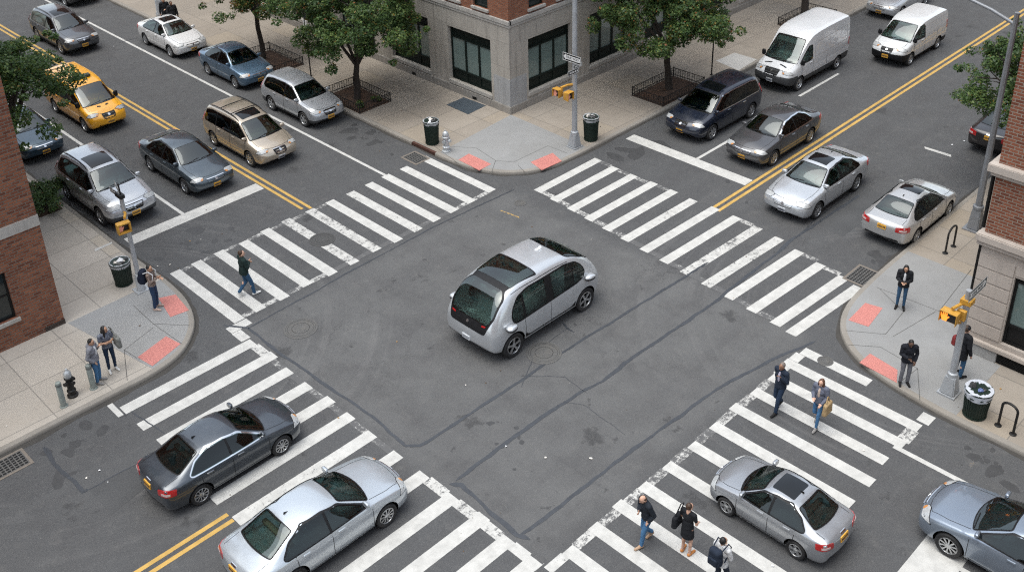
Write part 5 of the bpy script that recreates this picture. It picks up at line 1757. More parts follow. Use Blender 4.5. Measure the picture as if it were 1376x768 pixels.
# crack sealant: tar bands of uneven width
TAR = simple_mat('crack_sealant', (.042, .046, .053), .55, var=.4, scale=5)
def tar(pts, w, seed, z=.0062):
    rnd = random.Random(seed)
    P = [V((*p, 0)) for p in pts]
    fine = []
    for a, b in zip(P, P[1:]):
        k = max(2, int((b - a).length / .16))
        for i in range(k): fine.append(a.lerp(b, i / k))
    fine.append(P[-1])
    bm = bmesh.new(); prev = None
    off = 0
    for i, p in enumerate(fine):
        d = (fine[min(i + 1, len(fine) - 1)] - fine[max(i - 1, 0)]).normalized(); nn = V((-d.y, d.x, 0))
        off = off * .85 + rnd.uniform(-.018, .018)
        w_ = w * .72
        e = .5 + .9 * noise.noise(p * 1.1 + V((seed, 0, 0)))
        ww = w_ * (max(.22, .62 + .65 * e * .7) + rnd.uniform(-.12, .12)) * (.25 if i in (0, len(fine) - 1) else 1)
        q = [bm.verts.new((p.x + nn.x * (off + ww / 2), p.y + nn.y * (off + ww / 2), z)), bm.verts.new((p.x + nn.x * (off - ww / 2), p.y + nn.y * (off - ww / 2), z))]
        if prev: bm.faces.new((prev[0], prev[1], q[1], q[0]))
        prev = q
    bm.normal_update()
    for f in bm.faces:
        if f.normal.z < 0: f.normal_flip()
    struct(obj('tar_seam', bm, TAR))
tar([(-6.250, 5.486), (-2.776, 5.651), (-0.159, 5.723), (2.286, 5.728), (5.606, 5.601)], .10, 1)
tar([(-6.698, 6.189), (-6.250, 5.486), (-6.266, 4.626), (-6.254, 3.558), (-6.202, 1.375), (-6.112, -0.543), (-6.169, -1.427), (-6.179, -2.161)], .15, 2)
tar([(-6.226, -2.031), (-5.910, -2.364), (-5.014, -2.435), (-3.925, -2.458), (-2.194, -2.495), (-0.070, -2.504), (1.233, -2.556), (3.878, -2.675), (6.521, -2.784)], .15, 3, .0066)
tar([(-6.105, -3.998), (-4.536, -3.974), (-2.360, -4.024), (-1.380, -4.063), (-0.580, -4.206), (0.503, -4.136), (1.996, -4.179), (4.404, -4.248), (8.281, -4.211), (9.600, -4.113), (14.005, -4.229)], .17, 4)
tar([(-6.296, -3.983), (-6.121, -4.241), (-6.234, -5.451), (-6.273, -6.394), (-6.161, -6.710)], .20, 5, .0066)
tar([(-6.268, -6.465), (-4.880, -6.520), (-2.939, -6.564), (-1.248, -6.620), (-0.524, -6.664), (1.894, -6.831), (3.755, -7.242), (5.179, -7.624)], .17, 6)
tar([(-12.956, 4.979), (-13.000, 4.137), (-12.962, 3.282), (-12.933, 2.613), (-12.819, 2.642)], .20, 7)
tar([(-12.933, 2.613), (-12.196, 2.591), (-11.434, 2.569)], .06, 8, .0066)
tar([(-10.631, 4.588), (-10.507, 3.793), (-10.414, 3.051)], .07, 9)
tar([(-2.029, -2.333), (-1.142, -3.274), (-1.260, -4.237)], .03, 12)
tar([(0.687, -1.474), (0.585, -1.754), (0.575, -2.072)], .12, 13)
tar([(-2.379, -2.678), (-0.867, -1.813), (0.632, -1.804)], .03, 14)
tar([(-2.028, -3.972), (-1.744, -4.498), (-1.863, -6.096)], .025, 15)
tar([(8.281, -4.211), (11.031, -3.983), (14.266, -3.932)], .05, 16, .0066)
tar([(2.616, 31.725), (3.642, 31.683)], .12, 17)
# patches of relaid asphalt, a shade off the rest
def patch_mat(name, c0, c1):
    m, nt, b = new_mat(name); n = N(nt); p = n.pos()
    c = n.mix(n.rng(n.noise(.8, p, 6, .65), .35, .65), c4(c0), c4(c1))
    c = n.mix(n.rng(n.noise(30, p, 4, .7), .4, .75, 0, .45), c, (.15, .148, .142, 1))
    v = n.add('ShaderNodeTexVoronoi'); nt.links.new(p, v.inputs['Vector']); v.inputs['Scale'].default_value = 1.3
    sp = n.math('MULTIPLY', n.rng(v.outputs['Distance'], .06, .12, 1, 0), n.math('GREATER_THAN', n.sep(v.outputs['Color'])[0], .7))
    c = n.mix(n.math('MULTIPLY', sp, .6), c, (.03, .03, .03, 1))
    n.put(b.inputs['Base Color'], c); b.inputs['Roughness'].default_value = .85
    n.put(b.inputs['Normal'], n.bump(n.noise(34, p, 4, .7), .35, .006)); return m
PATCH_L = patch_mat('asphalt_patch_pale', (.082, .081, .078), (.100, .098, .094)); PATCH_D = patch_mat('asphalt_patch_dark', (.040, .041, .043), (.058, .059, .061))
0 and flat('asphalt_patch', [[(-6.087, -4.091), (-4.575, -4.013), (-2.404, -4.066), (-0.923, -4.221), (-0.476, -6.628), (-2.919, -6.546), (-4.862, -6.503), (-6.211, -6.459)]], .0028, PATCH_L)
flat('asphalt_patch', [[(4.355, 9.829), (5.299, 9.549), (5.178, 7.735), (4.261, 8.024)]], .0029, PATCH_D)
flat('asphalt_patch', [[(-12.831, 2.618), (-11.447, 2.543), (-11.318, 1.669), (-12.792, 1.384)]], .0029, PATCH_D)
flat('asphalt_patch', [[(11.210, -3.875), (14.710, -3.994), (14.530, -5.290), (10.977, -5.244)]], .0029, PATCH_D)
# clusters of oil drips and old spills
def spills(cx, cy, rx, ry, n_, seed, big=.22):
    rnd = random.Random(seed); bm = bmesh.new()
    for k in range(n_):
        x, y = cx + rnd.gauss(0, rx), cy + rnd.gauss(0, ry); r = big * rnd.uniform(.15, 1) ** 2 + .03
        st, a0 = rnd.uniform(.8, 2.2), rnd.uniform(0, 6.28)
        pts = []
        for j in range(14):
            t = j * 2 * math.pi / 14; q = r * (1 + .45 * noise.noise(V((math.cos(t) * 1.3 + k * 3.1, math.sin(t) * 1.3, seed))))
            u, v = math.cos(t) * q * st, math.sin(t) * q
            pts.append((x + u * math.cos(a0) - v * math.sin(a0), y + u * math.sin(a0) + v * math.cos(a0)))
        sheet(bm, pts, .0026 + k * .00002)
    bm.normal_update()
    for f in bm.faces:
        if f.normal.z < 0: f.normal_flip()
    struct(obj('oil_stain', bm, STAIN))
STAIN = simple_mat('oil_stain', (.046, .046, .047), .65, var=.35, scale=6)
spills(*(4.469, 13.353), .35, .9, 16, 1, .16); spills(*(-4.837, 11.132), .6, .45, 12, 2, .22); spills(*(-12.451, 4.447), .8, .45, 11, 3, .17); spills(*(11.337, 3.977), .6, .35, 8, 4, .3)
spills(*(3.698, -13.160), .3, .9, 10, 5, .15); spills(*(10.900, -7.036), .7, .25, 10, 6, .3); spills(*(-4.224, -4.221), .9, .8, 7, 7, .055); spills(*(11.889, -0.915), .8, .6, 8, 9, .12)
# darker patch of newer asphalt by the north gutter, and dark gutter dirt along the kerbs
DIRT = simple_mat('gutter_dirt', (.050, .046, .041), .9, var=.4, scale=3)
def gutter(line, w, seed):
    rnd = random.Random(seed)
    bm = bmesh.new(); prev = None
    P = []
    for a, b in zip(line, line[1:]):
        a, b = V(a), V(b); k = max(1, int((b - a).length / .25))
        for i in range(k): P.append(a.lerp(b, i / k))
    P.append(V(line[-1]))
    for i, p in enumerate(P):
        d = (P[min(i + 1, len(P) - 1)] - P[max(i - 1, 0)]).normalized(); nn = V((-d.y, d.x))
        ww = w * (.5 + .9 * abs(noise.noise(V((p.x * .6 + seed, p.y * .6, 0))))) + rnd.uniform(0, .04)
        q = [bm.verts.new((p.x, p.y, .0032)), bm.verts.new((p.x + nn.x * ww, p.y + nn.y * ww, .0032))]
        if prev: bm.faces.new((prev[0], q[0], q[1], prev[1]))
        prev = q
    bm.normal_update()
    for f in bm.faces:
        if f.normal.z < 0: f.normal_flip()
    struct(obj('gutter_dirt', bm, DIRT))
gutter([(5.43, 40)] + smooth_curve(NORTH, 4) + [(60, 5.5)], -.16, 1)
gutter([(-6.9, 30)] + smooth_curve(WEST, 4) + [(-40, 5.5)], .20, 2)
gutter([(60, -7.2)] + smooth_curve(EAST, 4) + [(4.55, -40)], -.20, 3)

# ================================================================== BUILDINGS
def brick_mat(name, cs, mortar, bw, bh, ms, rough=.85):
    m, nt, b = new_mat(name); n = N(nt)
    p = n.pos(); xyz = n.sep(p)
    vec = n.comb(n.math('ADD', xyz[0], xyz[1]), xyz[2], 0.)
    t = n.add('ShaderNodeTexBrick')
    n.put(t.inputs['Vector'], vec)
    t.inputs['Color1'].default_value = (0, 0, 0, 1); t.inputs['Color2'].default_value = (1, 1, 1, 1); t.inputs['Mortar'].default_value = (.5, .5, .5, 1)
    t.inputs['Scale'].default_value = 1; t.inputs['Mortar Size'].default_value = ms; t.inputs['Mortar Smooth'].default_value = .2
    t.inputs['Brick Width'].default_value = bw; t.inputs['Row Height'].default_value = bh; t.inputs['Bias'].default_value = 0
    rp = n.add('ShaderNodeValToRGB'); e = rp.color_ramp.elements
    e[0].color = c4(cs[0]); e[1].color = c4(cs[-1]); e[0].position = .05; e[1].position = .95
    for i, c in enumerate(cs[1:-1]): rp.color_ramp.elements.new((i + 1) / (len(cs) - 1)).color = c4(c)
    n.put(rp.inputs[0], t.outputs['Color'])
    c = n.mix(n.rng(n.noise(.7, p, 5, .65), .4, .75, 0, .35), rp.outputs[0], c4([x * .55 for x in cs[0]]))
    c = n.mix(n.rng(n.noise(60, p, 2), .3, .7, 0, .3), c, c4(cs[-1]))
    mo = n.mix(n.noise(8, p, 4), c4([x * .75 for x in mortar]), c4(mortar))
    c = n.mix(t.outputs['Fac'], c, mo)
    # pale bloom in patches
    c = n.mix(n.rng(n.noise(.55, n.mapping(p, (1, 1, .6)), 6, .7), .62, .8, 0, .30), c, (.36, .31, .27, 1))
    n.put(b.inputs['Base Color'], c); b.inputs['Roughness'].default_value = rough
    b.inputs['Specular IOR Level'].default_value = .3
    n.put(b.inputs['Normal'], n.bump(n.math('SUBTRACT', 1., t.outputs['Fac']), .9, .012))
    return m
BRICK_N = brick_mat('brick_orange', [(.20, .070, .036), (.27, .10, .052), (.33, .135, .072), (.235, .082, .042)], (.21, .17, .14), .22, .075, .008)
BRICK_W = brick_mat('brick_brown', [(.125, .043, .025), (.215, .076, .040), (.31, .122, .064), (.17, .060, .034)], (.20, .155, .125), .23, .094, .013)
BRICK_E = brick_mat('brick_red', [(.14, .045, .026), (.21, .070, .038), (.28, .105, .058), (.18, .060, .034)], (.30, .24, .19), .23, .094, .014)

def stone_mat(name, c0, c1, streak=.45, grooves=None, course=None):
    m, nt, b = new_mat(name); n = N(nt); p = n.pos(); xyz = n.sep(p)
    c = n.mix(n.rng(n.noise(1.1, p, 5, .6), .3, .7), c4(c0), c4(c1))
    st = n.noise(1., n.mapping(p, (5.5, 5.5, .35)), 5, .65)
    c = n.mix(n.rng(st, .5, .72, 0, streak), c, c4([x * .5 for x in c0]))
    c = n.mix(n.rng(n.noise(9, p, 5, .7), .5, .8, 0, .3), c, c4([x * .62 for x in c0]))
    c = n.mix(n.rng(n.noise(60, p, 2), .4, .7, 0, .25), c, c4([min(1, x * 1.2) for x in c1]))
    if course:
        vec = n.comb(n.math('ADD', xyz[0], xyz[1]), xyz[2], 0.)
        t = n.add('ShaderNodeTexBrick'); n.put(t.inputs['Vector'], vec)
        t.inputs['Scale'].default_value = 1; t.inputs['Brick Width'].default_value = course[0]; t.inputs['Row Height'].default_value = course[1]; t.inputs['Mortar Size'].default_value = .008
        t.inputs['Color1'].default_value = (0, 0, 0, 1); t.inputs['Color2'].default_value = (1, 1, 1, 1)
        c = n.mix(n.math('MULTIPLY', n.sep(t.outputs['Color'])[0], .22), c, c4([x * .7 for x in c0]))
        c = n.mix(n.math('MULTIPLY', t.outputs['Fac'], .55), c, c4([x * .35 for x in c0]))
    n.put(b.inputs['Base Color'], c); b.inputs['Roughness'].default_value = .82
    b.inputs['Specular IOR Level'].default_value = .3
    n.put(b.inputs['Normal'], n.bump(n.noise(30, p, 5, .7), .35, .006))
    return m
LIME = stone_mat('limestone', (.345, .318, .28), (.415, .385, .34), .75, course=(1.9, 1.12))
LIMELEDGE = stone_mat('limestone_ledge', (.34, .322, .295), (.41, .388, .355), .5)
LIMEDARK = stone_mat('plinth_stone', (.245, .228, .205), (.31, .288, .26), .6)
PLASTERGREY = stone_mat('grey_repaired_stone', (.30, .30, .30), (.355, .355, .352), .4)
SAND = stone_mat('sand_limestone', (.385, .335, .29), (.45, .395, .345), .25)
FRAME = M('dark_green_frame', (.006, .011, .009), .5, var=.2, spec=.25)
FRAME_B = M('black_window_frame', (.008, .008, .008), .5, var=.2, spec=.25)
def blind_glass():
    m, nt, b = new_mat('shaded_pane'); n = N(nt); p = n.pos()
    c = n.mix(n.noise(.8, p, 4), (.125, .175, .165, 1), (.165, .215, .20, 1))
    n.put(b.inputs['Base Color'], c); b.inputs['Roughness'].default_value = .10
    b.inputs['Coat Weight'].default_value = 1.; b.inputs['Coat Roughness'].default_value = .02
    return m
PANE = blind_glass()
DARKPANE = glass_mat('dark_pane', (.02, .026, .026), .03)

class Face:
    """a vertical wall plane: u runs along it, z up, d = depth outwards"""
    def __init__(s, p0, u, n): s.p0, s.u, s.n = V((*p0, 0)), V((*u, 0)), V((*n, 0))
    def P(s, u, z, d=0.): return s.p0 + s.u * u + s.n * d + V((0, 0, z))

def wall_bm(bm, F, u0, u1, z0, z1, holes=(), depth=.22, d=0., mi=0):
    us = sorted({u0, u1, *[h[0] for h in holes], *[h[1] for h in holes]}); us = [u for u in us if u0 <= u <= u1]
    zs = sorted({z0, z1, *[h[2] for h in holes], *[h[3] for h in holes]}); zs = [z for z in zs if z0 <= z <= z1]
    def quad(a, b, c, e, nn):
        f = bm.faces.new([bm.verts.new(q) for q in (a, b, c, e)]); f.material_index = mi
        f.normal_update()
        if f.normal.dot(nn) < 0: f.normal_flip()
    for i in range(len(us) - 1):
        for j in range(len(zs) - 1):
            uc, zc = (us[i] + us[i + 1]) / 2, (zs[j] + zs[j + 1]) / 2
            if any(h[0] < uc < h[1] and h[2] < zc < h[3] for h in holes): continue
            quad(F.P(us[i], zs[j], d), F.P(us[i + 1], zs[j], d), F.P(us[i + 1], zs[j + 1], d), F.P(us[i], zs[j + 1], d), F.n)
    for h in holes:
        a, b, c, e = h
        quad(F.P(a, c, d), F.P(a, e, d), F.P(a, e, d - depth), F.P(a, c, d - depth), F.u)
        quad(F.P(b, c, d), F.P(b, e, d), F.P(b, e, d - depth), F.P(b, c, d - depth), -F.u)
        quad(F.P(a, c, d), F.P(b, c, d), F.P(b, c, d - depth), F.P(a, c, d - depth), V((0, 0, 1)))
        quad(F.P(a, e, d), F.P(b, e, d), F.P(b, e, d - depth), F.P(a, e, d - depth), V((0, 0, -1)))

def fbox(bm, F, u0, u1, z0, z1, d0, d1, mi=0, bev=0.):
    pts = [F.P(u, z, d) for z in (z0, z1) for u, d in ((u0, d0), (u1, d0), (u1, d1), (u0, d1))]
    vs = [bm.verts.new(p) for p in pts]
    fs = []
    for f in ((0, 3, 2, 1), (4, 5, 6, 7), (0, 1, 5, 4), (1, 2, 6, 5), (2, 3, 7, 6), (3, 0, 4, 7)):
        ff = bm.faces.new([vs[i] for i in f]); ff.material_index = mi; fs.append(ff)
    bmesh.ops.recalc_face_normals(bm, faces=fs)
    if bev:
        es = set()
        for v in vs: es.update(v.link_edges)
        bmesh.ops.bevel(bm, geom=list(es), offset=bev, segments=2, affect='EDGES', material=mi)

def shop_window(F, u0, u1, z0, z1, parent, depth=.20, panes=3, transom=.52, kick=.5, frame=None, pane=None):
    """three tall panes between a dark transom and dark kick panels"""
    frame = frame or FRAME; pane = pane or PANE
    bm = bmesh.new()
    d0, d1 = -depth - .05, -depth + .05
    b = .075
    fbox(bm, F, u0, u0 + b, z0, z1, d0, d1); fbox(bm, F, u1 - b, u1, z0, z1, d0, d1)
    fbox(bm, F, u0 + b, u1 - b, z0, z0 + b, d0, d1); fbox(bm, F, u0 + b, u1 - b, z1 - b, z1, d0, d1)
    zt, zk = z1 - transom, z0 + kick
    fbox(bm, F, u0 + b, u1 - b, zt - .04, zt + .04, d0, d1 - .004); fbox(bm, F, u0 + b, u1 - b, zk - .04, zk + .04, d0, d1 - .004)
    w = (u1 - u0 - 2 * b) / panes
    for i in range(1, panes):
        u = u0 + b + w * i
        fbox(bm, F, u - .05, u + .05, z0 + b, zk - .04, d0, d1 - .008); fbox(bm, F, u - .05, u + .05, zk + .04, zt - .04, d0, d1 - .008)
    w_ = obj('window', bm, frame, parent)
    for za, zb_ in ((zt + .04, z1 - b), (z0 + b, zk - .04)):
        bm = bmesh.new(); fbox(bm, F, u0 + b, u1 - b, za, zb_, d0 + .02, d1 - .04)
        obj('spandrel_panel', bm, frame, w_)
    bm = bmesh.new()
    for i in range(panes):
        a = u0 + b + w * i + (.05 if i else 0); c = u0 + b + w * (i + 1) - (.05 if i < panes - 1 else 0)
        fbox(bm, F, a, c, zk + .04, zt - .04, d0 + .03, d1 - .055)
    obj('pane', bm, pane, w_)
    return w_

def sash_window(F, u0, u1, z0, z1, parent, depth=.14, frame=None, pane=None, sill=None, mid=True):
    frame = frame or FRAME_B; pane = pane or DARKPANE
    bm = bmesh.new(); b = .06
    d0, d1 = -depth - .05, -depth + .04
    fbox(bm, F, u0, u0 + b, z0, z1, d0, d1); fbox(bm, F, u1 - b, u1, z0, z1, d0, d1)
    fbox(bm, F, u0 + b, u1 - b, z0, z0 + b, d0, d1); fbox(bm, F, u0 + b, u1 - b, z1 - b, z1, d0, d1)
    zm = (z0 + z1) / 2
    if mid: fbox(bm, F, u0 + b, u1 - b, zm - .03, zm + .03, d0, d1 - .01)
    w = obj('window', bm, frame, parent)
    bm = bmesh.new()
    if mid:
        fbox(bm, F, u0 + b, u1 - b, z0 + b, zm - .03, d0 + .02, d1 - .05); fbox(bm, F, u0 + b, u1 - b, zm + .03, z1 - b, d0 + .02, d1 - .03)
    else: fbox(bm, F, u0 + b, u1 - b, z0 + b, z1 - b, d0 + .02, d1 - .04)
    obj('pane', bm, pane, w)
    if sill:
        bm = bmesh.new(); fbox(bm, F, u0 - .08, u1 + .08, z0 - .12, z0 - .002, -depth, .07, 0, .008); obj('sill', bm, sill, w)
    return w

# ------------------------------------------------------------------ limestone and brick corner block behind the junction
NB = thing('corner_building', 'limestone and brick corner building with dark green shop windows', 'building', (10.05, 10.2, 0))
def local(o_root, bm, loc): bmesh.ops.translate(bm, verts=bm.verts, vec=(-loc[0], -loc[1], -loc[2]))
def put(name, bm, m, root, smooth=None):
    local(root, bm, root.location)
    return obj(name, bm, m, root, smooth)
_obj = obj
def obj(name, bm, mats, parent=None, smooth=None, loc=None):
    """building pieces are written in world coordinates: bring them into the frame of their building"""
    if parent is not None:
        r = parent
        while r.parent is not None: r = r.parent
        if r.get('worldframe'): bmesh.ops.translate(bm, verts=bm.verts, vec=-V(r.location))
    return _obj(name, bm, mats, parent, smooth, loc)
NB['worldframe'] = 1
FA = Face((10.05, 10.2), (0, 1), (-1, 0)); FB = Face((10.05, 10.2), (1, 0), (0, -1))
HN = 18.2
LEN = 48.
hA = [(1.15 + 4.1 * i, 3.90 + 4.1 * i, .68, 3.27) for i in range(11)]
hB = [(1.15 + 4.02 * i, 3.88 + 4.02 * i, .76, 3.27) for i in range(11)]
bA = [(u + q, u + q + .9, z, z + 1.75) for i in range(11) for u in (1.25 + 4.1 * i,) for q in (0., 1.75) for z in (4.62, 7.9, 11.2, 14.5)]
bB = [(u + q, u + q + .9, z, z + 1.75) for i in range(11) for u in (1.25 + 4.02 * i,) for q in (0., 1.75) for z in (4.62, 7.9, 11.2, 14.5)]
bm = bmesh.new(); wall_bm(bm, FA, 0, LEN, 0, 4.22, hA, .27); wall_bm(bm, FB, 0, LEN, 0, 4.22, hB, .27)
obj('stone_base', bm, LIME, NB)
bm = bmesh.new(); wall_bm(bm, FA, .02, LEN, 4.40, HN, bA, .16, -.02); wall_bm(bm, FB, .02, LEN, 4.40, HN, bB, .16, -.02)
obj('wall', bm, BRICK_N, NB)
bm = bmesh.new()
for F in (FA, FB):
    s0 = -.07 if F is FA else 0.
    fbox(bm, F, s0, LEN, 4.22, 4.40, -.1, .07, 0, .012)
    fbox(bm, F, s0 if F is FA else 0., LEN, 4.10, 4.215, -.05, .035)
obj('stone_ledge', bm, LIMELEDGE, NB)
bm = bmesh.new()
for F, q in ((FA, 1), (FB, 1)):
    fbox(bm, F, 0 if F is FB else -.06, LEN, 0, .47, -.05, .06, 0, .02)
obj('plinth', bm, LIMEDARK, NB)
bm = bmesh.new()   # grey repair at the corner
fbox(bm, FA, -.004, 1.0, .47, 1.75, -.05, .006); fbox(bm, FB, 0, 1.02, .47, 1.75, -.05, .005)
obj('repaired_stone', bm, PLASTERGREY, NB)
bm = bmesh.new()
for F, hs in ((FA, hA), (FB, hB)):
    for h in hs: fbox(bm, F, h[0] - .04, h[1] + .04, h[2] - .17, h[2] - .003, -.27, .045, 0, .01)
obj('sill', bm, LIMELEDGE, NB)
for i in range(6):
    shop_window(FA, *hA[i], NB, .22); shop_window(FB, *hB[i], NB, .22)
for F, hs in ((FA, bA), (FB, bB)):
    for h in hs[:14]: sash_window(F, *h, NB, .14, FRAME, DARKPANE, LIMELEDGE)
for F, hs in ((FA, bA[14:]), (FB, bB[14:])):
    bm = bmesh.new()
    for h in hs: fbox(bm, F, h[0], h[1], h[2], h[3], -.2, -.15)
    o = obj('upper_window', bm, DARKPANE, NB); o['kind'] = 'stuff'
bm = bmesh.new(); fbox(bm, FA, 2.1, 2.38, .16, .30, .055, .064); fbox(bm, FA, 6.3, 6.58, .16, .30, .055, .064)
obj('vent_grille', bm, FRAME_B, NB)
bm = bmesh.new()
v = [bm.verts.new(p) for p in ((10.05, 10.2, HN), (10.05 + LEN, 10.2, HN), (10.05 + LEN, 10.2 + LEN, HN), (10.05, 10.2 + LEN, HN))]
bm.faces.new(v)
obj('roof', bm, M('roof_felt', (.10, .10, .10), .9), NB)

# ------------------------------------------------------------------ brick building on the left
WB = thing('brick_building', 'brown brick corner building with a pale stone band at the left', 'building', (-10.15, 9.8, 0)); WB['worldframe'] = 1
FW = Face((-10.15, 9.8), (-1, 0), (0, -1)); FW2 = Face((-10.15, 9.8), (0, 1), (1, 0))
HW = 20.
hw = [(1.30 + 3.1 * i, 2.75 + 3.1 * i, 1.05, 2.68) for i in range(8)]
hw2 = [(1.30 + 3.1 * i, 2.75 + 3.1 * i, z, z + 1.75) for i in range(8) for z in (8.9, 12.6, 16.2)]
bm = bmesh.new(); wall_bm(bm, FW, 0, 34, 0, 3.74, hw, .18); wall_bm(bm, FW2, 0, 40, 0, 3.74)
wall_bm(bm, FW, 0, 34, 4.10, HW, hw2, .18); wall_bm(bm, FW2, 0, 40, 4.10, HW)
obj('wall', bm, BRICK_W, WB)
bm = bmesh.new(); fbox(bm, FW, -.02, 34, 3.74, 4.10, -.1, .022, 0, .006); fbox(bm, FW2, 0, 40, 3.74, 4.10, -.1, .022)
obj('stone_band', bm, LIMELEDGE, WB)
bm = bmesh.new(); fbox(bm, FW, -.012, .62, 0, .30, -.05, .012)
obj('dark_plinth', bm, brick_mat('brick_soot', [(.035, .026, .021), (.05, .036, .028), (.07, .05, .04)], (.09, .075, .065), .23, .094, .012), WB)
for h in hw: sash_window(FW, *h, WB, .14, FRAME_B, DARKPANE, LIMELEDGE)
for h in hw2: sash_window(FW, *h, WB, .14, FRAME_B, DARKPANE, LIMELEDGE)
bm = bmesh.new(); bm.faces.new([bm.verts.new(p) for p in ((-44, 9.8, HW), (-10.15, 9.8, HW), (-10.15, 49.8, HW), (-44, 49.8, HW))]); obj('roof', bm, M('roof_felt', (.1, .1, .1)), WB)

# ------------------------------------------------------------------ building on the right: grooved stone base, brick above
EB = thing('brick_building', 'red brick building over a grooved stone base at the right', 'building', (7.7, -10.95, 0)); EB['worldframe'] = 1
FE = Face((7.7, -10.95), (0, -1), (-1, 0)); FE2 = Face((7.7, -10.95), (1, 0), (0, 1))
HE = 18.
he = [(1.03 + 3.4 * i, 3.3 + 3.4 * i, .80, 3.05) for i in range(6)]
he2 = [(1.5 + 3.4 * i, 2.8 + 3.4 * i, z, z + 1.6) for i in range(6) for z in (7.2, 10.6, 14.2)]
bm = bmesh.new(); wall_bm(bm, FE, 0, 24, .62, 3.72, he, .22); wall_bm(bm, FE2, 0, 40, .62, 3.72)
obj('stone_base', bm, SAND, EB)
bm = bmesh.new()     # the joints of the rusticated courses, and their raised blocks
for z in (1.22, 1.66, 2.10, 2.54, 2.98, 3.42):
    fbox(bm, FE, 0, .99, z - .40, z, -.02, .03, 0, .012)
for z in (3.42,): fbox(bm, FE, 1.02, 24, z - .30, z, -.02, .028, 0, .012)
obj('rusticated_block', bm, SAND, EB)
bm = bmesh.new()
fbox(bm, FE, -.07, 24, .50, .64, -.1, .12, 0, .015); fbox(bm, FE, -.12, 24, 3.72, 3.86, -.1, .14, 0, .02); fbox(bm, FE, -.16, 24, 3.86, 4.10, -.1, .22, 0, .03)
fbox(bm, FE2, .0, 40, 3.72, 4.08, -.1, .14); fbox(bm, FE, -.20, 24, 6.02, 6.26, -.1, .22, 0, .02); fbox(bm, FE, -.12, 24, 5.9, 6.02, -.1, .13, 0, .01)
fbox(bm, FE2, 0., 40, 6.02, 6.24, -.1, .2)
obj('cornice', bm, SAND, EB)
bm = bmesh.new(); fbox(bm, FE, -.04, 1.02, 0, .50, -.1, .07, 0, .01); fbox(bm, FE, 2.2, 24, 0, .5, -.1, .07, 0, .01); fbox(bm, FE2, 0, 40, 0, .62, -.1, .05)
obj('plinth', bm, stone_mat('plinth_concrete', (.27, .265, .255), (.33, .325, .312), .4), EB)
bm = bmesh.new()
fbox(bm, FE, 1.02, 2.2, 0, .50, -.08, .012)
for k in range(9): fbox(bm, FE, 1.06, 2.16, .03 + k * .052, .055 + k * .052, .01, .03)
obj('vent_grille', bm, FRAME_B, EB)
bm = bmesh.new(); wall_bm(bm, FE, 0, 24, 4.10, 5.90); wall_bm(bm, FE2, 0, 40, 4.10, 6.02); wall_bm(bm, FE, 0, 24, 6.26, HE, he2, .18); wall_bm(bm, FE2, 0, 40, 6.24, HE)
obj('wall', bm, BRICK_E, EB)
for h in he: shop_window(FE, *h, EB, .16, panes=2, transom=.16, kick=.62, frame=FRAME_B)
for h in he2: sash_window(FE, *h, EB, .14, FRAME_B, DARKPANE, SAND)
bm = bmesh.new(); tube(bm, [(8.0, -10.82, 0.2), (8.0, -10.82, 3.6)], .05, 10); tube(bm, [(7.95, -10.80, 4.1), (7.95, -10.80, 5.95)], .055, 10)
obj('drain_pipe', bm, FRAME_B, EB)
bm = bmesh.new(); bm.faces.new([bm.verts.new(p) for p in ((7.7, -34.95, HE), (47.7, -34.95, HE), (47.7, -10.95, HE), (7.7, -10.95, HE))]); obj('roof', bm, M('roof_felt', (.1, .1, .1)), EB)
# ------------------------------------------------------------------ unseen blocks below and behind the viewpoint, added to darken car reflections
def reflection_block(label, x0, x1, y0, y1, h, mat, faces):
    B = thing('brick_building', label, 'building', (x0, y0, 0)); B['worldframe'] = 1
    bm = bmesh.new(); wins = []
    for p0, u, n_, ln in ((( x1, y0), (0, 1), (1, 0), y1 - y0), ((x0, y1), (1, 0), (0, 1), x1 - x0), ((x0, y0), (0, 1), (-1, 0), y1 - y0), ((x0, y0), (1, 0), (0, -1), x1 - x0)):
        F = Face(p0, u, n_)
        hs = [(a, a + 1.3, z, z + 1.8) for a in [1.2 + 2.9 * i for i in range(int((ln - 2) / 2.9))] for z in [1.1 + 3.4 * j for j in range(int((h - 1.5) / 3.4))]]
        wall_bm(bm, F, 0, ln, 0, h, hs, .18); wins.append((F, hs))
    obj('wall', bm, mat, B)
    bm = bmesh.new(); bm.faces.new([bm.verts.new(p) for p in ((x0, y0, h - .3), (x1, y0, h - .3), (x1, y1, h - .3), (x0, y1, h - .3))]); obj('roof', bm, M('roof_felt', (.1, .1, .1)), B)
    bm = bmesh.new()
    for F, hs in wins:
        for q in hs: fbox(bm, F, q[0], q[1], q[2], q[3], -.2, -.14)
    o = obj('glazing', bm, DARKPANE, B); o['kind'] = 'stuff'
    return B
EXTRA = [reflection_block('unseen low brick block below the viewpoint, added to darken reflections', -24, -10.6, -26, -11.1, 5.0, BRICK_W, 0),
         reflection_block('unseen tall brick block behind the viewpoint, left side, added to darken reflections', -60, -29, -32, -11.1, 21, BRICK_E, 0),
         reflection_block('unseen tall brick block behind the viewpoint, right side, added to darken reflections', -26, -10.6, -64, -31, 21, BRICK_N, 0)]
for b_ in (NB, WB, EB, *EXTRA): del b_['worldframe']
obj = _obj

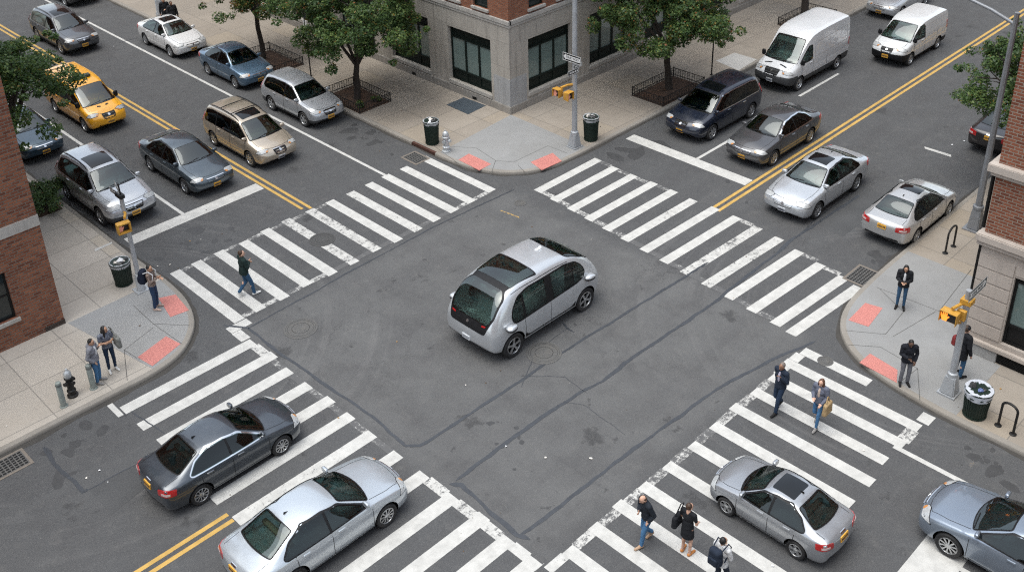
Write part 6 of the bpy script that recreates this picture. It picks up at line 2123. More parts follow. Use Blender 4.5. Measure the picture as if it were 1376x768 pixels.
# ================================================================== STREET FURNITURE
GALV = M('galvanised_steel', (.40, .415, .43), .5, .35, var=.12, scale=3, dirt=(.22, .21, .20), dirt_amt=.5)
GALV2 = M('weathered_steel', (.24, .25, .265), .5, .4, var=.15, scale=3, dirt=(.12, .11, .10), dirt_amt=.5)
SIGBOX = M('signal_yellow', (.50, .26, .035), .5, var=.12, dirt=(.22, .12, .03), dirt_amt=.4)
SIGBLACK = M('signal_face', (.012, .012, .012), .55)
BINGREEN = M('bin_green', (.008, .020, .014), .5, .1, var=.3)
WHITEBAG = M('bin_liner', (.48, .50, .54), .35, var=.2, scale=14, bump=.6)
CLEARBAG = M('clear_liner', (.40, .41, .42), .25, var=.3, scale=18, bump=.6)
TRASHES = [M('trash_paper', (.62, .58, .52), .7), M('trash_dark', (.03, .03, .03), .4), M('trash_orange', (.55, .22, .05), .6), M('trash_blue', (.10, .14, .30), .5), M('trash_white', (.70, .70, .70), .6)]
IRON = M('black_iron', (.014, .014, .014), .5, .3, var=.3, dirt=(.05, .035, .025), dirt_amt=.4)
SIGNBLACK = M('sign_black', (.010, .010, .011), .4)
SIGNWHITE = M('sign_white', (.70, .70, .68), .45)
CAST = M('cast_iron', (.10, .098, .094), .7, .1, var=.3, scale=12, bump=.5, dirt=(.17, .15, .125), dirt_amt=.35)
SOIL = M('soil', (.060, .036, .024), .95, var=.5, scale=7, bump=1., dirt=(.15, .075, .04), dirt_amt=.6)
def hand_mat(name, col, e):
    m, nt, b = new_mat(name); n = N(nt)
    f = n.noise(30, n.coord('Object'), 2)
    n.put(b.inputs['Base Color'], n.mix(f, c4(col), c4([x * .8 for x in col])))
    b.inputs['Emission Color'].default_value = c4(col); b.inputs['Emission Strength'].default_value = e
    return m
HAND_LIT = hand_mat('hand_lit', (1., .26, .03), .65)
HAND_DIM = hand_mat('hand_pink', (.62, .26, .19), .1)

def text_bm(txt, size, depth=.002):
    cu = bpy.data.curves.new('txt', 'FONT'); cu.body = txt; cu.size = size; cu.align_x = 'CENTER'; cu.align_y = 'CENTER'; cu.extrude = depth; cu.resolution_u = 3
    o = bpy.data.objects.new('txt', cu); COL.objects.link(o)
    me = evaluated(o); bpy.data.objects.remove(o)
    bm = bmesh.new(); bm.from_mesh(me); bpy.data.meshes.remove(me)
    return bm

def orient(bm, origin, u, n):
    """takes a shape drawn in x (along u), y (up), z (out along n) to its place"""
    u = V(u).normalized(); n = V(n).normalized()
    m = Matrix((u, V((0, 0, 1)), n)).transposed().to_4x4(); m.translation = V(origin)
    bmesh.ops.transform(bm, matrix=m, verts=bm.verts)
    bmesh.ops.recalc_face_normals(bm, faces=bm.faces)

def one_way_sign(parent, origin, u, n, w=.92, h=.31, left=True):
    bm = bmesh.new(); rbox(bm, -w / 2, w / 2, -h / 2, h / 2, -.004, .004, .003); orient(bm, origin, u, n)
    s = obj('street_sign', bm, SIGNBLACK, parent)
    q = .6 * w / 2
    bm = bmesh.new()
    arrow = [(-w * .46, 0), (-w * .34, h * .40), (-w * .34, h * .26), (w * .45, h * .26), (w * .45, -h * .26), (-w * .34, -h * .26), (-w * .34, -h * .40)]
    if not left: arrow = [(-x, y) for x, y in arrow][::-1]
    prism(bm, arrow[::-1], .0055, .0075); orient(bm, origin, u, n)
    a = obj('arrow', bm, SIGNWHITE, s)
    bm = text_bm('ONE WAY', h * .44); bmesh.ops.translate(bm, verts=bm.verts, vec=(.03 if left else -.03, 0, .010)); orient(bm, origin, u, n)
    obj('lettering', bm, SIGNBLACK, a)
    bm = bmesh.new()
    for x0, x1, y0, y1 in ((-w / 2, w / 2, h / 2 - .02, h / 2), (-w / 2, w / 2, -h / 2, -h / 2 + .02), (-w / 2, -w / 2 + .02, -h / 2 + .02, h / 2 - .02), (w / 2 - .02, w / 2, -h / 2 + .02, h / 2 - .02)):
        box(bm, x0, x1, y0, y1, .0055, .0075)
    orient(bm, origin, u, n); obj('sign_border', bm, SIGNWHITE, s)
    return s

def name_sign(parent, origin, u, n, w=.7, h=.22):
    """a small dark street-name plate with a pale border and blurred pale letter blocks"""
    bm = bmesh.new(); rbox(bm, -w / 2, w / 2, -h / 2, h / 2, -.004, .004, .003); orient(bm, origin, u, n)
    s = obj('street_sign', bm, SIGNBLACK, parent)
    bm = bmesh.new()
    for z0, z1 in ((.0055, .0075), (-.0075, -.0055)):
        for x0, x1, y0, y1 in ((-w / 2, w / 2, h / 2 - .016, h / 2), (-w / 2, w / 2, -h / 2, -h / 2 + .016), (-w / 2, -w / 2 + .016, -h / 2 + .016, h / 2 - .016), (w / 2 - .016, w / 2, -h / 2 + .016, h / 2 - .016)):
            box(bm, x0, x1, y0, y1, z0, z1)
        for i in range(5):
            x = -w * .34 + i * w * .165
            box(bm, x, x + w * .10, -h * .22, h * (.24 if i % 2 else .18), z0, z1)
    orient(bm, origin, u, n); obj('sign_border', bm, SIGNWHITE, s)
    return s

HANDPOLY = [(-.055, -.13), (.045, -.13), (.062, -.06), (.105, .0), (.085, .022), (.052, -.012), (.05, .10), (.028, .105), (.022, .015), (.014, .015), (.010, .135), (-.014, .137), (-.017, .015), (-.026, .015),
            (-.036, .115), (-.06, .11), (-.056, .0), (-.066, -.002), (-.085, .06), (-.105, .05), (-.085, -.06)]
def ped_signal(parent, c, u, n, lit, w=.50, h=.42, d=.20, frame=False):
    """housing with a visor; face drawn in u / z, looking along n"""
    bm = bmesh.new()
    if frame:
        for x0, x1, y0, y1 in ((-w / 2, w / 2, h / 2 - .05, h / 2), (-w / 2, w / 2, -h / 2, -h / 2 + .05), (-w / 2, -w / 2 + .05, -h / 2 + .05, h / 2 - .05), (w / 2 - .05, w / 2, -h / 2 + .05, h / 2 - .05)):
            rbox(bm, x0, x1, y0, y1, -d / 2, d / 2 + .09, .008)
        rbox(bm, -w / 2 + .02, w / 2 - .02, -h / 2 + .02, h / 2 - .02, -d / 2 - .06, 0, .015)
    else:
        rbox(bm, -w / 2, w / 2, -h / 2, h / 2, -d / 2, d / 2, .02)
        for x0, x1, y0, y1 in ((-w / 2, w / 2, h / 2 - .016, h / 2), (-w / 2, -w / 2 + .016, -h / 2, h / 2 - .016), (w / 2 - .016, w / 2, -h / 2, h / 2 - .016)):
            box(bm, x0, x1, y0, y1, d / 2 - .01, d / 2 + .10)
    orient(bm, c, u, n)
    s = obj('pedestrian_signal', bm, SIGBOX, parent, 40)
    bm = bmesh.new(); box(bm, -w / 2 + .03, w / 2 - .03, -h / 2 + .03, h / 2 - .03, (0. if frame else d / 2 - .02), (.012 if frame else d / 2 + .012)); orient(bm, c, u, n)
    f = obj('signal_face', bm, SIGBLACK, s)
    bm = bmesh.new()
    zf = .016 if frame else d / 2 + .016
    prism(bm, [(x * 1.15 - w * .22, y * 1.2) for x, y in HANDPOLY], zf, zf + .006); orient(bm, c, u, n)
    obj('hand_symbol', bm, HAND_LIT if lit else HAND_DIM, f)
    return s

def signal_pole(label, base, h, r0, r1, base_kind='square', mat=None):
    root = thing('signal_pole', label, 'signal pole', (base[0], base[1], .13))
    mat = mat or GALV
    bm = bmesh.new(); tube(bm, [(0, 0, .45), (0, 0, h * .5), (0, 0, h)], [r0, (r0 + r1) / 2, r1], 16)
    obj('pole', bm, mat, root, 40)
    bm = bmesh.new()
    if base_kind == 'square':
        a, b, z1 = .21, .14, .62
        v0 = [bm.verts.new((x, y, .05)) for x, y in ((-a, -a), (a, -a), (a, a), (-a, a))]
        v1 = [bm.verts.new((x, y, z1)) for x, y in ((-b, -b), (b, -b), (b, b), (-b, b))]
        for i in range(4): bm.faces.new((v0[i], v0[(i + 1) % 4], v1[(i + 1) % 4], v1[i]))
        bm.faces.new(v1); bm.faces.new(v0[::-1])
        bmesh.ops.bevel(bm, geom=bm.edges[:], offset=.03, segments=2, affect='EDGES')
        lathe(bm, [(r0 + .05, z1 - .03), (r0 + .045, z1 + .08), (r0 + .01, z1 + .11), (r0 - .02, z1 + .11)], 16)
        box(bm, -.25, .25, -.25, .25, 0, .055)
    else:
        lathe(bm, [(.16, 0), (.16, .06), (.135, .10), (.13, .5), (.10, .62), (r0 - .01, .64)], 16)
        box(bm, -.22, .22, -.22, .22, 0, .03)
    obj('base', bm, mat, root, 40)
    return root

def bracket(parent, pts, r, mat):
    bm = bmesh.new(); tube(bm, pts, r, 10); return obj('bracket', bm, mat, parent, 50)

# tall pole on the north corner
p = signal_pole('tall grey signal pole at the building corner, with a one way sign', (9.618, 6.083), 9.5, .115, .085)
one_way_sign(p, (-.16, .0, 3.92), (0, -1, 0), (-1, 0, 0), .95, .33, True)
name_sign(p, (-.25, -.15, 3.42), (1, 0, 0), (0, -1, 0), .62, .20)
name_sign(p, (-.02, -.17, 3.62), (1, 0, 0), (0, -1, 0), .50, .16)
ped_signal(p, (-.62, .30, 2.56), (0, -1, 0), (-1, 0, 0), False, .34, .34, .18)
ped_signal(p, (-.52, -.10, 2.50), (1, 0, 0), (0, -1, 0), False, .34, .34, .18)
bracket(p, [(0, 0, 2.78), (-.3, .12, 2.80), (-.6, .2, 2.76)], .05, SIGBOX); bracket(p, [(0, 0, 2.34), (-.3, .06, 2.30), (-.5, .1, 2.30)], .04, SIGBOX)
# right-hand corner pole with the lit hand
p = signal_pole('grey signal pole on a concrete foot with a lit orange hand signal', (5.518, -11.595), 3.42, .095, .085)
one_way_sign(p, (.24, -.12, 3.40), (1, 0, 0), (0, -1, 0), 1.05, .33, False)
ped_signal(p, (-.40, .22, 2.72), (0, -1, 0), (-1, 0, 0), True, .46, .34, .17)
bracket(p, [(0, 0, 2.98), (-.12, .10, 3.0), (-.42, .20, 2.96)], .045, SIGBOX); bracket(p, [(0, 0, 2.42), (-.12, .08, 2.40), (-.30, .2, 2.48)], .04, SIGBOX)
bm = bmesh.new(); rbox(bm, -.24, -.12, -.10, .14, 2.56, 2.88, .02); obj('signal_back', bm, SIGBOX, p)
bm = bmesh.new(); box(bm, -.145, .145, -.145, .145, 3.02, 3.16); obj('clamp', bm, SIGBOX, p)
# left-hand corner pole
p = signal_pole('grey signal pole beside the bin at the left, amber framed hand signal', (-7.599, 9.731), 3.55, .08, .065, 'round')
ped_signal(p, (-.30, -.42, 2.72), (1, -.12, 0), (-.12, -1, 0), False, .42, .36, .12, True)
bracket(p, [(0, 0, 2.98), (-.05, -.18, 3.0), (-.18, -.38, 2.98)], .045, SIGBOX); bracket(p, [(0, 0, 2.46), (-.04, -.18, 2.46), (-.12, -.38, 2.50)], .045, SIGBOX)
name_sign(p, (-.02, .34, 3.55), (0, 1, 0), (-1, 0, 0), .70, .18)
name_sign(p, (-.03, .10, 3.86), (.25, .97, 0), (-.97, .25, 0), .60, .18)
bm = bmesh.new(); tube(bm, [(0, 0, 3.5), (0, .02, 3.98)], .03, 8); rbox(bm, -.09, .09, -.12, .25, 3.48, 3.62, .02); obj('sign_clamp', bm, IRON, p)

# street lamp at the right
root = thing('street_lamp', 'weathered grey street lamp by the red brick building, its arm over the road', 'street lamp', (*(14.336, -8.395), .13))
bm = bmesh.new(); tube(bm, [(0, 0, .7), (0, 0, 4.), (0, 0, 7.95)], [.125, .105, .085], 8); obj('pole', bm, GALV2, root)
bm = bmesh.new()
a, b = .21, .14
v0 = [bm.verts.new((x, y, .04)) for x, y in ((-a, -a), (a, -a), (a, a), (-a, a))]; v1 = [bm.verts.new((x, y, .85)) for x, y in ((-b, -b), (b, -b), (b, b), (-b, b))]
for i in range(4): bm.faces.new((v0[i], v0[(i + 1) % 4], v1[(i + 1) % 4], v1[i]))
bm.faces.new(v1); bm.faces.new(v0[::-1]); bmesh.ops.bevel(bm, geom=bm.edges[:], offset=.025, segments=2, affect='EDGES')
lathe(bm, [(.19, .84), (.18, .93), (.13, .95)], 12); box(bm, -.31, .31, -.31, .31, 0, .045)
obj('base', bm, GALV2, root, 40)
bm = bmesh.new(); tube(bm, [(0, 0, 7.55), (0, .8, 7.85), (0, 2.4, 8.25), (0, 3.6, 8.45)], [.06, .055, .05, .045], 10); obj('arm', bm, GALV2, root, 50)
bm = bmesh.new(); ico(bm, (0, 4.0, 8.46), (.16, .42, .10)); obj('lamp_head', bm, GALV2, root, 60)

# pole behind the white car
root = thing('lamp_post', 'pale grey lamp post behind the white car at the top', 'lamp post', (*(6.112, 33.650), .13))
bm = bmesh.new(); tube(bm, [(0, 0, .9), (0, 0, 5), (0, 0, 9)], [.17, .14, .10], 12); obj('pole', bm, GALV, root, 50)
bm = bmesh.new(); lathe(bm, [(.30, 0), (.30, .1), (.24, .2), (.23, .85), (.18, .95), (.1, .96)], 14); obj('base', bm, GALV, root, 40)

# thin sign posts
def sign_post(label, base, h, plate=True):
    root = thing('sign_post', label, 'sign post', (base[0], base[1], .13), 0, 'thin parking sign posts')
    bm = bmesh.new(); tube(bm, [(0, 0, 0), (0, 0, h)], .033, 8); lathe(bm, [(.07, 0), (.06, .03), (.03, .04)], 10); obj('post', bm, IRON, root, 50)
    bm = bmesh.new(); rbox(bm, -.006, .006, -.15, .15, h - .55, h - .08, .004); obj('plate', bm, SIGNWHITE, root)
sign_post('thin dark sign post behind the silver crossover', (6.663, 20.286), 2.9)
sign_post('thin dark sign post beside the pale pavement slab', (19.304, 6.244), 3.3)

# litter bins
def bin_(label, base, r=.36, h=.98, liner='clear', seed=1):
    root = thing('litter_bin', label, 'litter bin', (base[0], base[1], .13), 0, 'dark green wire litter bins')
    bm = bmesh.new()
    lathe(bm, [(r * .80, .0), (r * .82, .03), (r * .98, h - .03), (r, h), (r * .95, h), (r * .93, h - .05), (r * .78, .06), (0.01, .05)], 40)
    for k in range(30):
        a = 2 * math.pi * k / 30
        ca, sa = math.cos(a), math.sin(a)
        tube(bm, [(ca * r * .83, sa * r * .83, .03), (ca * r * .99, sa * r * .99, h - .04)], .013, 6)
    obj('can', bm, BINGREEN, root, 50)
    for z, k in ((.04, .85), (h * .82, .97), (h - .005, 1.02)):
        bm = bmesh.new()
        lathe(bm, [(r * k - .015, z - .018), (r * k + .018, z - .018), (r * k + .018, z + .018), (r * k - .015, z + .018)], 40)
        obj('hoop', bm, BINGREEN, root, 40)
    rnd = random.Random(seed)
    bm = bmesh.new()
    if liner == 'white':
        lathe(bm, [(r * 1.0, h - .22), (r * 1.06, h - .08), (r * 1.06, h + .02), (r * .92, h + .03), (r * .6, h + .0), (r * .2, h - .02), (.01, h - .02)], 28)
    else:
        lathe(bm, [(r * 1.0, h - .13), (r * 1.05, h - .04), (r * 1.04, h + .025), (r * .95, h + .03), (r * .86, h - .06), (r * .5, h - .10), (.01, h - .10)], 28)
    for v in bm.verts: v.co += V((rnd.uniform(-1, 1), rnd.uniform(-1, 1), rnd.uniform(-1, 1))) * .014
    obj('liner', bm, WHITEBAG if liner == 'white' else CLEARBAG, root, 70)
    for i in range(7 if liner != 'white' else 4):
        bm = bmesh.new()
        a, q = rnd.uniform(0, 6.28), rnd.uniform(0, r * .62)
        s = rnd.uniform(.07, .14)
        zc = h + (.0 if liner != 'white' else .02)
        ico(bm, (math.cos(a) * q, math.sin(a) * q, zc), (s, s * rnd.uniform(.6, 1), s * rnd.uniform(.5, .9)))
        for v in bm.verts: v.co += V((rnd.uniform(-1, 1), rnd.uniform(-1, 1), rnd.uniform(-1, 1))) * .02
        tag(obj('trash', bm, TRASHES[(0, 1, 4, 1, 0, 4, 1)[(i + seed) % 7] if liner != 'white' else (1, 3, 1, 1)[i]], root, 40))
bin_('overflowing dark green bin beside the grey pole at the left', (-7.804, 10.518), .32, .84, 'clear', 1)
bin_('dark green bin beside the silver hydrant, full of rubbish', (5.918, 10.657), .31, 1.02, 'clear', 2)
bin_('dark green bin to the right of the tall signal pole', (10.572, 6.033), .32, 1.02, 'clear', 4)
bin_('dark green bin with a white liner bag beside the bike rack', (5.141, -12.477), .345, .86, 'white', 5)

# hydrants and bollards
def hydrant(label, base, mats, s=1., dome=None):
    root = thing('fire_hydrant', label, 'fire hydrant', (base[0], base[1], .13), R(20))
    bm = bmesh.new()
    lathe(bm, [(.17 * s, 0), (.17 * s, .05), (.12 * s, .07), (.115 * s, .16), (.14 * s, .18), (.14 * s, .22), (.105 * s, .25), (.10 * s, .60), (.135 * s, .62), (.135 * s, .66), (.11 * s, .68)], 18)
    obj('barrel', bm, mats[0], root, 40)
    bm = bmesh.new(); lathe(bm, [(.115 * s, .68), (.12 * s, .72), (.115 * s, .80), (.085 * s, .87), (.04 * s, .90), (.035 * s, .95), (.001, .955)], 18); obj('bonnet', bm, mats[1], root, 50)
    for a in (0, math.pi, -math.pi / 2):
        bm = bmesh.new(); d = V((math.cos(a), math.sin(a), 0))
        tube(bm, [d * .08 * s + V((0, 0, .5)), d * .17 * s + V((0, 0, .5))], .055 * s, 12); tube(bm, [d * .165 * s + V((0, 0, .5)), d * .20 * s + V((0, 0, .5))], .066 * s, 8)
        obj('nozzle_cap', bm, mats[0], root, 40)
    return root
SILVERPAINT = M('silver_paint', (.50, .52, .53), .4, .45, var=.2, scale=9, dirt=(.2, .2, .2), dirt_amt=.5)
hydrant('silver painted fire hydrant beside the red tactile pad', (5.821, 9.671), (SILVERPAINT, SILVERPAINT), 1.1)
bm = bmesh.new(); 
hydrant('black fire hydrant with a silver top between two grey bollards', (-11.523, 6.272), (IRON, SILVERPAINT), .9)
BOLL = M('bollard_grey', (.25, .28, .26), .6, .2, var=.2, scale=7, dirt=(.12, .12, .11), dirt_amt=.6)
def bollard(label, base):
    root = thing('bollard', label, 'bollard', (base[0], base[1], .13), 0, 'grey bollards by the black hydrant')
    bm = bmesh.new(); lathe(bm, [(.082, 0), (.08, .80), (.07, .835), (.04, .85), (.001, .852)], 18); obj('post', bm, BOLL, root, 40)
    bm = bmesh.new(); lathe(bm, [(.12, 0), (.11, .025), (.083, .03)], 16); obj('foot', bm, BOLL, root, 40)
    bm = bmesh.new(); lathe(bm, [(.0845, .72), (.0845, .78)], 18, cap=False); obj('collar', bm, M('bollard_band', (.12, .13, .125), .6), root, 40)
bollard('grey bollard to the left of the black hydrant', (-11.897, 6.025))
bollard('grey bollard beside the man in the grey hooded top', (-10.959, 6.144))

# bike racks
def rack(label, a, b, h=.84):
    a, b = V((*a, 0)), V((*b, 0)); c = (a + b) / 2
    root = thing('bike_rack', label, 'bike rack', (c.x, c.y, .13), 0, 'black hoop bike racks')
    pts = []
    d = (b - a); w = d.length / 2; dn = d.normalized()
    pts.append(-dn * w)
    for i in range(13):
        t = math.pi * i / 12
        pts.append(-dn * w * math.cos(t) * 1.0 + V((0, 0, h - w * .75 + w * .75 * math.sin(t))))
    pts.append(dn * w)
    bm = bmesh.new(); tube(bm, pts, .034, 12); obj('hoop', bm, IRON, root, 60)
    for s in (-1, 1):
        bm = bmesh.new(); lathe(bm, [(.095, 0), (.095, .015), (.05, .03), (.04, .05)], 14, center=dn * w * s); obj('foot', bm, IRON, root, 40)
rack('black bike rack hoop near the grey street lamp', (12.172, -8.365), (12.753, -8.379), .92)
rack('black bike rack hoop beside the bin with a white liner', (5.147, -13.119), (5.078, -13.542), .86)

# tree pits with low iron guards
def pit(x0, x1, y0, y1): return flat('tree_pit_soil', [rect(x0, x1, y0, y1)], .1345, SOIL)
def guard(label, x0, x1, y0, y1, h=.42):
    c = ((x0 + x1) / 2, (y0 + y1) / 2)
    root = thing('tree_guard', label, 'tree guard', (c[0], c[1], .13), 0, 'low iron tree guards')
    pit(x0, x1, y0, y1)
    a, b = (x1 - x0) / 2, (y1 - y0) / 2
    cs = [(-a, -b), (a, -b), (a, b), (-a, b)]
    for i in range(4):
        p, q = V((*cs[i], 0)), V((*cs[(i + 1) % 4], 0))
        d = (q - p); n_ = int(d.length / .13); dn = d.normalized()
        bm = bmesh.new()
        for z in (.10, h): tube(bm, [p + V((0, 0, z)), q + V((0, 0, z))], .017, 6)
        for k in range(1, n_):
            r = p + d * k / n_
            tube(bm, [r, r + V((0, 0, h))], .010, 5)
        for k in range(0, n_, 2):
            r = p + d * (k + .5) / n_
            arc = [r + dn * .06 * math.cos(t) + V((0, 0, h - .10 + .05 * math.sin(t))) for t in [j * math.pi / 4 for j in range(9)]]
            tube(bm, arc, .007, 4)
        obj('rail_panel', bm, IRON, root)
        bm = bmesh.new(); tube(bm, [p, p + V((0, 0, h + .04))], .026, 8); obj('corner_post', bm, IRON, root)
guard('low iron guard round the tree beside the silver crossover', 5.62, 7.35, 15.15, 17.85)
guard('low iron guard round the tree beside the blue sedan', 5.62, 7.2, 21.7, 24.6)
guard('low iron guard round the tree beside the navy minivan', 15.05, 18.05, 5.78, 7.5)
guard('low iron guard at the tree behind the tall white van', 26.9, 29.8, 5.85, 7.5)

# manhole covers, drains
def manhole(label, c, r, mat=None):
    root = thing('manhole_cover', label, 'manhole cover', (c[0], c[1], 0), .4)
    bm = bmesh.new(); lathe(bm, [(r * 1.16, .004), (r * 1.15, .010), (r * 1.02, .011), (r * 1.01, .004)], 40, cap=False); obj('rim', bm, mat or CAST, root)
    bm = bmesh.new(); lathe(bm, [(r, .002), (r, .009), (r * .9, .009), (r * .89, .006), (r * .62, .006), (r * .61, .009), (r * .56, .009), (r * .55, .006), (.12 * r, .006), (.11 * r, .009), (.001, .009)], 40, cap=False)
    for i in range(14):
        a = 2 * math.pi * i / 14
        for q in (.38, .75):
            bmesh.ops.create_cone(bm, cap_ends=True, segments=6, radius1=.055 * r, radius2=.045 * r, depth=.006, matrix=Matrix.Translation((math.cos(a + q) * q * r, math.sin(a + q) * q * r, .009)))
    obj('lid', bm, mat or CAST, root)
    bm = bmesh.new()
    for q0, q1 in ((.57, .605), (.885, .905), (1.0, 1.02)): lathe(bm, [(r * q0, .0095), (r * q1, .0095)], 40, cap=False)
    for f in bm.faces:
        if f.normal.z < 0: f.normal_flip()
    obj('groove', bm, M('iron_groove', (.025, .024, .023), .9), root)
    root.location.z = .003
manhole('round iron manhole cover in front of the left crosswalk', (-5.111, 4.271), .46)
manhole('round iron manhole cover beside the silver shuttle', (-0.801, -2.089), .46)
manhole('dark round manhole cover on a worn crosswalk stripe', (-1.568, 8.033), .40, M('cast_iron_dark', (.075, .074, .072), .6, .3, var=.3, scale=12, bump=.5))
manhole('small round cover near the far crosswalk corner', (5.017, 4.659), .20)
manhole('small round cover on a white stripe near the right kerb', (4.552, -8.341), .20)
def drain(label, c, lx, ly, nx, ny):
    root = thing('storm_drain', label, 'storm drain', (c[0], c[1], 0), 0, 'iron storm drain grates by the kerbs')
    flat('pit', [rect(-lx / 2, lx / 2, -ly / 2, ly / 2)], .0068, M('drain_dark', (.004, .004, .004), .9), None, root)
    bm = bmesh.new()
    for i in range(nx + 1):
        x = -lx / 2 + lx * i / nx; box(bm, x - .014, x + .014, -ly / 2, ly / 2, .007, .016)
    for j in range(ny + 1):
        y = -ly / 2 + ly * j / ny; box(bm, -lx / 2, lx / 2, y - .016, y + .016, .007, .0175)
    obj('grate', bm, CAST, root)
    bm = bmesh.new(); e = .09
    for x0, x1, y0, y1 in ((-lx / 2 - e, lx / 2 + e, ly / 2 + .016, ly / 2 + e), (-lx / 2 - e, lx / 2 + e, -ly / 2 - e, -ly / 2 - .016), (-lx / 2 - e, -lx / 2 - .014, -ly / 2 - .016, ly / 2 + .016), (lx / 2 + .014, lx / 2 + e, -ly / 2 - .016, ly / 2 + .016)):
        box(bm, x0, x1, y0, y1, .001, .014)
    obj('frame', bm, M('drain_frame', (.17, .145, .12), .8, var=.3), root)
drain('clogged storm drain grate beside the kerb near the silver hydrant', (4.72, 10.34), .6, .8, 6, 8)
drain('storm drain grate at the left edge below the kerb', (-14.05, 4.98), 1.15, .62, 10, 6)
drain('storm drain grate beside the kerb near the woman with a phone', (9.25, -6.92), .95, .60, 9, 6)
bm = bmesh.new(); box(bm, 5.375, 5.50, 9.9, 11.35, .02, .1385); tag(obj('kerb_inlet', bm, M('rusty_iron', (.075, .032, .022), .8, .2, var=.4, scale=8)), 'rusty iron kerb inlet beside the clogged drain grate', 'kerb inlet')

# scattered litter and fallen leaves: too many to count
rl = random.Random(5)
bm = bmesh.new()
spots = [(-6.132, 10.576), (-6.461, 10.795), (-4.536, 11.242), (-12.362, 2.462), (-12.313, 3.023), (-12.680, 3.024), (-3.142, -6.000), (-3.939, -5.121), (5.941, -11.955), (20.138, -4.926), (12.164, -5.730), (20.792, -5.152), (26.396, 12.384), (1.979, -10.957), (4.828, -13.357), (5.198, -12.495), (-4.361, -4.077), (-2.849, -11.311), (2.182, 31.432)]
for s in spots:
    k = rl.uniform(.03, .065)
    a0 = rl.uniform(0, 6)
    q = [(s[0] + math.cos(a0 + j * 1.05) * k * rl.uniform(.5, 1), s[1] + math.sin(a0 + j * 1.05) * k * rl.uniform(.5, 1), .008 + rl.uniform(0, .03)) for j in range(6)]
    bm.faces.new([bm.verts.new(p) for p in q]).material_index = rl.choice((0, 0, 1, 1, 1))
for _ in range(150):
    s = rl.choice(((rl.uniform(-30, -7), 5.75 + rl.uniform(0, 3.5), .14), (5.6 + rl.uniform(0, 3.5), rl.uniform(11, 36), .14), (rl.uniform(11, 34), 5.7 + rl.uniform(0, 3), .14), (4.9 + rl.uniform(0, 2.5), rl.uniform(-16, -12), .14),
                   (rl.uniform(-6.5, 5.2), rl.uniform(-12, 30), .008), (rl.uniform(-12, 30), rl.uniform(-7, 5.3), .008)))
    k = rl.uniform(.015, .045); a0 = rl.uniform(0, 6)
    q = [(s[0] + math.cos(a0 + j * 1.57) * k * rl.uniform(.5, 1), s[1] + math.sin(a0 + j * 1.57) * k * rl.uniform(.5, 1), s[2] + rl.uniform(0, .012)) for j in range(4)]
    bm.faces.new([bm.verts.new(p) for p in q]).material_index = rl.choice((1, 3, 3, 3, 3, 4))
bm.normal_update()
o = obj('litter', bm, [TRASHES[4], TRASHES[0], M('litter_orange', (.62, .22, .13), .7), M('leaf_litter', (.10, .06, .03), .8), M('dry_leaf', (.35, .20, .06), .8)]); o['kind'] = 'stuff'

# ================================================================== PLACING: TREES
tree('leafy tree with rusty leaves beside the silver crossover', (6.55, 16.55, .13), (6.7, 16.1, 4.15), 3.05, 126, 320, .105, 3, (3, 4, 2, .25, .1), .14, .8, None, 'street trees', None, 1.2)
tree('leafy tree beside the parked blue sedan', (6.35, 23.85, .13), (6.2, 23.9, 4.5), 2.7, 90, 300, .105, 5, (3, 4, 2.2, .6, .25), .12, .8, (6.0, 23., 3.6), 'street trees', None, 1.5)
tree('leafy tree turning orange beside the navy minivan', (16.75, 6.75, .13), (16.1, 6.8, 4.5), 3.2, 130, 320, .105, 8, (3, 4, 2, .35, .15), .15, .8, (17.2, 5.6, 5.0), 'street trees', None, 1.5)
tree('dark trunked tree behind the tall white van', (28.5, 6.95, .13), (28.8, 7.6, 6.6), 2.6, 40, 120, .16, 12, (3, 4, 2, .3, .1), .17, .8, None, 'street trees', None, 2.2)
tree('big green tree over the yellow taxi at the left', (-8.3, 17.6, .13), (-7.95, 17.6, 4.85), 2.40, 84, 310, .098, 14, (3.4, 4, 1.6, .12, .04), .17, .85, None, 'street trees', None, 3.5, [((-8.5, 18.0, 6.9), 1.25), ((-6.95, 18.7, 5.35), .75)])
tree('green tree over the black car at the right', (17.6, -8.55, .13), (18.3, -7.75, 4.2), 2.0, 78, 300, .095, 21, (3, 4, 2.2, .15, .05), .14, .95, None, 'street trees', None, 1.2)
flat('planting_bed_soil', [rect(-10.12, -7.05, 16.85, 40)], .1345, SOIL)
for i, (x, y, r, h, lab) in enumerate(((*(-7.579, 17.138), .70, .75, 'green shrub at the near end of the bed by the brown brick wall'), (*(-6.845, 18.157), .60, .7, 'green shrub behind the first shrub, beside the silver roof-railed car'),
        (*(-7.527, 18.394), .7, .8, 'green shrub against the brown brick wall'))):
    shrub(lab, (x, y, .13), r, h, 30 + i)
for i, (x, y, r, h, lab) in enumerate(((6.1, 15.7, .28, .3, 'small green plant at the front of the guarded tree pit'), (6.9, 15.6, .25, .28, 'small green plant at the pavement side of the guarded tree pit'))):
    shrub(lab, (x, y, .13), r, h, 40 + i, 7, 60, .07, (2, 4, 3, .5, .2), 'small plants in the tree pit')

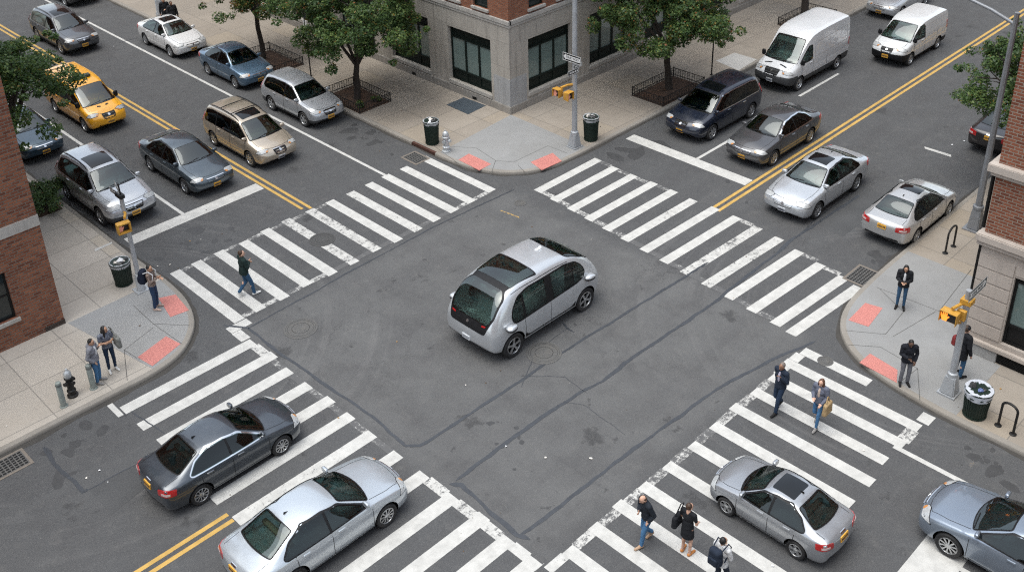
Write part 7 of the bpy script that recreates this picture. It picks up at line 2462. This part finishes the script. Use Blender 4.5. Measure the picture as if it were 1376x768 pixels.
# ================================================================== PLACING: VEHICLES
def K(kx, s): return (kx, s, s)
SIL = paint('silver', (.50, .52, .54), .5, .28)
def taxi_extra(root, bvh, S, pm):
    z = bvh.ray_cast(V((.1, 0, 5)), V((0, 0, -1)))[0].z
    bm = bmesh.new(); rbox(bm, -.10, .14, -.42, .42, z - .01, z + .13, .05, seg=3); obj('roof_sign', bm, M('taxi_sign', (.045, .055, .05), .35), root, 50)
    bm = bmesh.new()
    top_decal(bvh, rpoly([(1.72, .24), (1.78, .10), (1.86, .12), (1.80, .26)], .02), .004, bm=bm, rim=0); top_decal(bvh, rpoly([(1.72, -.24), (1.78, -.10), (1.86, -.12), (1.80, -.26)], .02), .004, bm=bm, rim=0)
    obj('hood_marking', bm, SEAM, root)
def van_extra(root, bvh, S, pm):
    for s in (1, -1):
        obj('hood_vent', top_decal(bvh, rpoly([(2.10, s * .20), (2.16, s * .20), (2.22, s * .56), (2.16, s * .56)] if s > 0 else [(2.16, s * .20), (2.10, s * .20), (2.16, s * .56), (2.22, s * .56)], .02), .006), BLACKTRIM, root)
    kx = S['L'] / HIGH['L']
    for s in (1, -1):
        bm = bmesh.new()
        z1 = 1.15
        polyline_decal(side_decal, bvh, [(.55 * kx, 1.95), (-2.6 * kx, 2.05), (-2.7 * kx, 1.35), (.55 * kx, 1.3), (.55 * kx, 1.95)], .03, .004, bm, s, rim=0)
        polyline_decal(side_decal, bvh, [(.5 * kx, .98), (-2.75 * kx, 1.02)], .03, .004, bm, s, rim=0)
        obj('pressed_panel', bm, M('white_panel_shade', (.50, .50, .50), .5), root)
def cargo_extra(root, bvh, S, pm):
    for s in (1, -1):
        bm = bmesh.new()
        polyline_decal(side_decal, bvh, [(-.2, 1.14), (-2.1, 1.20)], .028, .004, bm, s, rim=0)
        polyline_decal(side_decal, bvh, [(-.2, 1.62), (-2.05, 1.66)], .02, .004, bm, s, rim=0)
        obj('pressed_panel', bm, M('white_panel_shade', (.50, .50, .50), .5), root)
D = -math.pi / 2
CARS = 'cars and vans on the street'
car('parked_car', 'charcoal grey sport utility car with sunroof, beyond the yellow taxi', 'car', SUV, K(1.06, 1.014), (.80, 33.9, 0), D, paint('charcoal_suv', (.075, .080, .088), .55), CARS, clad_z=.40, sunroof=True, rails=True, amber=True)
car('taxi', 'yellow taxi van half hidden under the big tree', 'taxi', TAXI, K(1.01, 1.003), (-2.535, 24.3, 0), D, paint('taxi_yellow', (.80, .37, .010), 0., .35), CARS, plate='y', wheel='steel', amber='blackmirror', extra=taxi_extra)
car('parked_car', 'teal blue car nosing out from behind the brown brick building', 'car', SED, (1., 1., 1.02), (-5.64, 23.75, 0), D, paint('teal_blue', (.009, .036, .060), .45), CARS, amber=True)
car('parked_car', 'silver crossover with large sunroof and roof rails, beside the left kerb', 'car', SUV, K(1.043, 1.08), (-5.55, 16.2, 0), D, paint('silver_grey', (.46, .475, .495), .5, .28), CARS, clad_z=.40, clad_end=(.56, .62), sunroof=.85, rails=True, wheel='five')
car('parked_car', 'slate blue sedan waiting at the stop line between silver crossover and gold minivan', 'car', SED, K(.986, 1.027), (-2.29, 16.06, 0), D, paint('slate_blue', (.055, .075, .092), .6), CARS, amber=True)
car('parked_car', 'champagne gold minivan with black roof bars', 'minivan', MINI, K(.905, .981), (.68, 16.06, 0), D, paint('champagne', (.42, .36, .285), .5, .28), CARS, plate='w', sunroof=.55, rails='cross', tint=True, amber=True, wheel='seven')
car('parked_car', 'silver crossover parked at the kerb beside the guarded tree', 'car', SUV, K(.934, .971), (4.23, 17.39, 0), D, paint('silver_crossover', (.41, .425, .445), .5, .28), CARS, clad_z=.38, clad_end=(.46, .56), amber=True, wheel='five')
car('parked_car', 'steel blue sedan parked behind the silver crossover', 'car', SED, K(.884, 1.03), (4.47, 23.22, 0), D, paint('steel_blue', (.095, .165, .245), .6), CARS, amber=True)
car('parked_car', 'white sedan with a black sunroof parked at the kerb', 'car', SED, K(.92, 1.01), (4.35, 29.15, 0), D, paint('white_sedan', (.62, .62, .615), .0, .3), CARS, sunroof=True)
car('parked_car', 'nearly black car cut off at the top edge, beyond the white sedan', 'car', SUV, K(1., 1.), (4.17, 40.9, 0), D, paint('black_top', (.018, .019, .021), .4), CARS, clad_z=.40)
car('parked_car', 'navy blue minivan parked beside the guarded tree', 'minivan', MINI, K(.93, 1.019), (15.44, 3.43, 0), math.pi, paint('navy', (.006, .011, .026), .3), CARS, sunroof=.55, tint=True, roof_ribs=5, amber=True, wheel='seven', chrome_side=True)
car('parked_car', 'charcoal sedan waiting beside the navy minivan', 'car', SED, K(.967, 1.043), (15.22, .31, 0), math.pi, paint('charcoal', (.085, .085, .090), .6), CARS, chrome_side=True, amber=True)
car('parked_car', 'silver sedan with sunroof facing the crossing, next to the yellow line', 'car', SED, K(1.0, 1.042), (12.87, -3.04, 0), math.pi, SIL, CARS, plate='w', sunroof=True)
car('parked_car', 'silver sedan seen from behind, parked by the right kerb', 'car', SED, K(.886, .969), (13.44, -6.43, 0), 0., paint('silver_warm', (.47, .467, .46), .5, .28), CARS, sunroof=.5)
car('cargo_van', 'tall white high-roof van with grey lower trim', 'van', HIGH, K(.875, .987), (22.38, 3.46, 0), math.pi, paint('white_van', (.60, .61, .62), .0, .35), CARS, plate='w', clad_z=.60, clad_end=(.80, .72), wheel='steel', extra=van_extra, amber=True)
car('cargo_van', 'small white cargo van with a black bumper in the middle lane', 'van', CARGO, K(.96, 1.02), (28.03, 1.02, 0), math.pi, paint('white_small_van', (.60, .61, .61), .0, .35), CARS, clad_z=.36, clad_end=(.68, .56), cladmat=BLACKTRIM, wheel='steel', extra=cargo_extra, amber=True)
car('parked_car', 'silver sedan cut off at the top edge beside the small white van', 'car', SED, K(.955, .99), (33.6, 4.30, 0), math.pi, paint('silver_top', (.43, .445, .46), .5, .28), CARS, amber=True)
car('parked_car', 'black car half hidden by the tree at the right edge', 'car', SED, K(1., 1.), (22.44, -6.3, 0), 0., paint('black_car', (.016, .012, .012), .3), CARS)
car('moving_car', 'dark slate sedan driving over the lower left crosswalk', 'car', SED, K(.868, .95), (-9.86, .85, 0), 0., paint('dark_slate', (.055, .066, .080), .6), CARS, amber=True, chrome_side=True)
car('moving_car', 'pale silver sedan at the bottom left, nose on the crosswalk', 'car', SED, K(.959, .996), (-9.61, -3.03, 0), 0., paint('pale_silver', (.47, .51, .545), .5, .26), CARS, amber=True)
car('moving_car', 'compact grey sedan with sunroof crossing the lower right stripes', 'car', SED, (.70, .86, .86), (-1.55, -10.62, 0), -D, paint('mid_grey', (.34, .355, .375), .55, .28), CARS, sunroof=.6, wheel='five')
car('moving_car', 'blue grey sedan cut off at the lower right edge, behind the stop line', 'car', SED, K(1., 1.), (1.05, -15.46, 0), -D, paint('blue_grey', (.22, .26, .315), .55, .28), CARS, amber=True)
pod('shuttle_pod', 'rounded silver shuttle with big glazed hatch in the middle of the junction', 'shuttle', (1.087, 1.20, 1.25), (.06, -.45, 0), 0., paint('shuttle_silver', (.53, .55, .57), .5, .28))

# ================================================================== PLACING: PEOPLE
SW = .13
BLK = cloth('black', (.013, .014, .017)); NAVY = cloth('navy', (.017, .024, .040)); JEANS = cloth('jeans', (.035, .085, .155)); JEANS2 = cloth('blue_jeans', (.06, .15, .28)); DKJ = cloth('dark_jeans', (.016, .030, .058))
GREYT = cloth('grey_trousers', (.15, .15, .165)); WHT = cloth('white', (.60, .60, .60)); GREYH = cloth('grey_hood', (.19, .19, .21)); LILAC = cloth('lilac_shirt', (.40, .37, .45))
FLOR = cloth('patterned_blouse', (.20, .21, .24), pattern=(.05, .06, .09)); PLAID = cloth('plaid_shirt', (.30, .24, .20), pattern=(.10, .06, .05)); DENIMJ = cloth('denim_jacket', (.12, .13, .17)); GREEN = cloth('dark_green', (.014, .028, .026))
TANB = cloth('tan_canvas', (.36, .25, .13)); OLIVE = cloth('grey_canvas', (.13, .13, .115), pattern=(.20, .20, .19)); CREAM = cloth('cream', (.50, .40, .34)); SHW = cloth('shoe_white', (.62, .61, .58)); SHB = cloth('shoe_black', (.015, .014, .014)); SHT = cloth('shoe_tan', (.40, .27, .18)); SHO = cloth('shoe_orange', (.50, .20, .06)); SHG = cloth('shoe_grey', (.24, .23, .22)); RED = cloth('dark_red', (.20, .03, .03))
PHONE = M('phone_case', (.02, .02, .022), .25)
def ptk(lab, g, rz, **k): return person(lab, (g[0], g[1], k.pop('z', 0.)), R(rz), **k)
a = ptk('person in a dark jacket and jeans walking over the left crosswalk', (-5.277, 7.019), -98, h=1.76, walk=1, arms=('chest', 'chest'), skin='light', hair=('brown', 'short'), top=GREEN, top_cut='jacket', bottom=JEANS, shoes=SHW, yaw=-.3)
b = ptk('young person with a dark backpack standing at the left kerb by the pole', (-7.759, 8.389), -138, z=SW, h=1.66, arms=('chest', 'phone'), skin='tan', hair=('black', 'short'), top=PLAID, top_cut='shirt', bottom=cloth('navy_trousers', (.025, .045, .09)), shoes=cloth('shoe_pink', (.45, .33, .27)), yaw=-.2, pitch=.15)
c = ptk('person with long black hair, patterned blouse and a grey shoulder bag', (-10.193, 6.495), 176, z=SW, h=1.6, arms=('chest', 'chest'), skin='tan', hair=('black', 'long'), top=FLOR, top_cut='tee', sleeves='short', bottom=DKJ, legs='slim', shoes=SHW, yaw=.75, pitch=.1)
d = ptk('person in a grey hooded top and blue jeans beside a bollard', (-10.718, 6.270), -135, z=SW, h=1.56, arms=('pocket', 'strap'), skin='tan', hair=('black', 'short'), top=GREYH, top_cut='hoodie', inner=WHT, bottom=JEANS2, shoes=SHG, bulk=1.12, pitch=.25)
e = ptk('person in a black jacket and blue jeans looking down at a phone', (8.287, -8.727), 112, z=SW, h=1.61, arms=('phone', 'phone'), skin='tan', hair=('black', 'bob'), top=BLK, top_cut='jacket', inner=WHT, bottom=JEANS, legs='slim', shoes=SHB, pitch=.4)
f = ptk('person in a black puffer jacket and grey trousers at the right kerb', (5.016, -10.511), 128, z=SW, h=1.58, arms=('phone', 'pocket'), skin='dark', hair=('black', 'short'), top=cloth('black_puffer', (.012, .013, .018)), top_cut='jacket', bottom=GREYT, shoes=SHB, bulk=1.04, pitch=.5)
g = ptk('person in a long black coat and beanie behind the right signal pole', (6.344, -11.450), -112, z=SW, h=1.76, walk=.0, arms=('hang', 'hip'), skin='light', hair=('brown', 'short'), hat=BLK, top=BLK, top_cut='coat', bottom=JEANS, shoes=SHB, pitch=.1)
h = ptk('person in a dark blazer over a lilac shirt crossing towards the camera', (1.786, -8.496), 82, h=1.66, walk=-1, arms=('swing_b', 'strap'), skin='brown', hair=('grey', 'short'), top=NAVY, top_cut='jacket', inner=LILAC, bottom=DKJ, shoes=SHB, pitch=.1)
i_ = ptk('person with long auburn hair and a tan tote bag crossing', (1.988, -9.573), 92, h=1.6, walk=-1, arms=('phone', 'hip'), skin='light', hair=('auburn', 'long'), top=DENIMJ, top_cut='jacket', inner=CREAM, bottom=JEANS2, legs='slim', shoes=SHG, pitch=.15)
j = ptk('balding person in a black jacket and jeans striding across at the bottom', (-4.316, -8.768), 72, h=1.6, walk=-1, arms=('chest', 'pocket'), skin='light', hair=('brown', 'bald'), top=cloth('black_blue', (.016, .020, .027)), top_cut='jacket', bottom=JEANS2, shoes=SHT, lean=.14, pitch=.45)
k_ = ptk('person in a short black dress with a black shoulder bag on the crosswalk', (-3.909, -9.642), -88, h=1.58, arms=('hip', 'hip'), skin='light', hair=('brown', 'short'), top=BLK, top_cut='tee', sleeves='short', bottom=BLK, legs='skirt', shoes=SHO, yaw=-.3)
l = ptk('person in a white jacket with a dark backpack cut off at the bottom edge', (-4.218, -10.786), -92, h=1.6, walk=1, arms=('chest', 'swing_f'), skin='tan', hair=('black', 'short'), top=WHT, top_cut='jacket', bottom=NAVY, shoes=SHB, yaw=-.2)
m_ = ptk('dark dressed person behind the white car, nearer the lamp post', (5.302, 31.435), 150, z=SW, h=1.70, arms=('hang', 'phone'), skin='tan', hair=('auburn', 'short'), top=BLK, top_cut='coat', bottom=BLK, shoes=SHB)
n_ = ptk('dark dressed person behind the white car, farther from the lamp post', (5.344, 30.719), 170, z=SW, h=1.68, arms=('hang', 'hang'), skin='brown', hair=('black', 'short'), top=cloth('dark_coat', (.022, .022, .025)), top_cut='coat', bottom=BLK, shoes=SHB)
bag('backpack', 'dark navy backpack on the young person by the left pole', 'backpack', b, (0, -.24, 1.22), (.34, .22, .48), cloth('navy_pack', (.010, .014, .028)), [[(.13, -.16, 1.40), (.14, .02, 1.475), (.135, .15, 1.36), (.15, .10, 1.12), (.14, -.14, 1.02)], [(-.13, -.16, 1.40), (-.14, .02, 1.475), (-.135, .15, 1.36), (-.15, .10, 1.12), (-.14, -.14, 1.02)]], WHT, sub='backpack')
bag('shoulder_bag', 'grey patterned shoulder bag on the person with long black hair', 'bag', c, (-.26, .16, 1.02), (.15, .34, .36), OLIVE, [[(-.26, .06, 1.18), (-.20, .03, 1.44), (-.17, -.05, 1.46), (-.26, .24, 1.18)]], OLIVE)
bag('tote_bag', 'tan canvas tote bag hanging from the auburn haired person', 'bag', i_, (-.30, .14, .86), (.14, .36, .38), TANB, [[(-.30, .05, 1.03), (-.27, .1, 1.2), (-.27, .14, 1.22), (-.30, .26, 1.03)]], TANB)
bag('shoulder_bag', 'black shoulder bag on the person in a short black dress', 'bag', k_, (-.25, -.08, .95), (.14, .32, .34), BLK, [[(-.25, -.18, 1.1), (-.19, -.06, 1.46), (-.17, .03, 1.45), (-.25, .04, 1.1)]], BLK)
bag('backpack', 'dark backpack on the person in a white jacket', 'backpack', l, (0, -.24, 1.20), (.34, .20, .46), NAVY, [[(.12, -.16, 1.40), (.14, .02, 1.48), (.135, .14, 1.30), (.15, -.1, 1.02)], [(-.12, -.16, 1.40), (-.14, .02, 1.48), (-.135, .14, 1.30), (-.15, -.1, 1.02)]], NAVY, sub='backpack')
bag('shoulder_bag', 'dark red and black bag held by the person behind the signal pole', 'bag', g, (-.36, .12, .98), (.20, .26, .34), RED, [[(-.34, .04, 1.14), (-.22, .14, 1.22), (-.34, .22, 1.14)]], BLK)
for who, q, lab in ((e, (.0, .34, 1.215), 'black phone held by the person in black jacket and blue jeans'), (f, (.06, .33, 1.20), 'black phone held by the person in a black puffer jacket')):
    bm = bmesh.new(); rbox(bm, -.037, .037, -.075, .075, -.005, .005, .004); bmesh.ops.rotate(bm, verts=bm.verts, matrix=Matrix.Rotation(R(35), 3, 'X'))
    o = obj('phone', bm, PHONE); o.location = at_person(who, q); o.rotation_euler = (0, 0, who.rotation_euler.z)
    tag(o, lab, 'phone')

# ================================================================== LIGHT, SKY, CAMERA
w = bpy.data.worlds.new('World'); scene.world = w; w.use_nodes = True
nt = w.node_tree
bg = nt.nodes['Background']
sky = nt.nodes.new('ShaderNodeTexSky'); sky.sky_type = 'NISHITA'; sky.sun_disc = False
SUN_EL, SUN_AZ = 76., 160.       # azimuth of the sun measured counter-clockwise from +x
sky.sun_elevation = R(SUN_EL); sky.sun_rotation = R(90 - SUN_AZ)
sky.air_density = 1.0; sky.dust_density = 2.5; sky.ozone_density = .6
hs = nt.nodes.new('ShaderNodeHueSaturation'); hs.inputs['Saturation'].default_value = .50
nt.links.new(sky.outputs[0], hs.inputs['Color']); tm = nt.nodes.new('ShaderNodeMix'); tm.data_type = 'RGBA'; tm.blend_type = 'MULTIPLY'; tm.inputs[0].default_value = 1.; tm.inputs[7].default_value = (.978, 1., .975, 1)
nt.links.new(hs.outputs[0], tm.inputs[6]); nt.links.new(tm.outputs[2], bg.inputs[0])
bg.inputs[1].default_value = .15
sd = bpy.data.lights.new('sun', 'SUN'); sd.energy = .6; sd.angle = R(50); sd.color = (1., 1., .965)
so = bpy.data.objects.new('sun', sd); COL.objects.link(so)
az, el = R(SUN_AZ), R(SUN_EL)
so.rotation_euler = V((math.cos(az) * math.cos(el), math.sin(az) * math.cos(el), math.sin(el))).to_track_quat('Z', 'Y').to_euler()
so.location = (0, 0, 60)

cd = bpy.data.cameras.new('camera'); cam = bpy.data.objects.new('camera', cd); COL.objects.link(cam)
scene.camera = cam
cam.matrix_world = Matrix(((0.707469, 0.335438, -0.622068, -19.098777), (-0.706300, 0.304362, -0.639143, -19.773429), (-0.025059, 0.891541, 0.452247, 20.000000), (0.000000, 0.000000, 0.000000, 1.000000)))
cd.sensor_fit = 'HORIZONTAL'; cd.sensor_width = 36.
cd.lens = 37.3594
cd.shift_x = 0.; cd.shift_y = -0.14099
cd.clip_start = .1; cd.clip_end = 2000
vs = scene.view_settings
vs.view_transform = 'Standard'; vs.look = 'None'; vs.exposure = 1.3; vs.gamma = 1.; vs.use_curve_mapping = False
scene.cycles.max_bounces = 6; scene.cycles.diffuse_bounces = 3; scene.cycles.glossy_bounces = 3; scene.cycles.transmission_bounces = 2
scene.cycles.use_denoising = False; scene.cycles.filter_width = 1.2; scene.cycles.sample_clamp_indirect = 4.
